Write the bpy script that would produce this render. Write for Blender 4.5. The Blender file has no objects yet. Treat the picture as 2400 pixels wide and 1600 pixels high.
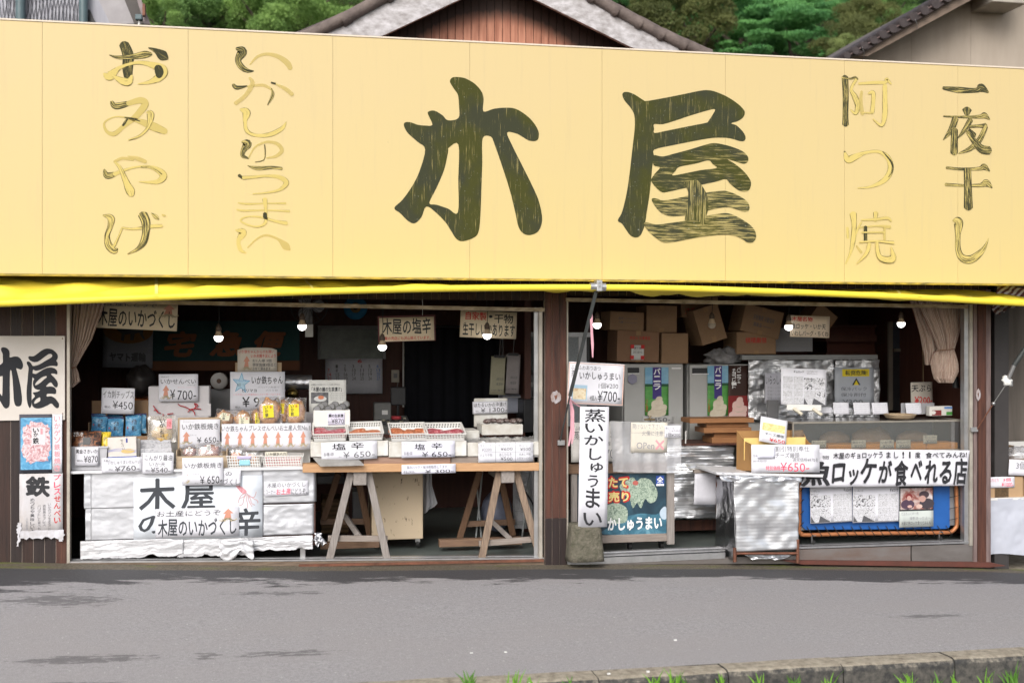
import bpy,bmesh,math,random
from mathutils import Vector,Matrix,noise
R=math.radians
rnd=random.Random(7)
S=bpy.context.scene
COL=S.collection
# ------------------------------------------------------------------ camera, light, exposure
CX,CY,CZ,PH=-1.69,-9.21,1.79,R(10.4)
cd=bpy.data.cameras.new('camera');cam=bpy.data.objects.new('camera',cd);COL.objects.link(cam)
cam.location=(CX,CY,CZ);cam.rotation_euler=(R(90),0,-PH)
cd.lens=40;cd.sensor_width=36;cd.clip_end=400;cd.clip_start=0.1
cd.dof.use_dof=True;cd.dof.focus_distance=9.2;cd.dof.aperture_fstop=1.6
S.camera=cam
SUN_EL,SUN_ROT=R(36),R(205)
w=bpy.data.worlds.new('World');S.world=w;w.use_nodes=True
nt=w.node_tree;bg=nt.nodes['Background']
sky=nt.nodes.new('ShaderNodeTexSky');sky.sky_type='NISHITA';sky.sun_disc=False
sky.sun_elevation=SUN_EL;sky.sun_rotation=SUN_ROT;sky.air_density=1.0;sky.dust_density=3.0;sky.ozone_density=1.0
hs=nt.nodes.new('ShaderNodeHueSaturation');hs.inputs['Saturation'].default_value=0.38
nt.links.new(sky.outputs[0],hs.inputs['Color']);nt.links.new(hs.outputs[0],bg.inputs['Color'])
bg.inputs['Strength'].default_value=0.15
sd=bpy.data.lights.new('sun','SUN');sd.energy=1.6;sd.angle=R(36);sd.color=(1.0,0.96,0.9)
so=bpy.data.objects.new('sun',sd);COL.objects.link(so);so.location=(-3,-20,30)
# light comes from behind the camera, high up
so.rotation_euler=Vector((-math.sin(R(25))*math.cos(SUN_EL),-math.cos(R(25))*math.cos(SUN_EL),math.sin(SUN_EL))).to_track_quat('Z','Y').to_euler()
S.view_settings.view_transform='Standard';S.view_settings.look='None'
S.view_settings.gamma=1.0;S.view_settings.use_curve_mapping=False
S.view_settings.exposure=0.5
S.render.engine='CYCLES'
S.cycles.use_denoising=True;S.cycles.max_bounces=7;S.cycles.transparent_max_bounces=16
S.cycles.caustics_reflective=False;S.cycles.caustics_refractive=False
# ------------------------------------------------------------------ photograph geometry -> world
F=40/36*2400
FW=Vector((math.sin(PH),math.cos(PH),0));RT=Vector((math.cos(PH),-math.sin(PH),0));C0=Vector((CX,CY,CZ))
CR={'A':(0,0,.44643),'B':(800,0,.44643),'C':(1600,0,.44643),'D':(0,680,.20408),'E':(400,680,.20408),
      'F':(0,960,.22963),'G':(400,960,.22963),'H':(800,680,.24237),'I':(720,980,.2551),'J':(1260,640,.22963),
      'K':(1660,640,.22963),'L':(2000,640,.22962),'M':(1260,960,.24235),'N':(1660,960,.24235),'O':(2000,960,.24228),
      'Q':(1400,200,.2551),'R':(0,780,.12759),'S':(340,860,.17857),'T':(720,900,.2381),'U':(1560,960,.17007),
      'V':(1900,1130,.13605),'W':(1900,0,.21259),'X':(0,0,.17007),'P':(0,0,1.0)}
def cp(c,x,y):
    a=CR[c];return a[0]+x*a[2],a[1]+y*a[2]
def ray(c,x,y):
    x,y=cp(c,x,y);return FW+RT*((x-1200)/F)+Vector((0,0,(800-y)/F))
def py(c,x,y,Y=0.0):
    "the point of the place on the vertical plane y = Y seen there"
    r=ray(c,x,y);return C0+r*((Y-CY)/r.y)
def rect(c,x0,y0,x1,y1,Y=0.0):
    "x0, x1, z0, z1 on the plane y = Y"
    a=py(c,x0,(y0+y1)/2,Y);b=py(c,x1,(y0+y1)/2,Y);m=(x0+x1)/2
    t=py(c,m,y0,Y);u=py(c,m,y1,Y)
    return a.x,b.x,u.z,t.z
# ------------------------------------------------------------------ objects
WM={}
def tag(o,label=None,cat=None,group=None,kind=None):
    if label:o['label']=label
    if cat:o['category']=cat
    if group:o['group']=group
    if kind:o['kind']=kind
    return o
def thing(name,label,cat,loc=(0,0,0),rot=(0,0,0),group=None):
    o=bpy.data.objects.new(name,None);COL.objects.link(o);o.empty_display_size=0.1
    o.location=loc;o.rotation_euler=rot
    from mathutils import Euler
    WM[o.name]=Matrix.Translation(Vector(loc)) @ Euler(rot).to_matrix().to_4x4()
    return tag(o,label,cat,group)
def copy_tree(o,loc,label=None,parent=None,rz=None):
    c=o.copy();COL.objects.link(c);c.parent=parent
    if parent is None:
        c.location=loc
        if rz is not None:c.rotation_euler.z=rz
    if label:c['label']=label
    for ch in o.children:copy_tree(ch,None,None,c)
    return c
class MB:
    def __init__(s):s.v=[];s.f=[];s.sm=[]
    def add(s,vs,fs,smooth=False,M=None):
        n=len(s.v)
        for p in vs:
            p=Vector(p);s.v.append(M @ p if M else p)
        for f in fs:s.f.append([i+n for i in f]);s.sm.append(smooth)
        return s
    def box(s,x0,x1,y0,y1,z0,z1,M=None):
        return s.add([(x0,y0,z0),(x1,y0,z0),(x1,y1,z0),(x0,y1,z0),(x0,y0,z1),(x1,y0,z1),(x1,y1,z1),(x0,y1,z1)],
                     [(0,3,2,1),(4,5,6,7),(0,1,5,4),(1,2,6,5),(2,3,7,6),(3,0,4,7)],False,M)
    def beam(s,p,q,w_,h,side=(0,1,0)):
        p=Vector(p);q=Vector(q);d=(q-p).normalized();y=Vector(side);x=d.cross(y).normalized();y=x.cross(d).normalized()
        vs=[c+x*(a*w_/2)+y*(b*h/2) for c in (p,q) for a,b in ((-1,-1),(1,-1),(1,1),(-1,1))]
        return s.add(vs,[(3,2,1,0),(4,5,6,7),(0,1,5,4),(1,2,6,5),(2,3,7,6),(3,0,4,7)])
    def tube(s,pts,r,n=8,cap=True):
        pts=[Vector(p) for p in pts];k=len(pts);rs=r if isinstance(r,(list,tuple)) else [r]*k
        vs=[];up=None
        for i,p in enumerate(pts):
            d=(pts[min(i+1,k-1)]-pts[max(i-1,0)])
            d=d.normalized() if d.length > 1e-9 else Vector((0,0,1))
            if up is None:up=d.orthogonal().normalized()
            x=(up-d*up.dot(d));x=x.normalized() if x.length > 1e-6 else d.orthogonal().normalized();up=x
            y=d.cross(x)
            for j in range(n):
                a=2*math.pi*j/n;vs.append(p+(x*math.cos(a)+y*math.sin(a))*rs[i])
        fs=[(i*n+j,i*n+(j+1) % n,(i+1)*n+(j+1) % n,(i+1)*n+j) for i in range(k-1) for j in range(n)]
        s.add(vs,fs,True)
        if cap:s.add(vs[:n],[tuple(range(n))[::-1]]);s.add(vs[-n:],[tuple(range(n))])
        return s
    def lathe(s,prof,c=(0,0,0),n=16,M=None,axis='Z'):
        vs=[];k=len(prof)
        for r,z in prof:
            for j in range(n):
                a=2*math.pi*j/n;x,y=r*math.cos(a),r*math.sin(a)
                p=(x,y,z) if axis == 'Z' else (x,z,y)
                vs.append(Vector(c)+Vector(p))
        fs=[(i*n+j,i*n+(j+1) % n,(i+1)*n+(j+1) % n,(i+1)*n+j) for i in range(k-1) for j in range(n)]
        fs += [tuple(range(n))[::-1],tuple(range((k-1)*n,k*n))]
        return s.add(vs,fs,True,M)
    def grid(s,nu,nv,fn,smooth=True,M=None,double=0.0):
        vs=[fn(i/nu,j/nv) for j in range(nv+1) for i in range(nu+1)]
        fs=[(j*(nu+1)+i,j*(nu+1)+i+1,(j+1)*(nu+1)+i+1,(j+1)*(nu+1)+i) for j in range(nv) for i in range(nu)]
        return s.add(vs,fs,smooth,M)
    def plate(s,pts,y0,y1):
        "outline of (x, z) points given thickness from y0 to y1"
        n=len(pts);vs=[(x,y0,z) for x,z in pts]+[(x,y1,z) for x,z in pts]
        return s.add(vs,[tuple(range(n)),tuple(range(2*n-1,n-1,-1))]+[(i,n+i,n+(i+1) % n,(i+1) % n) for i in range(n)])
    def ball(s,c,r,n=10,m=7,sc=(1,1,1),amp=0,seed=0):
        vs=[]
        for i in range(m+1):
            t=math.pi*i/m
            for j in range(n):
                a=2*math.pi*j/n;d=Vector((math.sin(t)*math.cos(a),math.sin(t)*math.sin(a),math.cos(t)))
                k=r*(1+amp*noise.noise(d*2.3+Vector((seed,seed,0)))) if amp else r
                vs.append(Vector(c)+Vector((d.x*sc[0],d.y*sc[1],d.z*sc[2]))*k)
        fs=[(i*n+j,(i+1)*n+j,(i+1)*n+(j+1) % n,i*n+(j+1) % n) for i in range(m) for j in range(n)]
        return s.add(vs,fs,True)
    def mesh(s,name,inv=None):
        me=bpy.data.meshes.new(name);vs=[inv @ p for p in s.v] if inv else s.v
        me.from_pydata([tuple(p) for p in vs],[],s.f)
        me.polygons.foreach_set('use_smooth',s.sm);me.update()
        return me
    def build(s,name,m,parent=None,bevel=0,local=False,label=None,cat=None,group=None,kind=None):
        inv=None;loc=Vector((0,0,0))
        if parent is not None:
            if not local:inv=WM[parent.name].inverted()
        else:
            xs=[p.x for p in s.v];ys=[p.y for p in s.v];zs=[p.z for p in s.v]
            loc=Vector(((min(xs)+max(xs))/2,(min(ys)+max(ys))/2,min(zs)));inv=Matrix.Translation(-loc)
        o=bpy.data.objects.new(name,s.mesh(name,inv));COL.objects.link(o);o.parent=parent;o.location=loc
        WM[o.name]=WM[parent.name] if parent is not None else Matrix.Translation(loc)
        o.data.materials.append(m)
        if bevel:
            b=o.modifiers.new('edge','BEVEL');b.width=bevel;b.segments=2;b.limit_method='ANGLE';b.angle_limit=R(40)
        return tag(o,label,cat,group,kind)
def part_obj(name,me,m,parent):
    o=bpy.data.objects.new(name,me);COL.objects.link(o);o.parent=parent;WM[o.name]=WM[parent.name]
    if m and not me.materials:me.materials.append(m)
    return o
# ------------------------------------------------------------------ materials
MT={}
def nodes(name):
    m=bpy.data.materials.new(name);m.use_nodes=True;n=m.node_tree;return m,n,n.nodes['Principled BSDF']
def mat(name,c,rough=.6,metal=0.0,c2=None,sc=8.0,amt=.5,stretch=(1,1,1),bump=0.0,bsc=None,spec=.4,detail=6,bdist=.01):
    if name in MT:return MT[name]
    m,n,b=nodes(name);L=n.links.new;N=n.nodes.new
    b.inputs['Roughness'].default_value=rough;b.inputs['Metallic'].default_value=metal;b.inputs['Specular IOR Level'].default_value=spec
    tc=N('ShaderNodeTexCoord');mp=N('ShaderNodeMapping');mp.inputs['Scale'].default_value=stretch;L(tc.outputs['Object'],mp.inputs[0])
    nz=N('ShaderNodeTexNoise');nz.inputs['Scale'].default_value=sc;nz.inputs['Detail'].default_value=detail;nz.inputs['Roughness'].default_value=.62;L(mp.outputs[0],nz.inputs[0])
    rp=N('ShaderNodeValToRGB');e=rp.color_ramp.elements
    c2=c2 or tuple(x*.8 for x in c)
    e[0].position=.5-amt*.4;e[1].position=.5+amt*.4;e[0].color=(*c2,1);e[1].color=(*c,1)
    L(nz.outputs[0],rp.inputs[0]);L(rp.outputs[0],b.inputs['Base Color'])
    if bump:
        n2=N('ShaderNodeTexNoise');n2.inputs['Scale'].default_value=bsc or sc*4;n2.inputs['Detail'].default_value=4;L(mp.outputs[0],n2.inputs[0])
        bp=N('ShaderNodeBump');bp.inputs['Strength'].default_value=bump;bp.inputs['Distance'].default_value=bdist
        L(n2.outputs[0],bp.inputs['Height']);L(bp.outputs[0],b.inputs['Normal'])
    MT[name]=m;return m
def flat(name,c,rough=.7):
    return mat(name,c,rough,c2=tuple(x*.9 for x in c),sc=30)
def emis(name,c,s):
    m,n,b=nodes(name);b.inputs['Base Color'].default_value=(.8,.8,.8,1);b.inputs['Emission Color'].default_value=(*c,1);b.inputs['Emission Strength'].default_value=s
    return m
def film(name,c=(1,1,1),tr=.85,rough=.12,bump=.5,cloud=(.8,.8,.85),haze=.1):
    m,n,b=nodes(name);L=n.links.new;N=n.nodes.new
    t=N('ShaderNodeBsdfTransparent');t.inputs[0].default_value=(*c,1)
    g=N('ShaderNodeBsdfGlossy');g.inputs['Roughness'].default_value=rough
    d=N('ShaderNodeBsdfDiffuse');d.inputs[0].default_value=(*cloud,1)
    fr=N('ShaderNodeLayerWeight');fr.inputs[0].default_value=.35
    nz=N('ShaderNodeTexNoise');nz.inputs['Scale'].default_value=28;nz.inputs['Detail'].default_value=3;tc=N('ShaderNodeTexCoord');L(tc.outputs['Object'],nz.inputs[0])
    bp=N('ShaderNodeBump');bp.inputs['Strength'].default_value=bump;bp.inputs['Distance'].default_value=.01;L(nz.outputs[0],bp.inputs['Height'])
    L(bp.outputs[0],g.inputs['Normal']);L(bp.outputs[0],fr.inputs['Normal'])
    m1=N('ShaderNodeMixShader');m1.inputs[0].default_value=haze;L(t.outputs[0],m1.inputs[1]);L(d.outputs[0],m1.inputs[2])
    mul=N('ShaderNodeMath');mul.operation='MULTIPLY_ADD';mul.inputs[1].default_value=.5;mul.inputs[2].default_value=1-tr;mul.use_clamp=True;L(fr.outputs['Facing'],mul.inputs[0])
    m2=N('ShaderNodeMixShader');L(mul.outputs[0],m2.inputs[0]);L(m1.outputs[0],m2.inputs[1]);L(g.outputs[0],m2.inputs[2])
    L(m2.outputs[0],n.nodes['Material Output'].inputs[0]);return m
def foil(name,rib=(0,0,90),rough=.28,c=(.8,.81,.84),strength=.6,crumple=.5,wavy=14,met=1.0):
    m,n,b=nodes(name);L=n.links.new;N=n.nodes.new
    b.inputs['Metallic'].default_value=met;b.inputs['Roughness'].default_value=rough
    tc=N('ShaderNodeTexCoord');mp=N('ShaderNodeMapping');L(tc.outputs['Object'],mp.inputs[0])
    sx=N('ShaderNodeSeparateXYZ');L(mp.outputs[0],sx.inputs[0])
    def sine(out,k):
        a=N('ShaderNodeMath');a.operation='MULTIPLY';a.inputs[1].default_value=k*2*math.pi;L(out,a.inputs[0])
        s_=N('ShaderNodeMath');s_.operation='SINE';L(a.outputs[0],s_.inputs[0]);return s_.outputs[0]
    acc=None
    for i,k in enumerate(rib):
        if k:
            o=sine(sx.outputs[i],k)
            if acc is None:acc=o
            else:
                ad=N('ShaderNodeMath');ad.operation='ADD';L(acc,ad.inputs[0]);L(o,ad.inputs[1]);acc=ad.outputs[0]
    nz=N('ShaderNodeTexNoise');nz.inputs['Scale'].default_value=wavy;nz.inputs['Detail'].default_value=4;L(tc.outputs['Object'],nz.inputs[0])
    b1=N('ShaderNodeBump');b1.inputs['Strength'].default_value=crumple;b1.inputs['Distance'].default_value=.03;L(nz.outputs[0],b1.inputs['Height'])
    last=b1
    if acc is not None:
        b2=N('ShaderNodeBump');b2.inputs['Strength'].default_value=strength;b2.inputs['Distance'].default_value=.0015;L(acc,b2.inputs['Height']);L(b1.outputs[0],b2.inputs['Normal']);last=b2
    L(last.outputs[0],b.inputs['Normal'])
    n2=N('ShaderNodeTexNoise');n2.inputs['Scale'].default_value=5;n2.inputs['Detail'].default_value=7;L(tc.outputs['Object'],n2.inputs[0])
    rp=N('ShaderNodeValToRGB');rp.color_ramp.elements[0].color=(*[x*.75 for x in c],1);rp.color_ramp.elements[1].color=(*c,1);L(n2.outputs[0],rp.inputs[0]);L(rp.outputs[0],b.inputs['Base Color'])
    return m
paper=mat('paper',(.69,.69,.74),.75,c2=(.60,.60,.66),sc=5,amt=.8,bump=.25,bsc=9,bdist=.02)
paper_old=mat('paper_old',(.62,.57,.50),.75,c2=(.5,.45,.38),sc=4,amt=.9,bump=.2,bsc=8,bdist=.02)
paper_warm=mat('paper_warm',(.72,.62,.45),.7,c2=(.6,.5,.34),sc=4,amt=.9)
ink=mat('ink',(.012,.012,.016),.5,c2=(.03,.03,.035),sc=40)
ink_soft=mat('ink_grey',(.08,.08,.09),.6,c2=(.14,.14,.15),sc=60)
ink_pale=mat('ink_pale',(.3,.3,.33),.6)
ink_red=flat('ink_red',(.55,.03,.03));ink_pink=flat('ink_pink',(.75,.08,.15));ink_pinkpale=flat('ink_faded_red',(.72,.32,.36))
ink_white=flat('ink_white',(.85,.85,.85));ink_yellow=flat('ink_yellow',(.8,.62,.12));ink_orange=flat('ink_orange',(.65,.22,.02))
ink_blue=flat('ink_blue',(.1,.25,.6))
INK={'k':ink,'g':ink_soft,'p':ink_pale,'r':ink_red,'i':ink_pink,'f':ink_pinkpale,'w':ink_white,'y':ink_yellow,'o':ink_orange,'b':ink_blue}
def wood(name,c,c2,sc=6,st=(12,12,1),rough=.65,bump=.3,amt=.8):return mat(name,c,rough,c2=c2,sc=sc,stretch=st,bump=bump,bsc=sc*2,amt=amt)
wall_wood=wood('dark_red_board',(.048,.021,.015),(.014,.008,.007),3,(10,10,.8),.6)
wall_wood2=wood('worn_red_board',(.115,.042,.026),(.026,.011,.009),3,(9,9,.7),.6,amt=.6)
wall_wood3=wood('violet_brown_board',(.028,.016,.015),(.012,.008,.008),3,(10,10,.8),.55)
inner_wood=wood('dark_interior_board',(.10,.036,.024),(.055,.02,.014),3,(8,8,.6),.6)
grey_wood=wood('weathered_wood',(.34,.31,.29),(.17,.145,.13),5,(6,6,6),.8)
grey_wood_v=wood('weathered_leg_wood',(.33,.30,.28),(.15,.13,.12),5,(14,14,1.2),.8)
brown_wood_v=wood('brown_leg_wood',(.20,.11,.06),(.09,.05,.03),5,(14,14,1.2),.7)
brown_wood_h=wood('brown_plank_wood',(.23,.14,.085),(.11,.065,.045),5,(1.2,14,14),.7)
grey_wood_h=wood('weathered_plank_wood',(.33,.29,.26),(.16,.125,.105),5,(1.2,14,14),.8)
pale_wood_h=wood('pale_timber',(.56,.34,.18),(.40,.22,.11),5,(1.0,12,12),.6)
orange_wood_h=wood('orange_timber',(.33,.155,.06),(.2,.085,.035),5,(1.2,12,12),.6)
alu=mat('aluminium',(.55,.55,.56),.38,.85,c2=(.4,.4,.41),sc=9,bump=.05)
alu_warm=mat('aluminium_weathered',(.50,.46,.40),.5,.5,c2=(.33,.30,.26),sc=7)
frame_cream=mat('cream_frame',(.50,.42,.32),.6,c2=(.16,.12,.08),sc=22,amt=.5,stretch=(.5,1,1.5),detail=8)
white_pl=mat('white_plastic',(.72,.71,.69),.45,c2=(.62,.61,.59),sc=6)
clear_pl=mat('grey_plastic_bin',(.50,.50,.53),.3,c2=(.42,.42,.45),sc=5)
styro=mat('styrofoam',(.78,.78,.77),.8,c2=(.66,.65,.62),sc=6,amt=.7,bump=.3,bsc=120,bdist=.002)
card_b=mat('cardboard',(.30,.19,.11),.85,c2=(.25,.155,.09),sc=5,bump=.15,bsc=40)
card_lt=mat('cardboard_pale',(.42,.31,.2),.85,c2=(.36,.26,.165),sc=5)
black_pl=mat('black_plastic',(.015,.015,.017),.4,c2=(.025,.025,.028),sc=9)
grey_pl=mat('grey_machine',(.22,.22,.23),.45,c2=(.17,.17,.18),sc=5)
steel=mat('steel',(.5,.5,.5),.35,1,c2=(.3,.3,.3),sc=14)
rusty=mat('rusty_pipe',(.22,.09,.055),.6,.3,c2=(.10,.045,.03),sc=14,bump=.3)
copper=mat('orange_pipe',(.50,.20,.08),.45,.3,c2=(.28,.10,.04),sc=12,amt=.8)
rubber=mat('black_rubber',(.012,.012,.012),.6)
clear=film('clear_film',tr=.88,haze=.08);clear_thick=film('cloudy_plastic_sheet',tr=.82,haze=.38,rough=.2)
glass=film('case_glass',tr=.86,rough=.04,bump=.06,haze=.07,cloud=(.55,.58,.6))
foil_flat=foil('ribbed_foil',(0,0,110),.42,(.62,.63,.67),.16,.3,4,.55)
foil_dark=foil('crumpled_foil',(0,0,0),.34,(.75,.76,.8),0,.6,12,.85)
foil_h=foil('ribbed_bright_foil',(0,0,40),.30,(.88,.89,.92),.7,.4,5,.85)
foil_x=foil('smooth_foil',(0,0,34),.40,(.84,.85,.88),.14,.13,3.2,.9)
# ------------------------------------------------------------------ lettering and cards
TS=bpy.data.scenes.new('type_setting')      # a scratch scene, removed at the end, in which lettering and outlines become meshes
_fc=bpy.data.curves.new('font_source','FONT');_fo=bpy.data.objects.new('font_source',_fc);TS.collection.objects.link(_fo)
def text_mesh(s,w_,h,bold=0.0,jit=0.0,slant=0.0):
    "lettering as a flat mesh filling w x h, origin at its centre, in the xz plane"
    _fc.body=s;_fc.offset=min(bold,0);_fc.resolution_u=2;_fc.shear=slant
    _fo.update_tag();TS.view_layers[0].update();dg=TS.view_layers[0].depsgraph
    me=bpy.data.meshes.new_from_object(_fo.evaluated_get(dg))
    n=len(me.vertices)
    if n == 0:return me
    xs=[v.co.x for v in me.vertices];ys=[v.co.y for v in me.vertices]
    x0,x1,y0,y1=min(xs),max(xs),min(ys),max(ys);sx=w_/max(x1-x0,1e-6);sy=h/max(y1-y0,1e-6)
    q=rnd.random()*50
    for v in me.vertices:
        x,y=v.co.x,v.co.y
        if jit:
            y += jit*noise.noise(Vector((x*.9,q,0)))+jit*.25*noise.noise(Vector((x*4,y*4,q)));x += jit*.5*noise.noise(Vector((x*1.4,y*1.2,q+9)))
        v.co=((x-(x0+x1)/2)*sx,0,(y-(y0+y1)/2)*sy)
    me.materials.clear()
    if bold > .004:      # brush weight: the strokes laid over each other a hair apart
        k=bold*.9;V0=[v.co.copy() for v in me.vertices];F0=[tuple(p.vertices) for p in me.polygons];V,Fs=[],[]
        offs=[(0,0),(k,0),(-k,0),(0,k),(0,-k)]+([(k*.7,k*.7),(-k*.7,k*.7),(k*.7,-k*.7),(-k*.7,-k*.7)] if bold > .02 else [])
        for i,(a,b) in enumerate(offs):
            n0=len(V);V += [(p.x+a*sx,-.00006*i,p.z+b*sy) for p in V0];Fs += [tuple(j+n0 for j in f) for f in F0]
        bpy.data.meshes.remove(me);me=bpy.data.meshes.new('lettering');me.from_pydata(V,[],Fs)
    return me
def letter(parent,s,x0,x1,z0,z1,y,col='k',bold=.012,jit=.05,name='lettering',slant=0.0):
    me=text_mesh(s,x1-x0,z1-z0,bold,jit,slant)
    me.name=name
    if len(me.vertices) == 0:return None
    me.materials.append(INK[col] if isinstance(col,str) else col)
    o=bpy.data.objects.new(name,me);COL.objects.link(o);o.parent=parent;o.location=((x0+x1)/2,y,(z0+z1)/2)
    return o
def squid(parent,cx,z0,w_,h,y,pale=False,name='squid_drawing'):
    mb=MB();b=lambda u,v:(cx+(u-.5)*w_,y,z0+v*h)
    w_ *= 1.25;out=[(.30,.24),(.40,.62),(.24,.60),(.55,1.0),(.84,.64),(.68,.63),(.72,.24)]
    mb.add([b(*p) for p in out],[tuple(range(len(out)))])
    o=mb.build(name,flat('squid_red_pale',(.75,.42,.34)) if pale else flat('squid_red',(.58,.27,.19)),parent,local=True)
    t=MB()
    for k in range(8):
        a=-1+2*k/7;pts=[b(.54+a*.1,.28),b(.54+a*.32,.17-.1*abs(a)),b(.54+a*.5,.12+.12*math.sin(k*2.1))]
        for p,q in zip(pts,pts[1:]):
            p=Vector(p);q=Vector(q);n_=Vector((q.z-p.z,0,p.x-q.x)).normalized()*w_*.026
            t.add([p-n_,p+n_,q+n_,q-n_],[(0,1,2,3)])
    for v in t.v:v.y -= .0004
    t.build('tentacle_drawing',flat('tentacle_tan',(.50,.42,.28)),parent,local=True)
    return o
def card(label,c,x0,y0,x1,y1,Y,texts=(),rot=0.0,lean=0.0,m=None,th=.003,name='price_card',cat='sign',group=None,curl=.0,yaw=0.0,squids=(),dz=0,round_=0,bold=.012,jit=.085):
    a,b,z0,z1=rect(c,x0,y0,x1,y1,Y);w_,h=b-a,(z1-z0)/max(math.cos(R(lean)),.3)
    t=thing(name,label,cat,((a+b)/2,Y,z0+dz),(R(-lean),R(rot),R(yaw)),group)
    mb=MB();nu=8
    sag=lambda u:-curl*(1-(2*u-1) ** 2)*w_
    lim=lambda u:1-round_*(2*u-1) ** 4
    top=[(-w_/2+w_*i/nu) for i in range(nu+1)]
    for sgn,yy in ((1,0),(-1,th)):
        mb.grid(nu,4,lambda u,v:(-w_/2+w_*u,yy+sag(u),h*v*lim(u)),True)
    k=(nu+1)*5
    for j in range(4):mb.f.append([j*(nu+1),(j+1)*(nu+1),k+(j+1)*(nu+1),k+j*(nu+1)]);mb.sm.append(False)
    for j in range(4):mb.f.append([j*(nu+1)+nu,k+j*(nu+1)+nu,k+(j+1)*(nu+1)+nu,(j+1)*(nu+1)+nu]);mb.sm.append(False)
    for i in range(nu):mb.f.append([i,k+i,k+i+1,i+1]);mb.sm.append(False)
    for i in range(nu):mb.f.append([4*(nu+1)+i,4*(nu+1)+i+1,k+4*(nu+1)+i+1,k+4*(nu+1)+i]);mb.sm.append(False)
    mb.build('sheet',m or paper,t,local=True)
    for tx in texts:
        s,u0,v0,u1,v1=tx[:5];col=tx[5] if len(tx) > 5 else 'k';bd=tx[6] if len(tx) > 6 else bold
        o=letter(t,s,(u0-.5)*w_,(u1-.5)*w_,(1-v1)*h,(1-v0)*h,-.0012,col,bd,jit)
        if o and curl:
            for v in o.data.vertices:v.co.y += sag(((v.co.x+o.location.x)/w_)+.5)
    for u,v0,v1,ww in squids:squid(t,(u-.5)*w_,(1-v1)*h,ww*w_,(v1-v0)*h,-.0014)
    return t
def panel(parent,m,x0,x1,z0,z1,y,name='print_panel',d=0.0008):
    return MB().add([(x0,y,z0),(x1,y,z0),(x1,y,z1),(x0,y,z1)],[(0,1,2,3)]).build(name,m,parent,local=True)
def catmull(P,k=6,closed=False):
    n=len(P);out=[]
    rng=range(n if closed else n-1)
    for i in rng:
        g=(lambda j:P[j % n]) if closed else (lambda j:P[max(0,min(n-1,j))])
        p0,p1,p2,p3=g(i-1),g(i),g(i+1),g(i+2)
        for s_ in range(k):
            t=s_/k
            out.append(tuple(.5*(2*b+(c-a)*t+(2*a-5*b+4*c-d)*t*t+(3*b-a-3*c+d)*t ** 3) for a,b,c,d in zip(p0,p1,p2,p3)))
    if not closed:out.append(tuple(P[-1]))
    return out
def outline(parent,c,loops,Y,m,name='painted_character',k=3):
    cu=bpy.data.curves.new(name,'CURVE');cu.dimensions='2D';cu.fill_mode='BOTH'
    for lp in loops:
        pts=catmull(lp,k,True) if k > 1 else lp
        sp=cu.splines.new('POLY');sp.points.add(len(pts)-1);sp.use_cyclic_u=True
        for q,p in zip(sp.points,pts):
            wv=py(c,p[0],p[1],Y);q.co=(wv.x,wv.z,0,1)
    o=bpy.data.objects.new(name,cu);TS.collection.objects.link(o);TS.view_layers[0].update();dg=TS.view_layers[0].depsgraph
    me=bpy.data.meshes.new_from_object(o.evaluated_get(dg));bpy.data.objects.remove(o)
    L_=WM[parent.name].translation
    for v in me.vertices:v.co=(v.co.x-L_.x,Y-L_.y,v.co.y-L_.z)
    me.materials.clear();me.materials.append(m);me.name=name
    return part_obj(name,me,None,parent)
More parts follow.
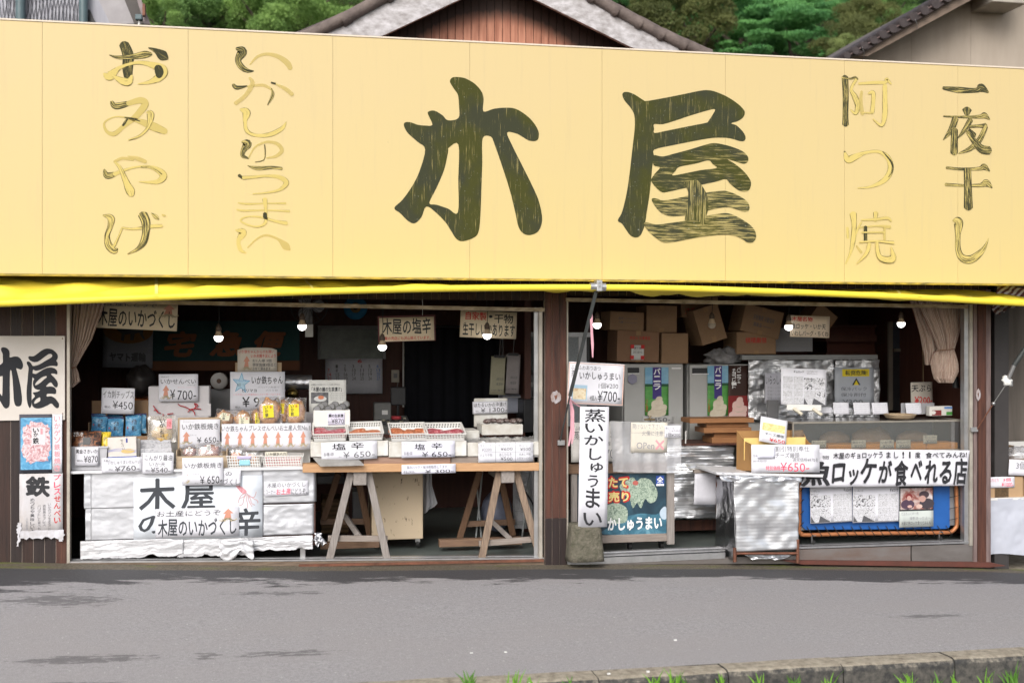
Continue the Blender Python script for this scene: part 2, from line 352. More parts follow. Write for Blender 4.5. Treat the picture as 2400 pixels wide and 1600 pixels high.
# ================================================================== ground, road, kerb
GZ=[(-9,.32),(-6,.2),(-3.96,.116),(-3.46,.088),(-1.66,.005),(.26,-.052),(1.77,-.106),(4.12,-.219),(4.67,-.258),(9,-.46)]
def gbase(x):
    if x <= GZ[0][0]:return GZ[0][1]
    for (a,p),(b,q) in zip(GZ,GZ[1:]):
        if x <= b:return p+(q-p)*(x-a)/(b-a)
    return GZ[-1][1]
def gz(x,y):
    t=min(1,max(0,-y/2.83));t=t*t*(3-2*t)*.5+t*.5
    return gbase(x)*(1-t)+(-.108)*t
def asphalt():
    m,n,b=nodes('asphalt');L=n.links.new;N=n.nodes.new
    b.inputs['Specular IOR Level'].default_value=.3
    g=N('ShaderNodeNewGeometry');sx=N('ShaderNodeSeparateXYZ');L(g.outputs['Position'],sx.inputs[0])
    def nz(sc,st=(1,1,1),d=6,r=.6):
        mp=N('ShaderNodeMapping');mp.inputs['Scale'].default_value=st;L(g.outputs['Position'],mp.inputs[0])
        q=N('ShaderNodeTexNoise');q.inputs['Scale'].default_value=sc;q.inputs['Detail'].default_value=d;q.inputs['Roughness'].default_value=r;L(mp.outputs[0],q.inputs[0]);return q.outputs[0]
    def M(op,a,b_=None,c=None,cl=False):
        q=N('ShaderNodeMath');q.operation=op;q.use_clamp=cl
        for i,v in enumerate((a,b_,c)):
            if v is None:continue
            if isinstance(v,(int,float)):q.inputs[i].default_value=v
            else:L(v,q.inputs[i])
        return q.outputs[0]
    def mix(f,a,c):
        q=N('ShaderNodeMix');q.data_type='RGBA';L(f,q.inputs[0]) if not isinstance(f,(int,float)) else setattr(q.inputs[0],'default_value',f)
        for i,v in ((6,a),(7,c)):
            if isinstance(v,tuple):q.inputs[i].default_value=(*v,1)
            else:L(v,q.inputs[i])
        return q.outputs[2]
    big=nz(.8,(1,2,1),5);fine=nz(170,(1,1,1),3,.8);mid=nz(38,(1,1.3,1),4,.85)
    dry=mix(M('MULTIPLY_ADD',mid,3.4,-1.2,True),(.195,.187,.194),(.345,.332,.343))
    dry=mix(M('MULTIPLY_ADD',big,3,-1,True),dry,(.27,.254,.258))
    dry=mix(M('MULTIPLY_ADD',fine,4,-1.95,True),dry,(.45,.44,.445))
    vo=N('ShaderNodeTexVoronoi');vo.inputs['Scale'].default_value=16;L(g.outputs['Position'],vo.inputs[0])
    dots=M('MULTIPLY',M('LESS_THAN',vo.outputs['Distance'],.09),M('GREATER_THAN',nz(40),.53))
    dry=mix(dots,dry,(.5,.5,.48))
    # damp, worn edge along the shop front
    edge=nz(3.2,(.55,2.6,1),8,.68);yy=M('MULTIPLY',sx.outputs[1],-1)
    wl=M('ADD',M('MULTIPLY_ADD',edge,1.25,-.06),M('MULTIPLY',M('SUBTRACT',-3.1,sx.outputs[0],None,True),.35))
    wl=M('ADD',wl,M('MULTIPLY',M('MAXIMUM',M('SUBTRACT',sx.outputs[0],1.2),0),.075))
    wet=M('MULTIPLY',M('SUBTRACT',wl,yy),16,None,True)
    # a few damp patches of their own
    for (px_,py_,rx,ry) in ((-3.0,-2.18,.38,.07),(-2.26,-2.2,.07,.05),(-1.8,-2.22,.26,.05),(-3.05,-2.6,.3,.05),(2.6,-1.95,.25,.05),(-1.9,-.86,.3,.05),(-3.3,-1.0,.35,.12)):
        dx=M('DIVIDE',M('SUBTRACT',sx.outputs[0],px_),rx);dy=M('DIVIDE',M('SUBTRACT',sx.outputs[1],py_),ry)
        d=M('ADD',M('MULTIPLY',dx,dx),M('MULTIPLY',dy,dy));d=M('ADD',d,M('MULTIPLY_ADD',nz(9,(1,4,1),6),9,-4.5))
        wet=M('MAXIMUM',wet,M('MULTIPLY',M('MULTIPLY',M('SUBTRACT',1,d),2.0,None,True),.6))
    damp=mix(M('MULTIPLY_ADD',fine,4,-1.95,True),(.038,.037,.041),(.11,.11,.115))
    c=mix(M('MULTIPLY',wet,.93),dry,damp)
    # concrete strip with moss under the shop sill
    st=M('MULTIPLY',M('SUBTRACT',M('MULTIPLY_ADD',nz(5,(1,1,1),4),.05,.175),yy),60,None,True)
    con=mix(M('MULTIPLY_ADD',nz(55,(1,1,1),5,.8),3.4,-1.3,True),(.07,.06,.045),(.20,.17,.13))
    moss=M('MULTIPLY',M('MULTIPLY_ADD',nz(2.4,(1,4,1),5),7,-3.9,True),M('LESS_THAN',sx.outputs[0],6))
    con=mix(moss,con,(.13,.15,.035))
    c=mix(st,c,con);L(c,b.inputs['Base Color'])
    L(M('MULTIPLY_ADD',wet,-.2,.86),b.inputs['Roughness'])
    bp=N('ShaderNodeBump');bp.inputs['Strength'].default_value=.6;bp.inputs['Distance'].default_value=.005;L(fine,bp.inputs['Height']);L(bp.outputs[0],b.inputs['Normal'])
    return m
rd=MB();rd.grid(80,26,lambda u,v:(-14+28*u,-2.83+2.85*v,gz(-14+28*u,-2.83+2.85*v)),True)
rd.build('road',asphalt(),kind='structure')
far_ground=MB().add([(-90,-60,-.62),(90,-60,-.62),(90,-3.2,-.46),(-90,-3.2,-.46)],[(0,1,2,3)])
far_ground.build('ground',mat('soil',(.12,.10,.07),.9,c2=(.04,.05,.02),sc=14,bump=.6),kind='structure')
MB().add([(-90,.16,-.5),(90,.16,-.5),(90,16,-.5),(-90,16,-.5)],[(0,1,2,3)]).build('back_ground',mat('soil',(.1,.1,.1)),kind='structure')
def kerb_mat():
    m,n,b=nodes('kerb_concrete');L=n.links.new;N=n.nodes.new;b.inputs['Roughness'].default_value=.9
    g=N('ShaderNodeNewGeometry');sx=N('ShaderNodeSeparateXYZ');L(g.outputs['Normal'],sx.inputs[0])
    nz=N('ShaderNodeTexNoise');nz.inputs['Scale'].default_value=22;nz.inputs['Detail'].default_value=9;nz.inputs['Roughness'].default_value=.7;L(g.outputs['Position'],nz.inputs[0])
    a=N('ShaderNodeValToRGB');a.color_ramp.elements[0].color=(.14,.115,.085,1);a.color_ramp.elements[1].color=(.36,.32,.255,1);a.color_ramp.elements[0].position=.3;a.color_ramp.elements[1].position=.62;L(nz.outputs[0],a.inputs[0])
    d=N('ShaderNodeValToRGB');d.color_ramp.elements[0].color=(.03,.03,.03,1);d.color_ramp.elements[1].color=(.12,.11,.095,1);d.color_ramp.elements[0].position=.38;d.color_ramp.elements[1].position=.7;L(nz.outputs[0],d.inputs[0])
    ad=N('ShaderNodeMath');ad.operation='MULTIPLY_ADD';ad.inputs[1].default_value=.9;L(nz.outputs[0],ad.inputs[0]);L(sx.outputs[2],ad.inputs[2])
    mr=N('ShaderNodeMapRange');mr.inputs[1].default_value=.95;mr.inputs[2].default_value=1.3;L(ad.outputs[0],mr.inputs[0])  # upward faces take the lighter ramp, side faces the darker one
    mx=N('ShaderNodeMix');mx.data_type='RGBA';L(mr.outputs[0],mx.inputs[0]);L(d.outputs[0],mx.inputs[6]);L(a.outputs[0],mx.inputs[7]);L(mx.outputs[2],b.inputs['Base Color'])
    bp=N('ShaderNodeBump');bp.inputs['Strength'].default_value=.7;bp.inputs['Distance'].default_value=.006;L(nz.outputs[0],bp.inputs['Height']);L(bp.outputs[0],b.inputs['Normal']);return m
km=kerb_mat()
kb=thing('kerb','weathered concrete kerb with a darker face running along the near side of the road','kerb',(0,-2.92,-.1));kb['kind']='structure'
joints=[-14,-9.2,-6.4,-4.0,-2.7]+[py('P',x,y,-2.9).x for x,y in ((1085,1585),(1392,1565),(1690,1555),(1955,1550),(2212,1540))]+[3.55,4.4,6,9,14]
for a,b in zip(joints,joints[1:]):
    q=MB();dz=rnd.uniform(-.004,.006);n_=max(4,int((b-a)*8))
    def kz(x,y):return dz+.006*noise.noise(Vector((x*6,y*9,0)))
    prof=[(-2.835,-.45),(-2.835,-.112),(-2.845,-.102),(-2.98,-.10),(-3.005,-.108),(-3.018,-.13),(-3.03,-.5)]
    vs=[(a+.004+(b-a-.008)*i/n_,y+.004*noise.noise(Vector((i*.7+a,y*8,z*9))),z+kz(a+(b-a)*i/n_,y)) for i in range(n_+1) for y,z in prof]
    k_=len(prof);q.add(vs,[(i*k_+j,i*k_+j+1,(i+1)*k_+j+1,(i+1)*k_+j) for i in range(n_) for j in range(k_-1)]+[tuple(range(k_)),tuple(range(n_*k_+k_-1,n_*k_-1,-1))])
    q.build('kerb_block',km,kb)
# grass tufts growing at the foot of the kerb
gr=flat('grass_blade',(.16,.36,.035));gr2=flat('grass_blade_dark',(.09,.22,.03))
def tuft(x,y,z,n,hgt,wd,seed,m,label):
    r_=random.Random(seed);q=MB()
    for _ in range(n):
        a=r_.uniform(0,6.28);ln=hgt*r_.uniform(.5,1.1);sp=r_.uniform(.15,.6)*ln;bx,by=x+r_.uniform(-.03,.03),y+r_.uniform(-.02,.02)
        pts=[Vector((bx+math.cos(a)*sp*t*t,by+math.sin(a)*sp*t*t*.6,z+ln*(t-.25*t*t*(sp/ln)))) for t in (0,.35,.7,1)]
        sd_=Vector((math.sin(a+1.2),.3,0)).normalized()*wd
        vs=[]
        for i,p in enumerate(pts):
            k=(1,.95,.7,.05)[i];vs += [p-sd_*k,p+sd_*k]
        q.add(vs,[(0,1,3,2),(2,3,5,4),(4,5,7,6)])
    return q.build('grass_tuft',m,label=label,cat='grass',group='grass tufts along the kerb')
tl=[(1100,1590,.10,6),(1200,1600,.14,6),(1245,1600,.11,5),(1335,1600,.10,5),(1540,1600,.17,7),(1580,1600,.15,6),(1625,1600,.12,4),(1690,1600,.12,6),(1780,1600,.12,6),(1862,1600,.16,6),(1945,1600,.14,5),(2130,1600,.12,9),(2190,1600,.13,7),(2240,1600,.12,5),(2312,1600,.15,5),(2375,1600,.2,12)]
for i,(x,y,h_,n_) in enumerate(tl):
    p=py('P',x,y+15,-3.09);tuft(p.x,p.y,p.z-.03,n_+3,h_*.85+.03,.007,40+i,gr if i % 3 else gr2,
        'green blades of grass sprouting at the foot of the road kerb')
bits=MB()
for x,y in ((1583,1499),(1427,1578),(1519,1573),(1105,1530),(1185,1528),(1240,1600)):
    p=py('P',x,y,0);r_=ray('P',x,y);t=(-.1-CZ)/r_.z;p=C0+r_*t;bits.box(p.x-.009,p.x+.008,p.y-.006,p.y+.006,p.z-.003,p.z+.005)
bits.build('gravel',flat('white_chip',(.7,.7,.68)),kind='stuff',label='white chips of gravel scattered on the road surface')
# ================================================================== the shop front
front=thing('shop_wall','dark brown boarded shop front with two wide openings under the yellow sign','wall',(0,0,0));front['kind']='structure'
caulk=flat('groove_filler',(.26,.21,.18))
def planks(parent,x0,x1,z0,z1,wd,y0,y1,mats,gap=.006,back=True,zf0=None,start=None):
    n=max(1,round((x1-x0)/wd));dx=(x1-x0)/n;cache={}
    for i in range(n):
        a=x0+i*dx+gap/2;b=a+dx-gap;za=zf0(a) if zf0 else z0
        dy=rnd.uniform(-.0012,.0012)
        q=MB().box(a,b,y0+dy,y1,za,z1)
        o=q.build('plank',mats[int(rnd.random() ** 1.5*len(mats)) % len(mats)],parent)
    if back:
        MB().box(x0,x1,y0+.004,y1+.012,z0,z1).build('backing',caulk,parent)
XL=py('P',157,1000).x;XO1=py('P',1262,1000).x;XC0=py('P',1276,1000).x;XC1=py('P',1327,1000).x;XO2=py('P',2264,1000).x;XR0=py('P',2279,1000).x;XR1=py('P',2312,1000).x
planks(front,-4.86,XL,.04,2.5,.0822,0,.02,[wall_wood,wall_wood3,wall_wood2],zf0=lambda x:gbase(x)-.01)
planks(front,XL+.005,XO1-.003,2.13,2.5,.0735,.002,.02,[wall_wood,wall_wood,wall_wood3],gap=.004)
planks(front,XC1+.005,XR1,2.172,2.5,.0735,.002,.02,[wall_wood,wall_wood3,wall_wood])
MB().box(XO1-.003,XC0-.002,.004,.02,2.13,2.5).build('plank',wall_wood,front)
# centre post: three worn boards
cols=[wall_wood2,wall_wood2,wall_wood2]
for i in range(3):
    dx=(XC1-XC0)/3;a=XC0+i*dx
    MB().box(a+.002,a+dx-.002,-.022+.004*(i != 1),.06,.33,2.29).build('board',cols[i],front,bevel=.002)
    MB().box(a+.002,a+dx-.002,-.022+.004*(i != 1),.06,gbase(.35)-.02,.327).build('board',wall_wood3,front,bevel=.002)
MB().box(XC0,XC1,-.012,.05,gbase(.35)-.02,2.29).build('backing',caulk,front)
# right post
MB().box(XR0,XR0+.036,-.02,.08,-.18,2.25).build('board',mat('grey_red_metal',(.22,.16,.15),.5,c2=(.1,.07,.07),sc=6,stretch=(6,6,.6)),front,bevel=.002)
MB().box(XR0+.038,XR0+.115,-.034,.08,-.2,2.25).build('board',wall_wood2,front,bevel=.003)
MB().box(XR0+.117,XR0+.165,-.025,.08,-.2,2.25).build('board',mat('grey_red_metal',()),front,bevel=.002)
MB().box(XR0+.0,XR0+.17,0.02,.1,-.42,-.19).build('post_foot',km,front)
# frames of the two openings
def hpt(x,y,Y=0):return py('P',x,y,Y)
a,b=hpt(157,704,-.02),hpt(1276,726,-.02)
MB().beam((a.x,-.005,a.z+.0),(b.x,-.005,b.z),.03,.05).build('door_head',frame_cream,front)
a,b=hpt(1326,702,-.02),hpt(2268,719,-.02)
MB().beam((a.x,-.005,a.z),(b.x,-.005,b.z),.03,.05).build('door_head',frame_cream,front)
MB().box(XL+.001,XL+.022,-.012,.05,.08,2.12).build('jamb',alu_warm,front)
MB().box(XO1+.004,XO1+.03,-.014,.06,-.0,2.07).build('jamb',alu_warm,front)
MB().box(XO1-.03,XO1+.002,.03,.06,-.0,2.07).build('jamb',alu,front)
MB().box(XC1+.002,XC1+.014,-.014,.06,-.03,2.15).build('jamb',alu_warm,front)
MB().box(XO2-.016,XO2+.024,-.0,.06,-.02,2.12).build('jamb',alu,front)
MB().box(XO2+.026,XO2+.056,-.016,.05,-.02,2.12).build('jamb',alu_warm,front)
# sills
def sill(x0,y0,x1,y1,h_,Y0,Y1,m,name='sill'):
    a=hpt(x0,y0,Y0);b=hpt(x1,y1,Y0);q=MB()
    vs=[]
    for p in (a,b):vs += [(p.x,Y0,p.z-h_),(p.x,Y1,p.z-h_),(p.x,Y1,p.z),(p.x,Y0,p.z)]
    q.add(vs,[(0,1,2,3),(7,6,5,4),(0,4,5,1),(1,5,6,2),(2,6,7,3),(3,7,4,0)]);return q.build(name,m,front)
sill(158,1315,1275,1306,.012,-.005,.055,alu);sill(158,1310.5,1275,1301.5,.012,.06,.115,alu)
sill(158,1319,1275,1311,.08,-.012,.02,mat('sill_wood',(.20,.15,.11),.8,c2=(.10,.07,.05),sc=9,stretch=(1,8,8)),'sill_board')
sill(700,1322,1275,1310,.02,-.03,.0,rusty,'sill_board')
sill(1330,1303,1700,1287,.014,.02,.1,alu);sill(1330,1310,1700,1294,.05,-.004,.02,alu)
sill(1330,1296,1700,1281,.014,.1,.16,alu)
sill(1870,1281,2276,1268,.016,-.01,.05,alu);sill(1870,1277,2276,1264,.012,.055,.12,alu)
bp_m=mat('base_plate_metal',(.26,.24,.23),.45,.6,c2=(.16,.14,.13),sc=3,stretch=(.6,1,2),bump=.1)
rust_m=mat('rusted_plate',(.21,.195,.19),.5,.4,c2=(.17,.12,.10),sc=3,stretch=(1,1,3),amt=.5)
def slab4(pts,Y0,Y1,m,name):
    P_=[hpt(x,y,Y0) for x,y in pts];return MB().plate([(p.x,p.z) for p in P_],Y0,Y1).build(name,m,front)
slab4([(1868,1287),(2134,1279),(2134,1322),(1868,1316)],-.004,.03,rust_m,'base_plate')
slab4([(2137,1279),(2282,1274),(2282,1326),(2137,1322)],-.004,.03,bp_m,'base_plate')
slab4([(1330,1316),(1870,1301),(1870,1320),(1330,1322)],-.0,.03,bp_m,'base_plate')
slab4([(1830,1312),(2320,1317),(2358,1325),(2320,1329),(1880,1322)],-.04,-.01,mat('red_strip',(.12,.038,.028),.7,c2=(.08,.03,.022),sc=9),'base_strip')
# interior shell: floor, ceiling, walls and partition are the room itself
room=thing('shop_room','dim boarded interior of the shop behind the openings','room',(0,1.5,0));room['kind']='structure'
MB().box(-4.7,4.4,.12,4.0,-.06,0.0).build('floor',mat('shop_floor',(.14,.16,.15),.35,c2=(.08,.095,.09),sc=2.5,bump=.1),room)
MB().box(-4.86,4.6,.02,4.1,2.5,2.56).build('ceiling',inner_wood,room)
MB().box(-4.86,-4.78,.03,4.1,-.1,2.5).build('side_wall',inner_wood,room);MB().box(4.3,4.38,.1,4.1,-.3,2.5).build('side_wall',inner_wood,room)
MB().box(-4.78,.42,3.0,3.06,0,2.5).build('back_wall',inner_wood,room);MB().box(.42,4.3,2.6,2.66,0,2.5).build('back_wall',inner_wood,room)
MB().box(.36,.42,1.3,3.0,0,2.5).build('partition',inner_wood,room)
for k in range(18):
    MB().box(-4.7+k*.24,-4.7+k*.24+.232,2.985,2.998,0,2.49).build('board',inner_wood,room)
# grey pillars and wall of the neighbouring stall at the far end
nb=thing('neighbour_wall','grey concrete wall and dark pillar of the stall next door','wall',(4.9,.3,-.3));nb['kind']='structure'
MB().box(XR1+.16,XR1+.3,.12,.4,-.4,2.6).build('pillar',mat('dark_pillar',(.05,.045,.045),.6),nb)
MB().box(XR1+.32,7.5,.9,1.0,-.4,2.9).build('wall_panel',mat('stall_wall',(.17,.145,.125),.8,c2=(.08,.07,.06),sc=3,stretch=(3,1,.3)),nb)
MB().box(XR1+.25,7.5,.0,.9,-.42,-.29).build('stall_floor',km,nb)
MB().box(XR1+.05,8,.02,1.0,2.35,2.45).build('stall_ceiling',mat('dark_pillar',()),nb)
# ================================================================== the big yellow sign
YS=-.35
def sign_mat():
    m,n,b=nodes('faded_yellow_panel');L=n.links.new;N=n.nodes.new;b.inputs['Roughness'].default_value=.55
    tc=N('ShaderNodeNewGeometry');sx=N('ShaderNodeSeparateXYZ');L(tc.outputs['Position'],sx.inputs[0])
    mr=N('ShaderNodeMapRange');mr.inputs[1].default_value=2.3;mr.inputs[2].default_value=3.9;L(sx.outputs[2],mr.inputs[0])
    nz=N('ShaderNodeTexNoise');nz.inputs['Scale'].default_value=.9;nz.inputs['Detail'].default_value=7;nz.inputs['Roughness'].default_value=.6;L(tc.outputs['Position'],nz.inputs[0])
    ad=N('ShaderNodeMath');ad.operation='MULTIPLY_ADD';ad.inputs[1].default_value=.9;ad.inputs[2].default_value=-.45;L(nz.outputs[0],ad.inputs[0])
    a2=N('ShaderNodeMath');a2.operation='ADD';a2.use_clamp=True;L(ad.outputs[0],a2.inputs[0]);L(mr.outputs[0],a2.inputs[1])
    mx=N('ShaderNodeMix');mx.data_type='RGBA';mx.inputs[6].default_value=(.57,.455,.19,1);mx.inputs[7].default_value=(.555,.435,.215,1);L(a2.outputs[0],mx.inputs[0])
    mp=N('ShaderNodeMapping');mp.inputs['Scale'].default_value=(9,1,.5);L(tc.outputs['Position'],mp.inputs[0])
    n2=N('ShaderNodeTexNoise');n2.inputs['Scale'].default_value=2.5;n2.inputs['Detail'].default_value=9;n2.inputs['Roughness'].default_value=.7;L(mp.outputs[0],n2.inputs[0])
    rp=N('ShaderNodeMapRange');rp.inputs[1].default_value=.54;rp.inputs[2].default_value=.85;rp.inputs[4].default_value=.42;L(n2.outputs[0],rp.inputs[0])
    m2=N('ShaderNodeMix');m2.data_type='RGBA';m2.inputs[7].default_value=(.43,.34,.2,1);L(rp.outputs[0],m2.inputs[0]);L(mx.outputs[2],m2.inputs[6])
    n3=N('ShaderNodeTexNoise');n3.inputs['Scale'].default_value=34;n3.inputs['Detail'].default_value=3;L(tc.outputs['Position'],n3.inputs[0])
    r3=N('ShaderNodeMapRange');r3.inputs[1].default_value=.74;r3.inputs[2].default_value=.8;r3.inputs[4].default_value=.35;L(n3.outputs[0],r3.inputs[0])
    m3=N('ShaderNodeMix');m3.data_type='RGBA';m3.inputs[7].default_value=(.30,.24,.13,1);L(r3.outputs[0],m3.inputs[0]);L(m2.outputs[2],m3.inputs[6])
    L(m3.outputs[2],b.inputs['Base Color']);return m
sm=sign_mat()
sign=thing('shop_sign','long faded yellow panel sign with brushed black characters above the openings','sign',(0,YS,2.28))
SX=[-5.7,-4.64]+[py('P',x,400,YS).x for x in (99,441,780,1101,1411,1700,1979,2245)]+[4.87,5.9]
for a,b in zip(SX,SX[1:]):
    MB().box(a+.001,b-.001,YS,YS+.012,2.287,4.14).build('sign_panel',sm,sign)
MB().box(-5.7,5.9,YS+.008,YS+.05,2.287,4.14).build('backing',flat('panel_gap',(.42,.33,.18)),sign)
MB().box(-5.7,5.9,YS-.006,YS+.06,4.14,4.152).build('top_trim',flat('top_trim',(.66,.57,.47)),sign)
MB().box(-5.7,5.9,YS-.005,YS+.05,2.272,2.288).build('bottom_trim',mat('bottom_trim',(.52,.37,.04),.6,c2=(.12,.10,.03),sc=12,stretch=(.7,1,4),amt=.35,detail=9),sign)
MB().box(-5.7,5.9,YS+.05,-.0,2.3,2.32).build('sign_underside',wall_wood,sign)
MB().box(-5.7,5.9,YS+.05,0,4.11,4.14).build('sign_top',mat('grey_machine',()),sign)
def brush_mat(name,dark,light,st,lo,hi,pos=True):
    m,n,b=nodes(name);L=n.links.new;N=n.nodes.new;b.inputs['Roughness'].default_value=.8;b.inputs['Specular IOR Level'].default_value=.15
    g=N('ShaderNodeNewGeometry');mp=N('ShaderNodeMapping');mp.inputs['Scale'].default_value=st;mp.inputs['Rotation'].default_value=(0,R(12) if st[0] < st[2] else 0,0);L(g.outputs['Position'],mp.inputs[0])
    nz=N('ShaderNodeTexNoise');nz.inputs['Scale'].default_value=3;nz.inputs['Detail'].default_value=10;nz.inputs['Roughness'].default_value=.72;L(mp.outputs[0],nz.inputs[0])
    mr=N('ShaderNodeMapRange');mr.inputs[1].default_value=lo;mr.inputs[2].default_value=hi;L(nz.outputs[0],mr.inputs[0])
    n2=N('ShaderNodeTexNoise');n2.inputs['Scale'].default_value=3.5;n2.inputs['Detail'].default_value=6;L(g.outputs['Position'],n2.inputs[0])
    dk=N('ShaderNodeMix');dk.data_type='RGBA';dk.inputs[6].default_value=(*dark,1);dk.inputs[7].default_value=(dark[0]*1.3,dark[1]*1.25,dark[2]*.55,1)
    r2=N('ShaderNodeMapRange');r2.inputs[1].default_value=.42;r2.inputs[2].default_value=.6;L(n2.outputs[0],r2.inputs[0]);L(r2.outputs[0],dk.inputs[0])
    mx=N('ShaderNodeMix');mx.data_type='RGBA';mx.inputs[7].default_value=(*light,1);L(mr.outputs[0],mx.inputs[0]);L(dk.outputs[2],mx.inputs[6])
    n3=N('ShaderNodeTexNoise');n3.inputs['Scale'].default_value=60;n3.inputs['Detail'].default_value=2;L(g.outputs['Position'],n3.inputs[0])
    r3=N('ShaderNodeMapRange');r3.inputs[1].default_value=.70;r3.inputs[2].default_value=.76;r3.inputs[4].default_value=.6;L(n3.outputs[0],r3.inputs[0])
    m3=N('ShaderNodeMix');m3.data_type='RGBA';m3.inputs[7].default_value=(.34,.36,.30,1);L(r3.outputs[0],m3.inputs[0]);L(mx.outputs[2],m3.inputs[6])
    L(m3.outputs[2],b.inputs['Base Color']);return m
DK=(.040,.043,.024);LT=(.40,.33,.13)
bm1=brush_mat('brushed_black_vertical',DK,LT,(26,1,1.4),.57,.72)
bm2=brush_mat('brushed_black_horizontal',DK,LT,(1.4,1,22),.53,.66)
bm3=brush_mat('brushed_black_worn',DK,LT,(1.6,1,26),.47,.60)
ki=[[(570,430),(580,410),(605,405),(650,412),(700,440),(735,480),(747,520),(746,585),(800,572),(860,566),(915,572),(970,605),(1010,645),(1035,690),(1035,725),(1020,740),(985,738),(950,718),(915,700),(870,698),(900,770),(950,870),(1000,970),(1035,1050),(1053,1130),(1050,1180),(1030,1218),(990,1234),(955,1225),(930,1190),(912,1110),(885,1000),(840,860),(805,760),(785,718),(742,726),(740,850),(735,1000),(730,1130),(722,1210),(700,1245),(640,1266),(605,1255),(575,1210),(545,1165),(490,1110),(445,1085),(420,1140),(385,1172),(350,1160),(310,1120),(278,1092),(320,1050),(370,980),(410,900),(440,785),(400,745),(350,700),(330,665),(332,645),(360,642),(400,655),(440,660),(478,655),(455,600),(460,585),(490,582),(530,605),(560,632),(615,620),(618,560),(612,500),(590,465)],
      [(565,775),(615,760),(614,940),(612,1115),(560,1095),(500,1075),(462,1065),(500,985),(540,890),(560,800)]]
outline(sign,'B',ki,YS-.002,bm1,k=4)
ya=[[[(230,90),(245,65),(290,65),(350,90),(420,135),(455,145),(600,120),(780,85),(950,50),(1030,47),(1100,65),(1200,110),(1290,170),(1345,225),(1355,260),(1335,300),(1290,330),(1230,350),(1280,370),(1340,430),(1362,480),(1350,510),(1310,513),(1230,490),(1160,482),(1050,485),(900,510),(700,550),(527,590),(520,650),(505,750),(495,860),(480,1000),(460,1130),(440,1260),(420,1330),(390,1385),(345,1398),(300,1375),(260,1320),(225,1270),(188,1243),(220,1180),(245,1100),(275,960),(300,780),(320,600),(340,430),(345,330),(335,260),(300,200),(250,140)],
       [(522,358),(600,358),(700,330),(850,280),(1000,235),(1080,220),(1060,270),(1020,330),(1000,345),(850,375),(650,415),(527,438),(522,400)]],
      [[(515,645),(600,655),(700,630),(850,590),(1000,545),(1075,532),(1160,545),(1250,570),(1340,610),(1385,660),(1380,705),(1340,720),(1270,700),(1195,680),(1260,720),(1340,785),(1400,860),(1412,910),(1395,960),(1350,978),(1290,960),(1220,905),(1180,862),(1090,885),(950,915),(800,945),(640,980),(590,980),(540,940),(500,890),(497,860),(530,810),(575,755),(517,733)],
       [(755,748),(900,720),(1020,690),(1060,725),(1095,760),(950,780),(800,810),(690,828),(720,785)]],
      [[(500,1055),(515,1037),(560,1045),(600,1057),(700,1045),(850,1010),(1000,985),(1140,970),(1200,975),(1290,1010),(1370,1060),(1397,1110),(1390,1150),(1350,1160),(1280,1140),(1200,1120),(1100,1130),(1020,1150),(860,1180),(800,1195),(700,1203),(640,1195),(580,1165),(530,1110)]],
      [[(427,1280),(445,1258),(500,1270),(560,1278),(700,1260),(900,1230),(1000,1200),(1130,1178),(1210,1178),(1300,1215),(1400,1280),(1450,1340),(1458,1400),(1430,1440),(1380,1443),(1320,1405),(1230,1375),(1100,1375),(900,1400),(750,1430),(640,1445),(590,1435),(530,1395),(470,1340)]],
      [[(800,890),(860,878),(915,870),(960,920),(1000,990),(1018,1060),(1020,1130),(1000,1200),(975,1285),(930,1250),(870,1245),(805,1240),(820,1150),(830,1080),(835,980),(812,930)]]]
for i,(lp,m_) in enumerate(zip(ya,(bm1,bm2,bm3,bm3,brush_mat('brushed_black_stem',DK,LT,(22,1,1.2),.47,.6)))):
    outline(sign,'Q',lp,YS-.002-.0008*i,m_,k=4)
# thin brushed, half worn-off characters
def worn_mat():
    m,n,b=nodes('worn_brush_paint');L=n.links.new;N=n.nodes.new;b.inputs['Roughness'].default_value=.8;b.inputs['Specular IOR Level'].default_value=.15
    uv=N('ShaderNodeUVMap');mp=N('ShaderNodeMapping');mp.inputs['Scale'].default_value=(7,2.6,1);L(uv.outputs[0],mp.inputs[0])
    nz=N('ShaderNodeTexNoise');nz.inputs['Scale'].default_value=2.2;nz.inputs['Detail'].default_value=8;nz.inputs['Roughness'].default_value=.7;L(mp.outputs[0],nz.inputs[0])
    at=N('ShaderNodeAttribute');at.attribute_name='paint';sx=N('ShaderNodeSeparateXYZ');L(at.outputs['Vector'],sx.inputs[0])
    def M(op,a,b_=None,c=None,cl=False):
        q=N('ShaderNodeMath');q.operation=op;q.use_clamp=cl
        for i,v in enumerate((a,b_,c)):
            if v is None:continue
            if isinstance(v,(int,float)):q.inputs[i].default_value=v
            else:L(v,q.inputs[i])
        return q.outputs[0]
    f=sx.outputs[0];v=M('ABSOLUTE',sx.outputs[1])
    edge=M('MULTIPLY',M('GREATER_THAN',v,.84),M('MULTIPLY',M('GREATER_THAN',f,.14),.14))
    mask=M('MULTIPLY',M('SUBTRACT',M('ADD',M('MULTIPLY_ADD',f,.42,.27),edge),nz.outputs[0]),9,None,True)
    mx=N('ShaderNodeMix');mx.data_type='RGBA';mx.inputs[6].default_value=(.565,.45,.15,1);mx.inputs[7].default_value=(.042,.042,.022,1);L(mask,mx.inputs[0]);L(mx.outputs[2],b.inputs['Base Color'])
    # where the paint is gone the panel shows through
    al=M('MULTIPLY_ADD',M('MAXIMUM',M('MULTIPLY',f,3.2),mask),.68,.3,True);L(al,b.inputs['Alpha']);return m
wm_=worn_mat()
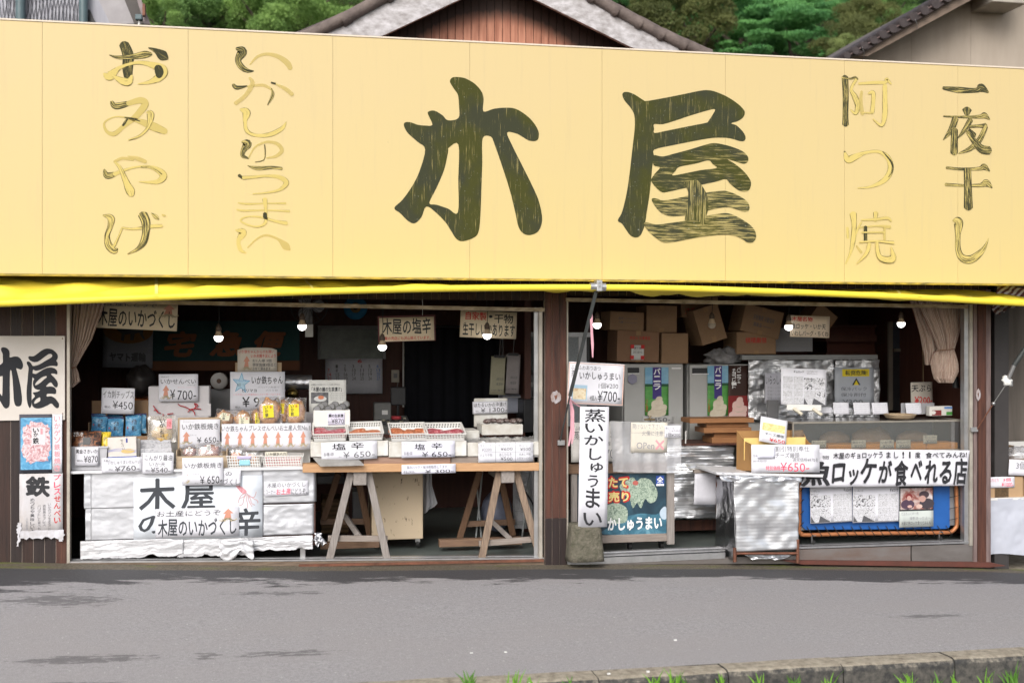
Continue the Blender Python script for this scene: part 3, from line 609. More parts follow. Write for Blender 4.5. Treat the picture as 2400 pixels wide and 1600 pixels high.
def glyph(c,strokes,name='painted_character'):
    me_v,me_f,uv,att=[],[],[],[]
    for si,st in enumerate(strokes):
        f,P_=st[0],st[1];pts=catmull([(float(x),float(y),float(w_)) for x,y,w_ in P_],6)
        Ys=YS-.002-.0006*si;W_=[py(c,x,y,Ys) for x,y,_ in pts];sc=CR[c][2]/F*(C0-W_[0]).length;acc=rnd.random()*9;n=len(pts)
        b0=len(me_v)
        for i,p in enumerate(W_):
            t=(W_[min(i+1,n-1)]-W_[max(i-1,0)]).normalized();s_=Vector((t.z,0,-t.x));h_=max(pts[i][2]*1.15,3)*sc/2
            if i:acc += (p-W_[i-1]).length
            cap=1.0
            q0,q1=p-s_*h_*cap,p+s_*h_*cap
            for k,v in enumerate((-1,-.5,0,.5,1)):
                q=q0.lerp(q1,k/4);bow=(1-v*v)*h_*.6*(-1 if i == 0 else 1 if i == n-1 else 0);q=q+t*bow
                me_v.append(q-WM[sign.name].translation);uv.append((acc*.45,(v*h_+si)*26));att.append((f,v))
        for i in range(n-1):
            for k in range(4):a_=b0+i*5+k;me_f.append((a_,a_+1,a_+6,a_+5))
    me=bpy.data.meshes.new(name);me.from_pydata([tuple(p) for p in me_v],[],me_f);me.materials.append(wm_)
    ul=me.uv_layers.new(name='UVMap');A=me.attributes.new('paint','FLOAT_VECTOR','POINT')
    for l in me.loops:ul.data[l.index].uv=uv[l.vertex_index]
    for i,(f,v) in enumerate(att):A.data[i].vector=(f,v,0)
    part_obj(name,me,None,sign)
glyph('A',[(.85,[(650,232,40),(672,290,46),(670,360,42),(672,405,34)]),(.75,[(575,290,4),(620,302,14),(700,298,22),(760,287,30),(793,285,16)]),(.95,[(780,252,5),(820,268,22),(855,293,44),(878,308,16)]),
            (.3,[(545,388,10),(575,400,38),(630,355,14),(720,330,14),(800,342,26),(850,370,48),(835,405,36),(790,430,18),(725,442,4)]),(1,[(828,352,30),(836,378,36),(834,403,24)]),(.35,[(592,398,8),(640,425,30),(675,430,30),(692,398,10)])])
glyph('A',[(.75,[(585,535,14),(608,558,28),(670,545,22)]),(.22,[(670,545,20),(735,528,28),(762,548,30),(715,610,26),(650,662,18),(600,703,20),(560,690,14),(548,645,8),(600,615,6),(660,618,8),(740,640,24),(805,665,38),(870,692,26)]),(.85,[(655,617,6),(700,625,7),(735,637,4)]),(.85,[(668,625,8),(655,645,10),(645,660,8)]),(.5,[(770,590,6),(790,600,30),(778,665,14),(735,712,10),(675,735,6)])])
glyph('A',[(.7,[(547,890,8),(562,922,28),(600,915,20)]),(.3,[(600,915,18),(680,885,10),(760,874,10),(820,888,22),(858,922,32),(825,955,20),(730,955,4)]),(.65,[(740,878,6),(780,878,10),(820,892,8),(850,915,5)]),(.15,[(600,850,12),(640,832,14),(700,838,12)]),(.4,[(605,852,10),(632,885,16),(662,955,26),(682,1000,38),(690,1024,24)]),(.14,[(670,820,4),(720,832,18),(765,850,16)])])
glyph('A',[(.62,[(540,1130,6),(582,1145,30),(578,1190,22),(562,1240,22),(572,1290,32),(600,1315,30),(616,1305,8)]),(.55,[(600,1290,12),(622,1245,8),(640,1200,8)]),(.5,[(640,1195,8),(700,1202,10),(780,1190,16),(850,1186,14)]),(.72,[(748,1125,40),(765,1165,38),(765,1220,30),(752,1272,28),(720,1308,14),(670,1333,4)]),(.7,[(795,1120,5),(818,1138,18),(833,1152,5)]),(.2,[(850,1127,6),(860,1131,10),(870,1132,5)])])
glyph('A',[(.8,[(1240,255,10),(1272,270,40),(1250,315,26),(1268,352,26),(1300,372,18),(1332,374,4)]),(.12,[(1312,340,6),(1350,300,12),(1400,285,14),(1460,298,20),(1508,332,26),(1525,362,20)])])
glyph('A',[(.9,[(1224,446,14),(1245,461,18),(1298,452,5)]),(.1,[(1298,455,8),(1380,448,14),(1425,470,12)]),(.7,[(1425,465,5),(1431,500,13),(1405,551,4)]),(.1,[(1310,408,10),(1325,440,20),(1290,500,18),(1235,545,18)]),(.95,[(1424,434,7),(1446,440,8)]),(.12,[(1448,442,6),(1500,468,18),(1535,498,18)])])
glyph('A',[(.42,[(1260,575,8),(1293,590,36),(1286,640,16),(1298,690,18),(1350,712,14),(1420,706,20),(1480,675,18),(1503,640,3)])])
glyph('A',[(.75,[(1270,745,8),(1298,755,38),(1278,790,22),(1275,818,18),(1305,832,6)]),(.14,[(1305,830,6),(1340,772,8),(1400,746,12),(1455,756,16),(1480,790,18),(1450,820,14),(1400,830,6)]),(.8,[(1389,760,5),(1392,800,5),(1384,840,4),(1340,851,3)])])
glyph('A',[(.72,[(1300,870,3),(1350,884,18),(1430,880,14),(1480,886,14)]),(.95,[(1254,920,14),(1276,936,12)]),(.28,[(1276,934,16),(1330,930,14),(1400,924,12),(1465,930,18),(1503,958,24),(1470,995,14),(1400,1012,8),(1328,1018,5)])])
glyph('A',[(.25,[(1250,1065,6),(1300,1071,10),(1400,1068,6),(1500,1068,10)]),(.28,[(1243,1100,7),(1280,1106,9),(1400,1104,6),(1520,1109,10)]),(.3,[(1390,1045,22),(1395,1100,14),(1393,1168,14),(1350,1190,8),(1290,1176,8),(1263,1155,8),(1300,1137,6),(1370,1140,8),(1440,1160,12),(1505,1172,18)]),(1,[(1391,1120,16),(1392,1142,18)])])
glyph('A',[(.3,[(1236,1208,5),(1275,1220,34),(1252,1265,18),(1262,1310,18),(1290,1328,6)]),(.14,[(1300,1300,6),(1350,1253,8),(1400,1235,10),(1460,1256,12),(1500,1292,34),(1522,1312,8)])])
glyph('C',[(.82,[(852,405,30),(856,500,28),(855,600,26),(855,655,30)]),(.7,[(835,408,6),(880,414,8),(905,408,12),(918,418,10)]),(.5,[(910,420,14),(885,470,14),(905,510,26),(920,555,26),(908,595,16),(880,575,4)]),(.3,[(925,440,10),(1000,435,14),(1065,432,14),(1070,415,14),(1095,442,8)]),(.14,[(940,480,12),(935,540,18),(945,600,18)]),(.42,[(975,492,8),(1000,488,20),(1000,540,18),(995,588,20)]),(.2,[(945,592,6),(1000,594,8)]),(.36,[(1062,448,20),(1062,520,22),(1062,600,24),(1045,658,14),(1000,625,4)])])
glyph('C',[(.9,[(850,795,8),(858,830,16)]),(.32,[(852,805,14),(868,838,32),(905,825,28),(960,802,14),(1030,797,14),(1080,832,24),(1092,890,28),(1060,945,24),(990,980,12),(920,988,5)]),(.8,[(1050,796,4),(1095,850,9),(1102,890,9),(1082,930,5)])])
glyph('C',[(.42,[(895,1122,34),(900,1180,24),(895,1260,24),(880,1330,13),(855,1385,6)]),(.32,[(865,1195,12),(868,1250,12)]),(.3,[(940,1165,6),(920,1200,12),(908,1235,6)]),(.14,[(912,1290,8),(938,1325,14)]),(.5,[(1014,1117,24),(1012,1160,14)]),(.28,[(940,1155,7),(1010,1152,11),(1075,1145,14),(1095,1162,8)]),(.2,[(925,1195,7),(1020,1186,8),(1090,1192,16)]),(.9,[(960,1190,16),(960,1262,16)]),(.2,[(1060,1190,12),(1060,1262,12)]),(.42,[(940,1220,7),(1060,1219,7)]),(.35,[(930,1271,7),(1020,1266,9),(1108,1274,14)]),(.35,[(980,1280,18),(965,1330,16),(915,1383,4)]),(.42,[(1020,1275,16),(1030,1340,22),(1060,1362,28),(1105,1355,30),(1094,1295,4)])])
glyph('C',[(.85,[(1368,463,14),(1450,473,26),(1540,475,20),(1568,462,36),(1605,486,8)])])
glyph('C',[(.82,[(1493,577,44),(1492,602,22)]),(.72,[(1370,611,7),(1480,615,11),(1560,613,16),(1585,607,26),(1612,628,5)]),(.8,[(1432,622,30),(1410,682,26),(1368,735,4)]),(.78,[(1427,680,30),(1425,803,34)]),(.78,[(1512,628,24),(1480,682,20),(1445,725,4)]),(.8,[(1502,665,11),(1560,661,13),(1592,660,22)]),(.72,[(1592,664,20),(1560,732,24),(1510,780,20),(1450,805,4)]),(.78,[(1495,690,14),(1530,740,24),(1570,782,34),(1612,790,34)]),(.88,[(1505,678,8),(1530,712,26)])])
glyph('C',[(.75,[(1385,881,12),(1460,888,12),(1555,886,16),(1583,877,28),(1612,899,5)]),(.68,[(1380,969,14),(1470,974,12),(1560,973,16),(1595,962,32),(1625,986,5)]),(.8,[(1495,892,34),(1498,990,36),(1500,1090,42)])])
glyph('C',[(.62,[(1418,1158,6),(1447,1166,44),(1445,1230,26),(1446,1305,26),(1466,1352,32),(1512,1362,36),(1560,1330,28),(1590,1290,14),(1606,1250,2)])])
# ================================================================== awning on its bar, clamp and brace arms
aw=thing('awning','bright yellow cloth awning stretched from the shop wall to a bent front bar','awning',(0,-.55,2.0))
bar=[(-160,717),(0,711),(398,695.5),(731,683.5),(1050,676),(1400,674),(1660,678),(2080,694),(2400,711),(2560,720)]
barp=[py('P',x,y,-.62) for x,y in bar];barc=[Vector(p) for p in catmull([tuple(p) for p in barp],8)]
yel=mat('yellow_awning_cloth',(.84,.675,.075),.55,c2=(.74,.60,.035),sc=2,stretch=(1,1,1),amt=.8)
MB().tube(barc,.026,10).build('front_bar',yel,aw)
backp=[(-160,640,-.04),(0,640,-.04),(398,644,-.04),(731,648,-.04),(1050,662,-.04),(1400,670,-.04),(1660,675,-.04),(2080,678,-.04),(2296,681,-.04),(2480,712,-.3)]
backc=[Vector(p) for p in catmull([tuple(py('P',x,y,Y)) for x,y,Y in backp],8)]
nB=len(backc)-1
def clothf(u,v):
    i=u*nB;k=min(int(i),nB-1);f=i-k;a=backc[k].lerp(backc[k+1],f);b=barc[k].lerp(barc[k+1],f)
    p=a.lerp(b,v);s_=math.sin(math.pi*v)
    w_=.045*s_*(noise.noise(Vector((u*9+v*1.2,v*2,3)))+.6*noise.noise(Vector((u*26-v*4,v*3.5,8))))-.03*s_
    w_ += .012*s_*math.sin((u*110+v*9)+5*noise.noise(Vector((u*5,v*2,1))))
    return p+Vector((0,-.5*w_,w_))+(b-a)*0+(Vector((0,-.026,.004)) if v > .97 else Vector((0,0,0)))
MB().grid(240,24,clothf).build('cloth',yel,aw)
seam=flat('awning_seam',(.9,.78,.22))
for u0,u1 in ((.085,.05),(.213,.213),(.325,.345),(.62,.66),(.78,.80),(.845,.885)):
    MB().grid(2,20,lambda u,v:clothf(u0+(u1-u0)*v+(u-.5)*.0022,v)+Vector((0,-.004,.004))).build('seam',seam,aw)
c1=py('P',1401,672,-.62)
cl=thing('awning_brace','grey metal brace arm from the awning bar clamp down to the middle post','brace',tuple(c1))
MB().tube([(c1.x-.062,-.62,c1.z+.001),(c1.x+.062,-.62,c1.z-.002)],.031,12).build('collar',alu,cl)
MB().box(c1.x-.018,c1.x+.026,-.665,-.575,c1.z-.035,c1.z+.05).build('clamp',alu,cl,bevel=.003)
for dz in (.03,.005):MB().tube([(c1.x+.004,-.668,c1.z+dz),(c1.x+.004,-.675,c1.z+dz)],.007,8).build('bolt',steel,cl)
pa,pb,pc=py('J',595,190,-.6),py('J',330,1250,-.24),py('M',215,318,-.035)
dark_arm=mat('grey_green_arm',(.10,.11,.11),.45,.5,c2=(.06,.065,.065),sc=8)
MB().beam(pa,pb,.026,.018).build('arm',dark_arm,cl);MB().tube([pb,pc],.007,8).build('rod',dark_arm,cl)
MB().box(pc.x-.02,pc.x+.04,-.05,-.02,pc.z-.02,pc.z+.02).build('wall_plate',alu,cl,bevel=.002)
cr_=thing('awning_brace','metal brace arm with a taped turnbuckle rising from the end post beside the neighbouring stall','brace',tuple(py('O',1190,190,-.05)))
q0,q1,q2,q3,q4=py('O',1195,190,-.05),py('L',1430,1330,-.16),py('L',1560,1130,-.22),py('L',1640,940,-.28),py('L',1800,700,-.36)
MB().tube([q0,q1],.006,8).build('rod',rusty,cr_);MB().tube([q1,q2],.004,8).build('rod',steel,cr_);MB().tube([q2,q3],.018,10).build('turnbuckle',alu,cr_);MB().tube([q3,q4,q4+(q4-q3)],.02,10).build('arm',dark_arm,cr_)
MB().ball(tuple((q1)),.018,sc=(1,1,1)).build('joint',steel,cr_)
tp=q2.lerp(q3,.15);MB().ball(tuple(tp),.045,10,7,(1,.6,1),.7,3).build('tape_wrap',flat('white_tape',(.75,.75,.73)),cr_)
MB().box(q0.x-.05,q0.x+.01,-.055,-.034,q0.z-.02,q0.z+.02).build('wall_plate',alu,cr_,bevel=.002)
# ================================================================== the wooded hill behind
def hillz(x,y):return-1+max(0,y-12)*.46+1.5*noise.noise(Vector((x*.05,y*.05,0)))
hm=mat('forest_floor',(.012,.02,.010),.95,c2=(.006,.01,.006),sc=2,bump=.5)
MB().grid(30,30,lambda u,v:(-70+160*u,14+100*v,hillz(-70+160*u,14+100*v))).build('hill',hm,kind='structure')
def leaf_mat(name,c,c2):
    m,n,b=nodes(name);L=n.links.new;N=n.nodes.new;b.inputs['Roughness'].default_value=.55;b.inputs['Specular IOR Level'].default_value=.25
    g=N('ShaderNodeNewGeometry');nz=N('ShaderNodeTexNoise');nz.inputs['Scale'].default_value=1.3;nz.inputs['Detail'].default_value=6;L(g.outputs['Position'],nz.inputs[0])
    rp=N('ShaderNodeValToRGB');e=rp.color_ramp.elements;e[0].position=.35;e[1].position=.65;e[0].color=(*c2,1);e[1].color=(*c,1);L(nz.outputs[0],rp.inputs[0]);L(rp.outputs[0],b.inputs['Base Color'])
    tl2=N('ShaderNodeBsdfTranslucent');L(rp.outputs[0],tl2.inputs[0]);ms_=N('ShaderNodeMixShader');ms_.inputs[0].default_value=.38;L(b.outputs[0],ms_.inputs[1]);L(tl2.outputs[0],ms_.inputs[2]);L(ms_.outputs[0],n.nodes['Material Output'].inputs[0])
    return m
LM={'bright':leaf_mat('leaf_bright',(.30,.46,.13),(.18,.31,.085)),'dark':leaf_mat('leaf_dark',(.11,.20,.07),(.06,.12,.045)),'blue':leaf_mat('leaf_green',(.17,.40,.12),(.075,.22,.075)),
      'olive':leaf_mat('leaf_olive',(.19,.21,.07),(.11,.13,.045)),'mid':leaf_mat('leaf_mid',(.22,.37,.11),(.13,.24,.075)),'lime':leaf_mat('leaf_lime',(.32,.38,.14),(.2,.27,.09))}
CROWN={}
def crown_mesh(kind,seed):
    if (kind,seed) in CROWN:return CROWN[kind,seed]
    r_=random.Random(seed*31+len(kind));V,Fc=[],[]
    flatk=kind == 'layer';lobes=[]
    for i in range(40 if flatk else 22):
        a=r_.uniform(0,6.283);q=r_.random() ** .6;z=r_.uniform(-.5,.95)
        rr=math.sqrt(max(.05,1-z*z*.8))
        lobes.append(((math.cos(a)*q*rr,math.sin(a)*q*rr,z*.75),r_.uniform(.2,.34) if flatk else r_.uniform(.2,.38),.34 if flatk else .8))
    for (c,rad,fz) in lobes:
        for _ in range(800 if flatk else 1200):
            d=Vector((r_.gauss(0,1),r_.gauss(0,1),r_.gauss(0,1))).normalized()
            if d.z <-.25 and r_.random() < .7:d.z=-d.z
            k=rad*(.72+.32*r_.random()+.22*noise.noise(d*3+Vector(c)*5))
            p=Vector(c)+Vector((d.x*k,d.y*k,d.z*k*fz))
            s_=r_.uniform(.014,.032)
            n_=(d*.7+Vector((r_.uniform(-1,1),r_.uniform(-1,1),r_.uniform(-.4,1)))).normalized()
            t=n_.orthogonal().normalized();b=n_.cross(t);t=t*math.cos(a)+b*math.sin(a) if (a := r_.uniform(0,6.3)) else t;b=n_.cross(t)
            i0=len(V);V += [p-t*s_,p+b*s_*.45,p+t*s_,p-b*s_*.45];Fc.append((i0,i0+1,i0+2,i0+3))
    me=bpy.data.meshes.new('crown');me.from_pydata([tuple(v) for v in V],[],Fc);CROWN[kind,seed]=me;return me
bark=mat('bark',(.09,.07,.05),.9,c2=(.04,.03,.025),sc=9,stretch=(4,4,1),bump=.5)
trunkm={}
def tree(x,y,z,r,col,kind,seed,label,group='trees on the wooded hill'):
    me0=crown_mesh(kind,seed % 3)
    me=me0.copy() if me0.materials and me0.materials[0] != LM[col] else me0
    key=(kind,seed % 3,col)
    if key in trunkm:me=trunkm[key]
    else:
        if me is not me0:me.materials.clear()
        if not me.materials:me.materials.append(LM[col])
        trunkm[key]=me
    t=thing('pine_tree' if kind == 'layer' else 'broadleaf_tree',label,'tree',(x,y,z),(0,0,0),group)
    c=bpy.data.objects.new('crown',me);COL.objects.link(c);c.parent=t;c.location=(0,0,r*1.6);c.scale=(r,r,r*.95);c.rotation_euler.z=seed*1.7
    q=MB().tube([(0,0,-2),(.1*r,0,.8*r),(0,.05*r,1.6*r)],[.13*r,.10*r,.05*r],7)
    for k in range(5):
        a=k*1.3+seed;q.tube([(0,0,r*(.8+.12*k)),(math.cos(a)*.3*r,math.sin(a)*.3*r,r*(1.25+.1*k)),(math.cos(a)*.6*r,math.sin(a)*.6*r,r*(1.5+.1*k))],[.05*r,.035*r,.012*r],5)
    q.build('trunk',bark,t,local=True)
TR=[ # px, py of crown centre, distance behind facade, crown radius, colour, kind, label
 (372,18,22,1.5,'mid','round','mid green leafy tree directly behind the grey house gutter'),
 (385,52,19,.7,'bright','round','small bright shrub like tree poking over the sign beside the grey house'),
 (470,-40,34,3.6,'dark','round','very dark evergreen in the shaded gap of the wood beside the grey house'),
 (495,30,25,1.5,'dark','round','olive dark rounded tree at the edge of the shaded gap in the wood'),
 (560,25,24,1.5,'bright','round','bright yellow green tree right of the shaded gap in the wood'),
 (620,50,22,1.4,'bright','round','bright green tree low above the second sign seam'),
 (640,-15,30,2.0,'mid','round','taller green tree above the bright trees over the sign'),
 (700,40,23,1.6,'bright','round','bright green tree leaning towards the brown gable roof'),
 (720,0,28,1.6,'lime','round','pale blossoming tree crown between the bright trees and the brown gable'),
 (765,20,25,1.4,'mid','round','green tree touching the tiled verge of the brown gable'),
 (820,-10,30,2.0,'dark','round','dark tree crown just over the tiles of the brown gable'),
 (1470,-10,26,2.0,'blue','layer','layered deep green tree rising behind the descending tiles of the brown gable'),
 (1560,25,24,1.7,'blue','layer','layered green tree above the olive bush beside the brown gable'),
 (1520,55,19,1.0,'olive','round','small olive brown tree touching the lower tiles of the brown gable'),
 (1630,85,19,1.45,'olive','round','wide olive brown rounded tree standing just above the sign'),
 (1660,35,26,1.8,'blue','layer','layered green tree above the wide olive tree'),
 (1740,90,22,1.6,'blue','layer','low layered green tree beside the wide olive tree'),
 (1760,15,30,1.7,'lime','round','pale yellow green tree high in the middle of the hillside'),
 (1800,60,25,1.8,'blue','layer','layered green tree in the middle of the hillside above the sign'),
 (1860,110,21,1.5,'blue','layer','layered green tree low above the sign beneath the olive dome'),
 (1900,75,23,1.3,'blue','layer','layered green tree between the pale tree and the olive dome'),
 (1885,15,29,2.1,'dark','round','tall dark rounded tree near the top of the hillside'),
 (1985,20,27,2.0,'mid','round','tall mid green rounded tree beside the dark tree on the hillside'),
 (2020,65,21,1.0,'olive','round','olive brown domed tree beside the tiled roof of the beige house'),
 (1990,105,18,.85,'olive','round','low olive tree just above the sign beside the beige house roof'),
 (2080,45,22,1.1,'mid','round','green tree meeting the roof tiles of the beige house'),
 (2110,-15,28,1.9,'dark','round','dark tree crown above the roof tiles of the beige house'),
 (1990,118,14,.4,'lime','round','small lime green shrub like tree at the foot of the beige house roof tiles'),
]
for i,(x,y,Y,r,col,kind,lab) in enumerate(TR):
    p=py('P',x,y,Y);tree(p.x,Y,p.z-1.6*r,r,col,kind,i,lab)
back=MB();r_=random.Random(5)
for i in range(34):
    x=-22+i*2.1;Y=38+7*r_.random();z=CZ+(Y-CY)*r_.uniform(.2,.34)
    back.ball((x,Y,z-1),r_.uniform(3,4.2),22,16,(1,1,1),.5,i)
fo=back.build('forest_mass',leaf_mat('leaf_far',(.03,.06,.02),(.008,.018,.01)),kind='stuff',label='dark forest filling the slope behind the separate trees')
# ================================================================== brown gable house behind the sign
YG=2.6
gh=thing('gable_house','brown boarded gable with flaking white bargeboards and grey roof tiles behind the sign','house',(py('P',1140,60,YG).x,YG,2.6))
def gp(x,y,Y=YG):p=py('P',x,y,Y);return (p.x,p.z)
apex_in=(1162,-48)
xs0,xs1=gp(880,90)[0],gp(1500,110)[0];n=34
def gb_mat():
    m,n_,b=nodes('gable_board');L=n_.links.new;N=n_.nodes.new;b.inputs['Roughness'].default_value=.7
    g=N('ShaderNodeNewGeometry');mp=N('ShaderNodeMapping');mp.inputs['Scale'].default_value=(9,9,.8);L(g.outputs['Position'],mp.inputs[0])
    nz=N('ShaderNodeTexNoise');nz.inputs['Scale'].default_value=3;nz.inputs['Detail'].default_value=7;L(mp.outputs[0],nz.inputs[0])
    rp=N('ShaderNodeValToRGB');e=rp.color_ramp.elements;e[0].position=.3;e[1].position=.7;e[0].color=(.30,.11,.065,1);e[1].color=(.55,.25,.16,1);L(nz.outputs[0],rp.inputs[0])
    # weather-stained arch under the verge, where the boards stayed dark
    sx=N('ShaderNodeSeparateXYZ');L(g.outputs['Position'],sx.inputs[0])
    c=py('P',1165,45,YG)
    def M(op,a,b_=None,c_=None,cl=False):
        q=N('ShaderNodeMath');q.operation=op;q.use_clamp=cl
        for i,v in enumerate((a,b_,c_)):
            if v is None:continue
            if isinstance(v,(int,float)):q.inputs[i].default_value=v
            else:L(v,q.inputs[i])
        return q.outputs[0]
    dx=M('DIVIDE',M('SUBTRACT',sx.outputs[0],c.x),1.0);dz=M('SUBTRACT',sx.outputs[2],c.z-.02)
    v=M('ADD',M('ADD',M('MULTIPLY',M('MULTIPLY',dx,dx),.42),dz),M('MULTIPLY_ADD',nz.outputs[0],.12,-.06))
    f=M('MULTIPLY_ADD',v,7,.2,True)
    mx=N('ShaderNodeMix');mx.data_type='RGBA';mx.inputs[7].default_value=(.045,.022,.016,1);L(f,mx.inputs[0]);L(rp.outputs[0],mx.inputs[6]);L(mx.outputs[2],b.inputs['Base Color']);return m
gbm=gb_mat()
_l,_a,_r=gp(640,96),gp(1150,-118),gp(1660,128)
def gtop(x):return (_l[1]+(_a[1]-_l[1])*(x-_l[0])/(_a[0]-_l[0]) if x < _a[0] else _a[1]+(_r[1]-_a[1])*(x-_a[0])/(_r[0]-_a[0]))-.08
for i in range(n):
    a=xs0+(xs1-xs0)*i/n;b=a+(xs1-xs0)/n-.006
    MB().plate([(a,3.2),(b,3.2),(b,gtop(b)),(a,gtop(a))],YG,YG+.02).build('board',gbm,gh)
MB().plate([(xs0,3.2),(xs1,3.2),(xs1,gtop(xs1)),(gp(1150,0)[0],gtop(gp(1150,0)[0])),(xs0,gtop(xs0))],YG+.021,YG+.04).build('backing',wall_wood3,gh)
barge=mat('flaking_bargeboard',(.56,.54,.56),.85,c2=(.26,.24,.235),sc=9,stretch=(1,1,1.6),amt=.45,bump=.8,bsc=16,detail=10)
for pts,nm in (([(640,96),(806,60),(960,-22),(1150,-110),(1162,-52),(1077,0),(903,82),(760,130)],'bargeboard'),([(1150,-110),(1392,4),(1560,92),(1640,130),(1530,132),(1470,107),(1255,0),(1162,-52)],'bargeboard')):
    P_=[gp(x,y,YG-.35) for x,y in pts];MB().plate(P_,YG-.35,YG-.30).build(nm,barge,gh,bevel=.004)
tile_m=mat('roof_tile_grey',(.17,.135,.12),.8,c2=(.085,.065,.06),sc=9,bump=.7,bsc=30)
roofm=mat('roof_slab',(.12,.1,.095),.8)
pl=gp(640,96,YG-.35);pt=gp(1150,-118,YG-.35);pr=gp(1660,128,YG-.35)
for q,nm in (((pl,pt),'roof_slope'),((pt,pr),'roof_slope')):
    (x0,z0),(x1,z1)=q
    MB().add([(x0,YG-.32,z0),(x1,YG-.32,z1),(x1,YG+6,z1),(x0,YG+6,z0),(x0,YG-.32,z0-.06),(x1,YG-.32,z1-.06),(x1,YG+6,z1-.06),(x0,YG+6,z0-.06)],[(0,1,2,3),(4,7,6,5),(0,4,5,1),(3,2,6,7),(0,3,7,4),(1,5,6,2)]).build(nm,roofm,gh)
def verge(P_,Q_,n_):
    P_,Q_=Vector(P_),Vector(Q_)
    for i in range(n_):
        a=P_.lerp(Q_,i/n_);b=P_.lerp(Q_,(i+1.06)/n_);d=b-a
        q=MB();q.tube([a+Vector((0,0,.012)),a.lerp(b,.8)+Vector((0,0,.006)),a.lerp(b,.84),b],[.062,.062,.07,.07],10)
        q.build('verge_tile',tile_m,gh)
Yv=YG-.36
tl_=[py('P',x,y,Yv) for x,y in ((706,92),(806,46),(908,-8),(1150,-132))]
tr_=[py('P',x,y,Yv) for x,y in ((1150,-132),(1389,-6),(1445,26),(1500,55),(1552,82),(1604,106),(1660,130))]
verge(tl_[1],tl_[0],1);verge(tl_[2],tl_[1],1);verge(tl_[3],tl_[2],4);verge(tr_[0],tr_[1],4)
for a,b in zip(tr_[1:],tr_[2:]):verge(a,b,1)
# ================================================================== grey house by the sign's near end
YH=5.0
hh=thing('grey_house','pale grey boarded house side with teal downpipes and a sloping eave','house',tuple(py('P',120,40,YH)))
def hp(x,y,Y=YH):p=py('X',x,y,Y);return (p.x,p.z)
hw=mat('grey_house_board',(.40,.40,.44),.7,c2=(.30,.30,.34),sc=3,stretch=(6,6,.5))
x0=hp(-500,100)[0];x1=hp(1190,100)[0];n=22
for i in range(n):
    a=x0+(x1-x0)*i/n;MB().box(a,a+(x1-x0)/n-.006,YH,YH+.02,3.6,8).build('board',hw,hh)
MB().box(x0,x1,YH+.015,YH+.1,3.6,8).build('backing',ink_soft,hh)
teal=mat('teal_pipe',(.10,.15,.165),.4,c2=(.07,.10,.11),sc=6)
for xa,rr in ((283,.055),(1150,.05)):
    X_=hp(xa,100,YH-.08)[0];MB().tube([(X_,YH-.08,3.6),(X_,YH-.08,8)],rr,12).build('downpipe',teal,hh)
mesh_m=flat('net_cord',(.07,.07,.08));nq=MB()
for i in range(44):
    xa=20+i*25;a=hp(xa,300,YH-.02);b=hp(xa+(60 if i % 2 else-45) ,-60,YH-.02)
    nq.tube([(a[0],YH-.012,a[1]),((a[0]+b[0])/2+.012*math.sin(i*3),YH-.012,(a[1]+b[1])/2),(b[0],YH-.012,b[1])],.0035,4)
nq.build('bird_net',mesh_m,hh,kind='stuff')
for pts,Y0,th,nm,m_ in (([(1200,-60),(1340,-60),(1530,330),(1190,330),(1190,160)],YH+.02,.05,'gable_wall',hw),([(1185,135),(1235,135),(1320,320),(1185,320)],YH-.0,.015,'vent_opening',black_pl),
        ([(1330,-60),(1700,-60),(1860,330),(1520,330)],YH-.3,.03,'soffit',mat('soffit',(.36,.34,.35),.7)),([(1690,-60),(1880,-60),(2000,330),(1850,330)],YH-.6,.04,'eave_board',mat('dark_eave',(.09,.08,.075),.7)),
        ([(1870,-60),(1925,-60),(2070,335),(1985,335)],YH-.7,.06,'verge_board',mat('verge_board',(.30,.25,.25),.8,c2=(.2,.17,.17),sc=6))):
    MB().plate([hp(x,y,Y0) for x,y in pts],Y0,Y0+th).build(nm,m_,hh)
a=hp(1970,70,YH-.75);b=hp(2005,70,YH-.75);c=hp(1985,230,YH-.75)
MB().box(a[0],b[0],YH-.8,YH-.72,c[1],a[1]).build('eave_end_tile',rusty,hh)
a=hp(1870,210,YH-.8);b=hp(1965,290,YH-.8);MB().box(a[0],b[0],YH-.85,YH-.76,b[1],a[1]).build('gutter_box',teal,hh,bevel=.01)
MB().tube([((a[0]+b[0])/2,YH-.8,b[1]-.5),((a[0]+b[0])/2,YH-.8,b[1])],.012,8).build('gutter_pipe',white_pl,hh)
# ================================================================== beige house by the far end
YB=5.0
bh=thing('beige_house','beige plastered house gable with dark tiled verge and brown gutter behind the sign','house',tuple(py('P',2300,60,YB)))
def bpnt(x,y,Y=YB):p=py('W',x,y,Y);return (p.x,p.z)
bw=mat('beige_render',(.40,.34,.28),.85,c2=(.32,.27,.22),sc=1.6,stretch=(2,2,.5),bump=.2,bsc=60)
sx_=[bpnt(x,400)[0] for x in (380,1113,1765,2500,3300)]
_p,_q=bpnt(520,620),bpnt(1700,-20)
def rz(x):return _p[1]+(_q[1]-_p[1])*(x-_p[0])/(_q[0]-_p[0])+.1
for a,b in zip(sx_,sx_[1:]):MB().plate([(a+.002,3.4),(b-.002,3.4),(b-.002,rz(b)),(a+.002,max(3.41,rz(a)))],YB,YB+.03).build('wall_panel',bw,bh)
MB().plate([(sx_[0],3.4),(sx_[-1],3.4),(sx_[-1],rz(sx_[-1])),(sx_[0],max(3.41,rz(sx_[0])))],YB+.031,YB+.08).build('backing',black_pl,bh)
eave=mat('eave_timber',(.24,.18,.135),.75,c2=(.13,.095,.075),sc=3,stretch=(1.5,1,3),amt=1)
dkb=mat('brown_gutter',(.055,.038,.036),.45,c2=(.035,.025,.025),sc=5)
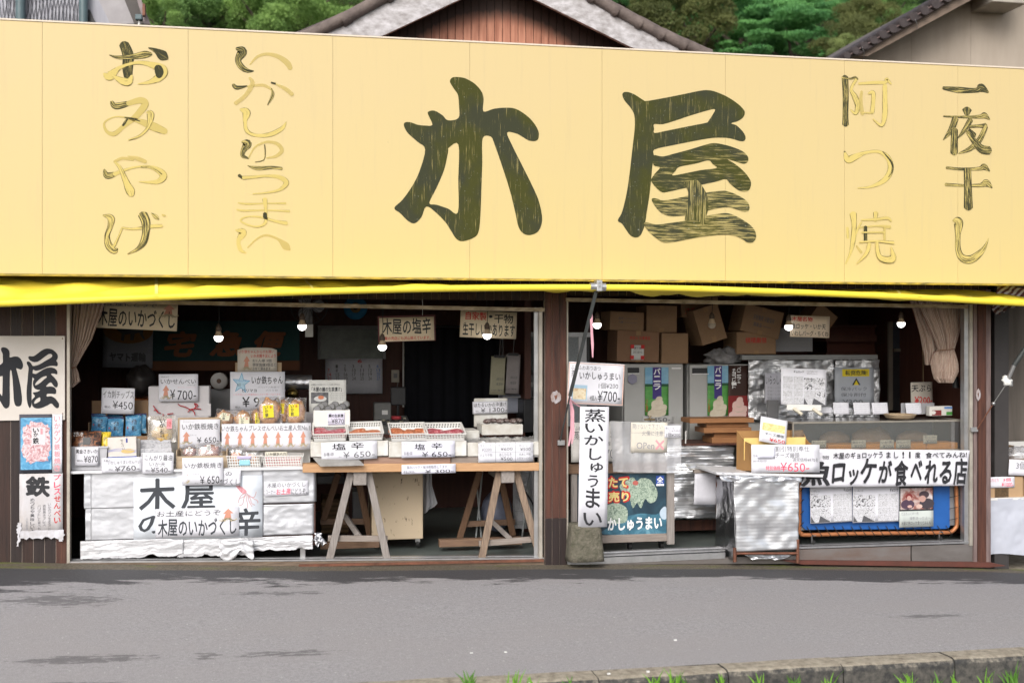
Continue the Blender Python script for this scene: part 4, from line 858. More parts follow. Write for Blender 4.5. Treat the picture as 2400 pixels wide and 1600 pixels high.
MB().plate([bpnt(x,y,YB-.55) for x,y in ((430,615),(1480,2),(2600,-660),(2890,-660),(1770,2),(630,620))],YB-.55,YB).build('eave_board',eave,bh)
MB().plate([bpnt(x,y,YB-.62) for x,y in ((400,615),(560,520),(1490,-20),(2600,-680),(2700,-680),(1590,-12),(740,490),(520,618))],YB-.62,YB-.56).build('gutter',dkb,bh,bevel=.01)
MB().plate([bpnt(x,y,YB-.64) for x,y in ((396,617),(562,515),(1492,-30),(1500,-18),(570,524),(420,617))],YB-.65,YB-.62).build('gutter_lip',flat('gutter_lip',(.13,.09,.085)),bh)
MB().plate([bpnt(x,y,YB-.5) for x,y in ((420,600),(1480,-20),(2600,-680),(2600,-700),(1470,-40),(400,590))],YB-.6,YB+5).build('roof_slope',roofm,bh)
for hx in (565,1150):
    a=bpnt(hx,520 if hx < 800 else 215,YB-.66);MB().tube([(a[0],YB-.66,a[1]),(a[0]+.03,YB-.66,a[1]-.06),(a[0]+.05,YB-.62,a[1]-.12)],.004,6).build('gutter_hook',steel,bh)
td=mat('dark_roof_tile',(.055,.042,.042),.6,c2=(.03,.022,.022),sc=14,bump=.5)
for i in range(13):
    t=(i-.35);x=345+92*t+1.8*t*t;yc=618-(x-345)*.585-8;s_=46+t*1.6
    if i > 11:x += 30
    p=py('W',x+s_*.6,yc,YB-.5);r_2=s_*.21259/F*14.4
    q=MB();q.tube([(p.x,YB-.62,p.z-.02),(p.x,YB+.4,p.z-.02)],[r_2*1.12]*2,14);q.tube([(p.x,YB-.66,p.z-.02),(p.x,YB-.6,p.z-.02)],[r_2*.9,r_2*1.2],14)
    q.build('verge_tile',td,bh)
a=bpnt(1910,-120,YB-.3);b=bpnt(2100,78,YB-.3)
MB().box(a[0],b[0]+.25,YB-.5,YB,b[1],a[1]).build('beam_end',mat('painted_beam',(.42,.38,.33),.8,c2=(.3,.27,.24),sc=6),bh,bevel=.01)
# ================================================================== builders for goods
def obox(name,label,cat,c,x0,y0,x1,y1,Y,d,m,bevel=.004,yaw=0,rot=0,group=None,parts=None,dz=0):
    a,b,z0,z1=rect(c,x0,y0,x1,y1,Y)
    t=thing(name,label,cat,((a+b)/2,Y,z0+dz),(0,R(rot),R(yaw)),group);w_,h=b-a,z1-z0
    MB().box(-w_/2,w_/2,0,d,0,h).build('body',m,t,bevel,local=True)
    return t,w_,h
def carton(label,c,x0,y0,x1,y1,Y,d,rot=0,yaw=0,m=None,texts=(),tape=True,group='cardboard boxes stacked on the freezers'):
    t,w_,h=obox('cardboard_box',label,'box',c,x0,y0,x1,y1,Y,d,m or card_b,.003,yaw,rot,group)
    if tape:MB().box(-.022,.022,-.0012,0,h*.86,h+.001).build('tape',flat('brown_tape',(.33,.2,.1)),t,local=True);MB().box(-.022,.022,-.0012,0,-.0,h*.16).build('tape',flat('brown_tape',(.33,.2,.1)),t,local=True)
    MB().box(-w_/2-.001,-w_/2+.0008,0,d,h*.5-.001,h*.5+.001).build('side_seam',flat('seam_dark',(.12,.07,.04)),t,local=True)
    for tx in texts:letter(t,tx[0],(tx[1]-.5)*w_,(tx[3]-.5)*w_,(1-tx[4])*h,(1-tx[2])*h,-.0015,tx[5],.01)
    return t
def pillow(mb,w_,h,t,nu=10,nv=10,crimp=.0,wr=.0,seed=0,y0=0):
    def f(s):
        def g(u,v):
            k=(1-abs(2*u-1) ** 3)*(1-abs(2*v-1) ** 3)
            n_=wr*noise.noise(Vector((u*5+seed,v*5,s)))*k ** .3
            return ((u-.5)*w_*(1-.05*math.sin(math.pi*v)),y0+s*(t*k/2+n_)+crimp*math.sin(u*40)*(1-k)*.5,v*h)
        return g
    mb.grid(nu,nv,f(-1));mb.grid(nu,nv,f(1));return mb
def pouch(label,c,x0,y0,x1,y1,Y,m=None,fill=None,th=.05,lean=12,rot=0,lab=None,txt=(),group=None,name='snack_bag',cat='bag',fillbox=(.1,.08,.9,.85),dz=0):
    a,b,z0,z1=rect(c,x0,y0,x1,y1,Y);w_,h=b-a,z1-z0;sd_=rnd.random()*40
    t=thing(name,label,cat,((a+b)/2,Y,z0+dz),(R(-lean),R(rot),0),group)
    if fill:
        u0,v0,u1,v1=fillbox;q=MB()
        q.ball(((u0+u1-1)/2*w_,0,(v0+v1)/2*h),1,18,14,((u1-u0)/2*w_,th*.42,(v1-v0)/2*h),.35,sd_)
        for v in q.v:
            s_=noise.noise(Vector((v.x*60,v.z*60,sd_)));v.y += .006*s_;v.x += .003*s_
        q.build('contents',fill,t,local=True)
    q=pillow(MB(),w_,h,th,12,12,.002,.006,sd_);q.build('film' if m is None else 'pack',m or clear,t,local=True)
    yb=-th/2-.0035
    if lab:
        u0,v0,u1,v1,lm=lab[:5];X0,X1,Z0,Z1=(u0-.5)*w_,(u1-.5)*w_,(1-v1)*h,(1-v0)*h
        MB().box(X0,X1,yb,yb+.002,Z0,Z1).build('label',lm,t,local=True)
        for tx in lab[5:]:letter(t,tx[0],X0+(X1-X0)*tx[1],X0+(X1-X0)*tx[3],Z1-(Z1-Z0)*tx[4],Z1-(Z1-Z0)*tx[2],yb-.001,tx[5],.02)
    for tx in txt:letter(t,tx[0],(tx[1]-.5)*w_,(tx[3]-.5)*w_,(1-tx[4])*h,(1-tx[2])*h,yb,tx[5],.02)
    return t
def lattice(mb,P,U,V,nu,nv,bar=.35,th=.002,rows=None):
    "a perforated wall from P along U and V"
    P,U,V=Vector(P),Vector(U),Vector(V);N_=U.cross(V).normalized()*th
    def q(u0,u1,v0,v1,k):
        n=N_*k;ps=[P+U*u+V*v for u,v in ((u0,v0),(u1,v0),(u1,v1),(u0,v1))]
        mb.add([p-n for p in ps]+[p+n for p in ps],[(0,3,2,1),(4,5,6,7),(0,1,5,4),(1,2,6,5),(2,3,7,6),(3,0,4,7)])
    va,vb=rows or (0,1)
    if va > 0:q(0,1,0,va,1.2)
    if vb < 1:q(0,1,vb,1,1.2)
    for i in range(nu+1):u=i/nu;q(max(0,u-bar/nu/2),min(1,u+bar/nu/2),va,vb,.8)
    for j in range(nv+1):v=va+(vb-va)*j/nv;dv=bar*(vb-va)/nv/2;q(0,1,max(0,v-dv),min(1,v+dv),1)
def basket(label,cx,y,z,w_,d,h,m,nu=12,nv=3,tilt=0,yaw=0,rot=0,rows=(0,1),group=None,taper=.94,cat='basket',bar=.4):
    t=thing('plastic_basket',label,cat,(cx,y,z),(R(tilt),R(rot),R(yaw)),group)
    a,k=w_/2,taper;q=MB()
    B=[(-a*k,d*(1-k)/2,0),(a*k,d*(1-k)/2,0),(a*k,d*(1+k)/2,0),(-a*k,d*(1+k)/2,0)]
    T=[(-a,0,h),(a,0,h),(a,d,h),(-a,d,h)]
    nd=max(3,int(nu*d/w_))
    for i in range(4):
        P,Q=Vector(B[i]),Vector(B[(i+1) % 4]);U=Q-P;V=Vector(T[i])-P
        lattice(q,P,U,V,nu if i % 2 == 0 else nd,nv,bar,.0015,rows)
    q.build('lattice',m,t,local=True)
    MB().box(-a*k+.001,a*k-.001,d*(1-k)/2+.001,d*(1+k)/2-.001,.001,.004).build('bottom',m,t,local=True)
    rim=MB();r_=.005
    for i in range(4):
        P,Q=Vector(T[i]),Vector(T[(i+1) % 4]);dd=(Q-P).normalized()*r_
        rim.beam(P-dd*.99,Q+dd*.98,.011 if i % 2 else .0105,.007 if i % 2 else .0075,(0,0,1))
    rim.build('rim',m,t,local=True)
    return t
# ================================================================== light bulbs hung in the openings
glow=emis('lit_bulb_glass',(1,.97,.93),5.0);offb=mat('unlit_bulb_glass',(.42,.36,.28),.3)
bulb_cap=mat('bulb_cap',(.55,.42,.28),.5);cordm=mat('cord_black',(.02,.02,.02),.6)
def bulb(c,x,y,Y,lab,lit=True,ztop=2.46,sock=None):
    p=py(c,x,y,Y);t=thing('light_bulb',lab,'light bulb',(p.x,Y,p.z),(0,0,0),'bare bulbs hanging in the openings')
    r_=.0365
    MB().lathe([(0,-r_),(.018,-r_*.86),(.030,-.021),(r_,-.002),(.034,.010)],n=18).build('globe',glow if lit else offb,t,local=True)
    MB().lathe([(.034,.010),(.033,.014),(.021,.045),(.019,.052)],n=16).build('cap',bulb_cap,t,local=True)
    MB().lathe([(.020,.052),(.024,.055),(.024,.075),(.016,.098),(.006,.11)],n=14).build('socket',sock or mat('dark_socket',(.10,.07,.05),.5),t,local=True)
    q=MB();n=8;q.tube([(.006*math.sin(i*1.3),0,.10+(ztop-p.z-.1)*i/n) for i in range(n+1)],.0028,6);q.build('cord',cordm,t,local=True)
bulb('E',550,543,.35,'lit bulb hanging in front of the green banner above the snack counter')
bulb('E',1510,413,.35,'lit bulb hanging high beside the wall fan')
bulb('H',396,545,.35,'lit bulb overlapping the corner of the red framed hanging sign')
bulb('H',1410,435,.35,'lit bulb hanging in front of the rounded white hanging sign')
bulb('J',608,525,.35,'lit bulb beside the slanted brace arm and pink ribbon')
bulb('K',37,525,.5,'unlit bulb hanging in front of the tilted cardboard boxes',False)
bulb('K',820,545,.4,'lit bulb overlapping the yellowish menu card under the boxes')
bulb('L',488,515,.4,'lit bulb beside the gathered striped curtain')
# ================================================================== far back of the snack room
card('white carrier poster with a black cat emblem in an orange oval','D',1175,430,1750,890,1.6,[('ヤマト運輸',.14,.63,.86,.84,'k',.05,)],rot=1.2,m=flat('poster_grey',(.16,.16,.18)),name='poster',cat='poster')
t_=[o for o in COL.objects if o.get('label','').startswith('white carrier poster')][0]
e=MB();e.add([(.215*1.1*.93*math.cos(i*.2618) ,-.0008,.345+.125*math.sin(i*.2618)) for i in range(24)],[tuple(range(24))]);e.build('emblem_oval',flat('emblem_orange',(.16,.07,.01)),t_,local=True)
for pts in ([(-.13,.43),(-.10,.46),(-.075,.425),(-.04,.43),(-.02,.46),(.005,.41),(.0,.36),(.06,.385),(.13,.38),(.2,.42),(.205,.405),(.14,.35),(.135,.31),(.16,.26),(.13,.27),(.1,.32),(.06,.31),(.05,.25),(.02,.25),(.02,.31),(-.03,.30),(-.04,.24),(-.065,.25),(-.06,.31),(-.1,.34)],):
    MB().add([(x*.95,-.0016,z) for x,z in pts],[tuple(range(len(pts)))]).build('emblem_cat',black_pl,t_,local=True)
bn=card('dark green hanging banner with large orange characters and an orange lower stripe','P',357,752,702,870,1.7,[('宅急便',.10,.17,.92,.72,'o',.05)],m=mat('green_banner',(.004,.034,.034),.8,c2=(.003,.024,.026),sc=3),name='banner',cat='banner',slantless=0) if False else None
bn=thing('banner','dark green hanging banner with large orange characters and an orange lower stripe','banner',tuple(py('P',530,865,1.7)))
a,b,z0,z1=rect('P',352,752,702,868,1.7);gm=mat('green_banner',(.004,.034,.034),.8,c2=(.003,.024,.026),sc=3)
MB().grid(24,6,lambda u,v:(a+(b-a)*u,1.7+.015*math.sin(u*21),z0+.09+(z1-z0-.09)*v)).build('cloth',gm,bn)
MB().grid(24,2,lambda u,v:(a+(b-a)*u,1.7+.015*math.sin(u*21),z0+.0+.088*v)).build('stripe',flat('banner_orange',(.10,.03,.006)),bn)
zz=WM[bn.name].translation
for ch,u0 in (('宅',.1),('急',.40),('便',.70)):
    letter(bn,ch,a+(b-a)*u0-zz.x,a+(b-a)*(u0+.2)-zz.x,z0+.14-zz.z,z1-.1-zz.z,-.02,flat('banner_character',(.13,.035,.006)) if ch == '宅' else MT['banner_character'],.045,.02,slant=.25)
# hanging shop signs
red_frame=mat('red_brown_frame',(.10,.02,.02),.5)
def hang(t,x,z0,z1,m=None):MB().tube([(x,.004,z0),(x+.004,.004,(z0+z1)/2),(x,.004,z1)],.0025,6).build('hanging_wire',m or cordm,t,local=True)
s1=card('cream hanging sign with a small orange squid drawing, beside the gathered curtain','D',1105,140,2030,450,.30,[('お土産にどうぞ',.02,.0,.74,.17,'g'),('木屋のいかづくし',.02,.25,.97,.92,'k',.02)],rot=2.6,m=paper_warm,name='hanging_sign',squids=[(.88,.02,.52,.2)])
s2=card('cream hanging sign in a thin red brown frame, in the middle of the snack opening','H',372,262,900,490,.45,[('木屋の塩辛',.06,.06,.94,.72,'k',.018),('木屋の売店にも沢山揃えています。',.03,.8,.93,.95,'r',.01)],rot=-1.6,m=paper_warm,name='hanging_sign')
a,b,z0,z1=rect('H',360,250,915,500,.45);w_,h=b-a,z1-z0
MB().box(-w_/2,w_/2,.004,.016,-.004,h-.004).build('frame',red_frame,s2,local=True);hang(s2,w_*.28,h*.98,h+.16,white_pl);hang(s2,-w_*.4,h,h+.2)
s3=card('white hanging sign with rounded lower corners and a red heading, beside the frosted door','H',1145,205,1690,462,.45,[('自家製',.09,.04,.46,.34,'r',.015),('・',.50,.15,.56,.25,'k',.02),('干物',.60,.08,.93,.42,'k',.02),('生干しいかあります',.05,.45,.97,.92,'k',.02)],rot=2.0,m=paper_warm,name='hanging_sign',round_=.0)
hang(s3,-.2,.26,.45);hang(s3,.2,.24,.4)
s4=card('yellowish menu card with one red line, hanging under the cardboard boxes','K',835,435,1235,655,.5,[('木屋名物',.03,.06,.56,.27,'r',.02),('魚ロッケ・いか天',.03,.36,.90,.62,'k',.012),('いわしバーグ・ちくわ',.03,.70,.97,.94,'k',.012)],rot=1.6,m=mat('yellowed_card',(.70,.52,.33),.7,c2=(.75,.66,.55),sc=2),name='hanging_sign')
hang(s4,-.1,.2,.45)
# wall fan, blue disc clock, window photograph, calendar
fan=thing('wall_fan','black wire wall fan high in the snack room','fan',tuple(py('E',1590,180,1.2)))
q=MB();fr_=.165
for k in range(20):
    a_=k*math.pi/10;q.tube([(math.cos(a_)*.03,-.06,math.sin(a_)*.03),(math.cos(a_)*fr_*.7,-.05,math.sin(a_)*fr_*.7),(math.cos(a_)*fr_,0,math.sin(a_)*fr_)],.0022,5)
q.tube([(math.cos(k*.2618)*fr_,0,math.sin(k*.2618)*fr_) for k in range(25)],.004,6)
q.build('guard',black_pl,fan,local=True)
for k in range(3):
    a_=k*2.094;MB().ball((math.cos(a_)*.08,-.02,math.sin(a_)*.08),1,10,6,(.06,.006,.06)).build('blade',grey_pl,fan,local=True)
MB().tube([(0,-.06,0),(0,.1,0)],.035,12).build('motor',grey_pl,fan,local=True);MB().box(-.03,.03,.06,.1,-.24,0).build('bracket',grey_pl,fan,local=True);MB().box(-.035,.035,.0,.05,-.28,-.16).build('switch_box',white_pl,fan,local=True)
ck=thing('wall_clock','round blue rimmed disc on the wall just under the door head','clock',tuple(py('H',137,170,1.9)))
MB().lathe([(0,.02),(.11,.02),(.115,0),(.105,-.02),(.0,-.022)],n=28,axis='Y').build('rim',flat('clock_blue',(.02,.16,.34)),ck,local=True)
MB().lathe([(0,-.023),(.045,-.024),(.05,-.0225)],n=20,axis='Y').build('face',flat('clock_tan',(.16,.11,.04)),ck,local=True);MB().lathe([(0,-.027),(.022,-.026)],n=14,axis='Y').build('hub',black_pl,ck,local=True)
win=thing('window','small window with green trees outside above the wall calendar','window',tuple(py('H',100,660,2.9)))
a,b,z0,z1=rect('H',-200,375,400,665,2.92)
MB().box(a,b,2.90,2.94,z0,z1).build('pane',mat('garden_view',(.09,.12,.095),.3,c2=(.03,.045,.035),sc=7,detail=9),win)
for X0,X1,Z0,Z1 in ((a-.03,b+.03,z1,z1+.035),(a-.03,a,z0,z1),(b,b+.03,z0,z1)):MB().box(X0,X1,2.88,2.95,Z0,Z1).build('frame',grey_pl,win)
cal=card('large white wall calendar for June under the window','H',-155,660,397,1000,2.84,[('6',.565,.03,.635,.12,'r',.03)],m=flat('calendar_paper',(.62,.62,.68)),name='calendar',cat='calendar')
a,b,z0,z1=rect('H',-155,660,397,1000,2.84);w_,h=b-a,z1-z0
dn=1
for r_i in range(5):
    for c_i in range(7):
        if dn > 30:break
        if r_i == 0 and c_i == 0:continue
        cx_=(-.43+.143*c_i)*w_;cz_=h*(.78-.115*r_i)
        letter(cal,str(dn),cx_-.018,cx_+.018 if dn > 9 else cx_+.002,cz_-.017,cz_+.017,-.0015,'r' if c_i == 0 else 'b' if c_i == 6 else 'g',.01,0,'day_number');dn += 1
for x0_,y0_,x1_,y1_,nm,lb in ((485,770,560,890,'light_switch','white wall switch plate beside the dark doorway'),(522,970,575,1012,'wall_socket','small cream wall socket below the switch plate')):
    sw,w2,h2=obox(nm,lb,'switch' if 'switch' in nm else 'socket','H',x0_,y0_,x1_,y1_,2.8,.02,flat('switch_cream',(.42,.38,.32)),.003);MB().box(-w2*.25,w2*.25,-.006,0,h2*.35,h2*.72).build('rocker',grey_pl,sw,local=True)
MB().tube([py('H',548,890,2.78),py('H',535,960,2.78),py('H',545,975,2.78)],.004,5).build('cable',grey_pl,label='thin cable running from the switch plate to the wall socket',cat='cable')
tr=MB();a,b,z0,z1=rect('H',595,500,606,1130,2.75);tr.box(a,b,2.75,2.8,z0,z1);tr.build('door_trim',white_pl,label='thin white vertical trim at the edge of the dark curtained doorway',cat='trim')
dk=thing('door_curtain','black curtain filling the doorway behind the till','curtain',tuple(py('H',1100,1300,2.7)))
a,b,z0,z1=rect('H',610,370,1600,1330,2.72)
MB().grid(60,4,lambda u,v:(a+(b-a)*u,2.72+.02*math.sin(u*50)+.01*noise.noise(Vector((u*9,v,0))),max(0,z0)+(z1-max(0,z0))*v)).build('cloth',mat('black_cloth',(.008,.009,.014),.9),dk)
MB().tube([(a-.05,2.72,z1+.02),(b+.05,2.72,z1+.02)],.012,8).build('rail',black_pl,dk)
# frosted sliding door, its clipboards and the machines before it
frost=mat('frosted_glass',(.30,.33,.35),.35,c2=(.20,.22,.24),sc=60,bump=.4,bsc=140)
fd=thing('sliding_door','aluminium sliding door with a grey frosted pane behind the white machines','door',tuple(py('H',1750,1000,2.5)))
a,b,z0,z1=rect('H',1590,405,1935,1500,2.5);z0=max(z0,0)
MB().box(a,b,2.5,2.51,z0,z1-.05).build('pane',frost,fd)
for X0,X1,Z0,Z1 in ((a-.04,b,z1-.05,z1),(a-.04,a,z0,z1-.05)):MB().box(X0,X1,2.47,2.54,Z0,Z1).build('frame',mat('grey_frame',(.40,.40,.42),.4,.6),fd)
for lb,x0_,y0_,x1_,y1_,m_ in (('cream paper in a bulldog clip, hanging at the edge of the black curtain',1432,640,1585,1010,flat('cream_paper',(.36,.34,.24))),('greyish paper in a clip with green writing, hanging beside the cream one',1570,620,1715,1000,flat('grey_paper',(.30,.27,.27)))):
    t_=card(lb,'H',x0_,y0_,x1_,y1_,1.3,[('お知らせ 注文',.4,.55,.85,.62,'g'),('本日分',.4,.68,.8,.76,'g'),('いか 塩辛',.1,.86,.85,.9,'g')],rot=3 if 'cream' in lb else 2,m=m_,name='clipped_paper',cat='paper')
    a,b,z0,z1=rect('H',x0_,y0_,x1_,y1_,1.3);MB().box(-.05,.05,-.01,.012,z1-z0-.012,z1-z0+.012).build('clip',black_pl,t_,local=True);hang(t_,0,z1-z0,z1-z0+.35,grey_pl)
t_,w_,h=obox('machine','tall white machine with a dark slot in front of the frosted door','machine','H',1762,808,1935,1060,1.9,.35,mat('machine_white',(.32,.32,.34),.4),.03);MB().box(w_*.0,w_*.45,-.006,.0,h*.12,h*.38).build('slot',black_pl,t_,local=True);MB().box(-.02,w_*.45,-.004,0,h*.5,h*.68).build('screen',white_pl,t_,local=True)
t_,w_,h=obox('plastic_box','pale plastic box hanging under the grey clipped paper','box','H',1555,1010,1780,1190,1.5,.25,mat('box_lilac',(.36,.38,.46),.4),.02);MB().box(-w_*.5,w_*.5,-.006,.0,h*.86,h*.9).build('ledge',white_pl,t_,local=True)
t_,w_,h=obox('black_cabinet','black cabinet with two tiny screws beside the opening frame','cabinet','H',1765,1055,1940,1440,1.2,.4,black_pl,.01);MB().box(w_*.3,w_*.36,-.008,.0,h*.25,h*.32).build('handle',white_pl,t_,local=True)
# till on a counter, its lamp, tape
ctr=thing('shop_counter','dark wooden counter inside the snack room carrying the till','counter',(py('H',900,1400,1.2).x,1.5,0))
a,b=py('H',0,1400,1.2).x,py('H',1960,1400,1.2).x;ct=py('H',500,1390,1.2).z
MB().box(a,b,1.2,1.8,ct-.04,ct).build('top',inner_wood,ctr);MB().box(a+.04,a+.1,1.25,1.75,0,ct-.04).build('leg',inner_wood,ctr);MB().box(b-.1,b-.04,1.25,1.75,0,ct-.04).build('leg',inner_wood,ctr)
a,b,z0,z1=rect('H',330,1235,680,1395,1.2)
reg=thing('cash_register','grey cash register with a raised printer hood on the counter','cash register',((a+b)/2,1.2,ct))
w_=b-a;h=z1-ct
regm=mat('till_grey',(.16,.16,.155),.5,c2=(.12,.12,.115),sc=8)
q=MB();q.add([(-w_/2,0,0),(w_/2,0,0),(w_/2,.34,0),(-w_/2,.34,0),(-w_/2,0,h*.5),(w_/2,0,h*.5),(w_*.46,.34,h),(-w_*.46,.34,h)],[(0,3,2,1),(4,5,6,7),(0,1,5,4),(1,2,6,5),(2,3,7,6),(3,0,4,7)]);q.build('body',regm,reg,.006,local=True)
for i in range(7):
    for j in range(4):
        if 2 <= i <= 3 and j > 2:continue
        x_=-w_*.4+i*w_*.12;y_=.05+j*.06;z_=h*.5+y_/.34*h*.5
        MB().box(x_,x_+w_*.08,y_,y_+.035,z_,z_+.012).build('key',flat('key_cream',(.36,.33,.24)) if (i+j) % 3 == 0 else black_pl,reg,local=True)
MB().box(-w_*.5,-w_*.02,.2,.33,h*.75,h*1.0+.13).build('printer_hood',regm,reg,.01,local=True);MB().box(-w_*.28,-w_*.12,.19,.2,h+.02,h+.06).build('receipt',white_pl,reg,local=True)
MB().box(w_*.0,w_*.42,.3,.36,h+.10,h+.27).build('display_pole',black_pl,reg,.008,local=True);MB().tube([(w_*.2,.33,h*.9),(w_*.2,.33,h+.12)],.012,8).build('pole',black_pl,reg,local=True)
p=py('H',530,1235,1.38);MB().lathe([(.0,0),(.045,0),(.045,.03),(.0,.03)],c=(p.x,1.36,p.z-.01),n=18).build('tape_roll',flat('red_tape',(.45,.05,.06)),label='roll of red tape lying on the till',cat='tape roll')
# roll of paper and silver roll behind the snack goods
rl=thing('paper_roll','thick white paper roll standing on end behind the rice cracker boxes','roll',tuple(py('S',975,180,.95)))
MB().lathe([(.012,-.05),(.070,-.05),(.072,-.04),(.072,.09),(.06,.10)],n=26,axis='Y').build('paper',flat('roll_paper',(.42,.40,.39)),rl,local=True)
MB().lathe([(0,-.051),(.013,-.052),(.02,-.0515),(.0,-.0512)],n=14,axis='Y').build('core',flat('core_brown',(.12,.07,.05)),rl,local=True)
MB().box(-.22,.3,.0,.1,-.42,-.073).build('shelf',grey_pl,label='grey shelf edge under the paper roll',cat='shelf').location=Vector(WM[rl.name].translation)+Vector((.0,.07,-.42))
sr=py('S',1965,200,1.1);MB().tube([(sr.x-.15,1.1,sr.z),(sr.x+.15,1.1,sr.z)],.065,20).build('foil_roll',foil_dark,label='roll of silver bubble foil lying behind the snack boxes',cat='roll')
sb=py('S',1930,340,1.05);q=MB();q.lathe([(.0,0),(.045,0),(.06,.03),(.05,.06),(.03,.08),(.0,.085)],c=(sb.x,1.05,sb.z-.04),n=18);q.build('brass_pot',mat('dull_brass',(.30,.22,.07),.35,1),label='small dull brass pot under the silver roll',cat='pot')
# ================================================================== person bowed behind the snack goods
per=thing('person','dark haired person in a grey blue shirt bowed over behind the snack goods','person',(py('D',1650,1100,1.0).x,1.0,0))
hd=py('D',1650,1040,1.0)-Vector((per.location.x,1.0,0));Hh=hd.z
def skin(name,V_,E_,m,parent,root=0,lv=2,sm=True):
    me=bpy.data.meshes.new(name);me.from_pydata([v[:3] for v in V_],E_,[]);me.materials.append(m)
    o=bpy.data.objects.new(name,me);COL.objects.link(o);o.parent=parent;WM[o.name]=WM[parent.name]
    md=o.modifiers.new('skin','SKIN');md.use_smooth_shade=True
    sl=me.skin_vertices[0].data if me.skin_vertices else None
    if sl is None:
        bm=bmesh.new();bm.from_mesh(me);bm.verts.layers.skin.verify();bm.to_mesh(me);bm.free();sl=me.skin_vertices[0].data
    for i,v in enumerate(V_):sl[i].radius=(v[3],v[4] if len(v) > 4 else v[3]);sl[i].use_root=i == root
    ss=o.modifiers.new('sub','SUBSURF');ss.levels=lv;ss.render_levels=lv
    return o
skinm=mat('skin',(.50,.28,.19),.5,c2=(.42,.22,.15),sc=6)
V_=[(0,.10,.86,.13,.10),(0,.10,1.0,.12,.09),(0,.06,1.14,.14,.10),(0,-.0,1.27,.13,.085),(0,-.05,1.33,.05),(0,-.085,1.385,.05),(0,-.11,1.44,.085,.095),(0,-.13,1.52,.06)]
E_=[(i,i+1) for i in range(7)]
def limb(base,pts):
    k=base
    for p in pts:V_.append(p);E_.append((k,len(V_)-1));k=len(V_)-1
    return k
for s_ in (-1,1):
    limb(0,[(.09*s_,.10,.78,.085),(.10*s_,.08,.46,.06),(.10*s_,.12,.08,.04),(.10*s_,.02,.03,.035),(.10*s_,-.08,.025,.03)])
    k=limb(3,[(.17*s_,-.01,1.26,.055),(.21*s_,-.05,1.02,.042),(.14*s_,-.27,.94,.032),(.13*s_,-.33,.93,.026),(.125*s_,-.39,.925,.03)])
    for j,(dx,ln) in enumerate(((-.028,.065),(-.010,.078),(.008,.074),(.025,.058))):
        limb(k,[(.125*s_+dx*s_*.8,-.42,.925,.009),(.125*s_+dx*s_,-.42-ln*.5,.918,.0085),(.125*s_+dx*s_,-.42-ln,.90,.007)])
    limb(k,[(.105*s_-.02*s_,-.385,.92,.011),(.07*s_,-.41,.91,.009)])
for v in range(len(V_)):V_[v]=(V_[v][0],V_[v][1],V_[v][2]*Hh/1.46,*V_[v][3:])
skin('body',V_,E_,skinm,per)
kz_=Hh/1.46
sh=[(0,.10,.84,.155,.12),(0,.10,1.0,.15,.115),(0,.06,1.14,.17,.125),(0,-.0,1.26,.15,.10),(0,-.04,1.31,.07,.06)]
Es=[(i,i+1) for i in range(4)]
for s_ in (-1,1):
    n0=len(sh);sh += [(.17*s_,-.01,1.25,.07),(.20*s_,-.04,1.06,.06)];Es += [(3,n0),(n0,n0+1)]
skin('shirt',[(x,y,z*kz_,*r_) for x,y,z,*r_ in sh],Es,mat('shirt',(.25,.28,.34),.8),per,1)
tr_v=[(0,.10,.90,.15,.12),(0,.10,.82,.14,.12)];Et=[(0,1)]
for s_ in (-1,1):
    n0=len(tr_v);tr_v += [(.09*s_,.10,.74,.10),(.10*s_,.09,.46,.08),(.10*s_,.12,.10,.07)];Et += [(1,n0),(n0,n0+1),(n0+1,n0+2)]
skin('trousers',[(x,y,z*kz_,*r_) for x,y,z,*r_ in tr_v],Et,mat('trousers',(.03,.035,.05),.8),per,0)
hq=MB();hq.ball((hd.x,-.15,Hh+.0),.122,22,16,(1,1.1,1.12),.2,4)
hq.build('hair',mat('black_hair',(.012,.010,.010),.5,c2=(.02,.016,.015),sc=30,stretch=(6,6,1)),per,local=True)
fq=MB();fq.ball((hd.x,-.215,Hh-.055),.018,8,6,(1,1.3,1.4));fq.build('nose',skinm,per,local=True)
for s_ in (-1,1):MB().ball((hd.x+s_*.036,-.205,Hh-.03),.011,8,6).build('eye',black_pl,per,local=True);MB().ball((hd.x+s_*.10,-.10,Hh-.03),.022,8,6,(.5,1,1.4)).build('ear',skinm,per,local=True)
MB().ball((hd.x,-.20,Hh-.095),.022,8,6,(1.2,.5,.35)).build('mouth',ink_red,per,local=True)
MB().lathe([(.075,0),(.085,.02),(.08,.045),(.07,.05)],c=(0,-.03,1.265*kz_),n=18).build('collar',flat('orange_collar',(.5,.16,.05)),per,local=True)
# ================================================================== curtain gathered beside the snack opening
stripe=None
def curtain_mat():
    m,n,b=nodes('striped_curtain');L=n.links.new;N=n.nodes.new;b.inputs['Roughness'].default_value=.9
    uv=N('ShaderNodeUVMap');wv=N('ShaderNodeTexWave');wv.inputs['Scale'].default_value=4.5;wv.inputs['Distortion'].default_value=.6;L(uv.outputs[0],wv.inputs[0])
    rp=N('ShaderNodeValToRGB');e=rp.color_ramp.elements;e[0].color=(.26,.10,.075,1);e[0].position=.12;e[1].color=(.50,.39,.29,1);e[1].position=.38
    q=e.new(.8);q.color=(.60,.50,.42,1);L(wv.outputs[0],rp.inputs[0])
    nz=N('ShaderNodeTexNoise');nz.inputs['Scale'].default_value=5;nz.inputs['Detail'].default_value=6;mx=N('ShaderNodeMix');mx.data_type='RGBA';mx.blend_type='MULTIPLY';mx.inputs[0].default_value=.5;L(rp.outputs[0],mx.inputs[6]);L(nz.outputs[0],mx.inputs[7]);L(mx.outputs[2],b.inputs['Base Color']);return m
cm=curtain_mat()
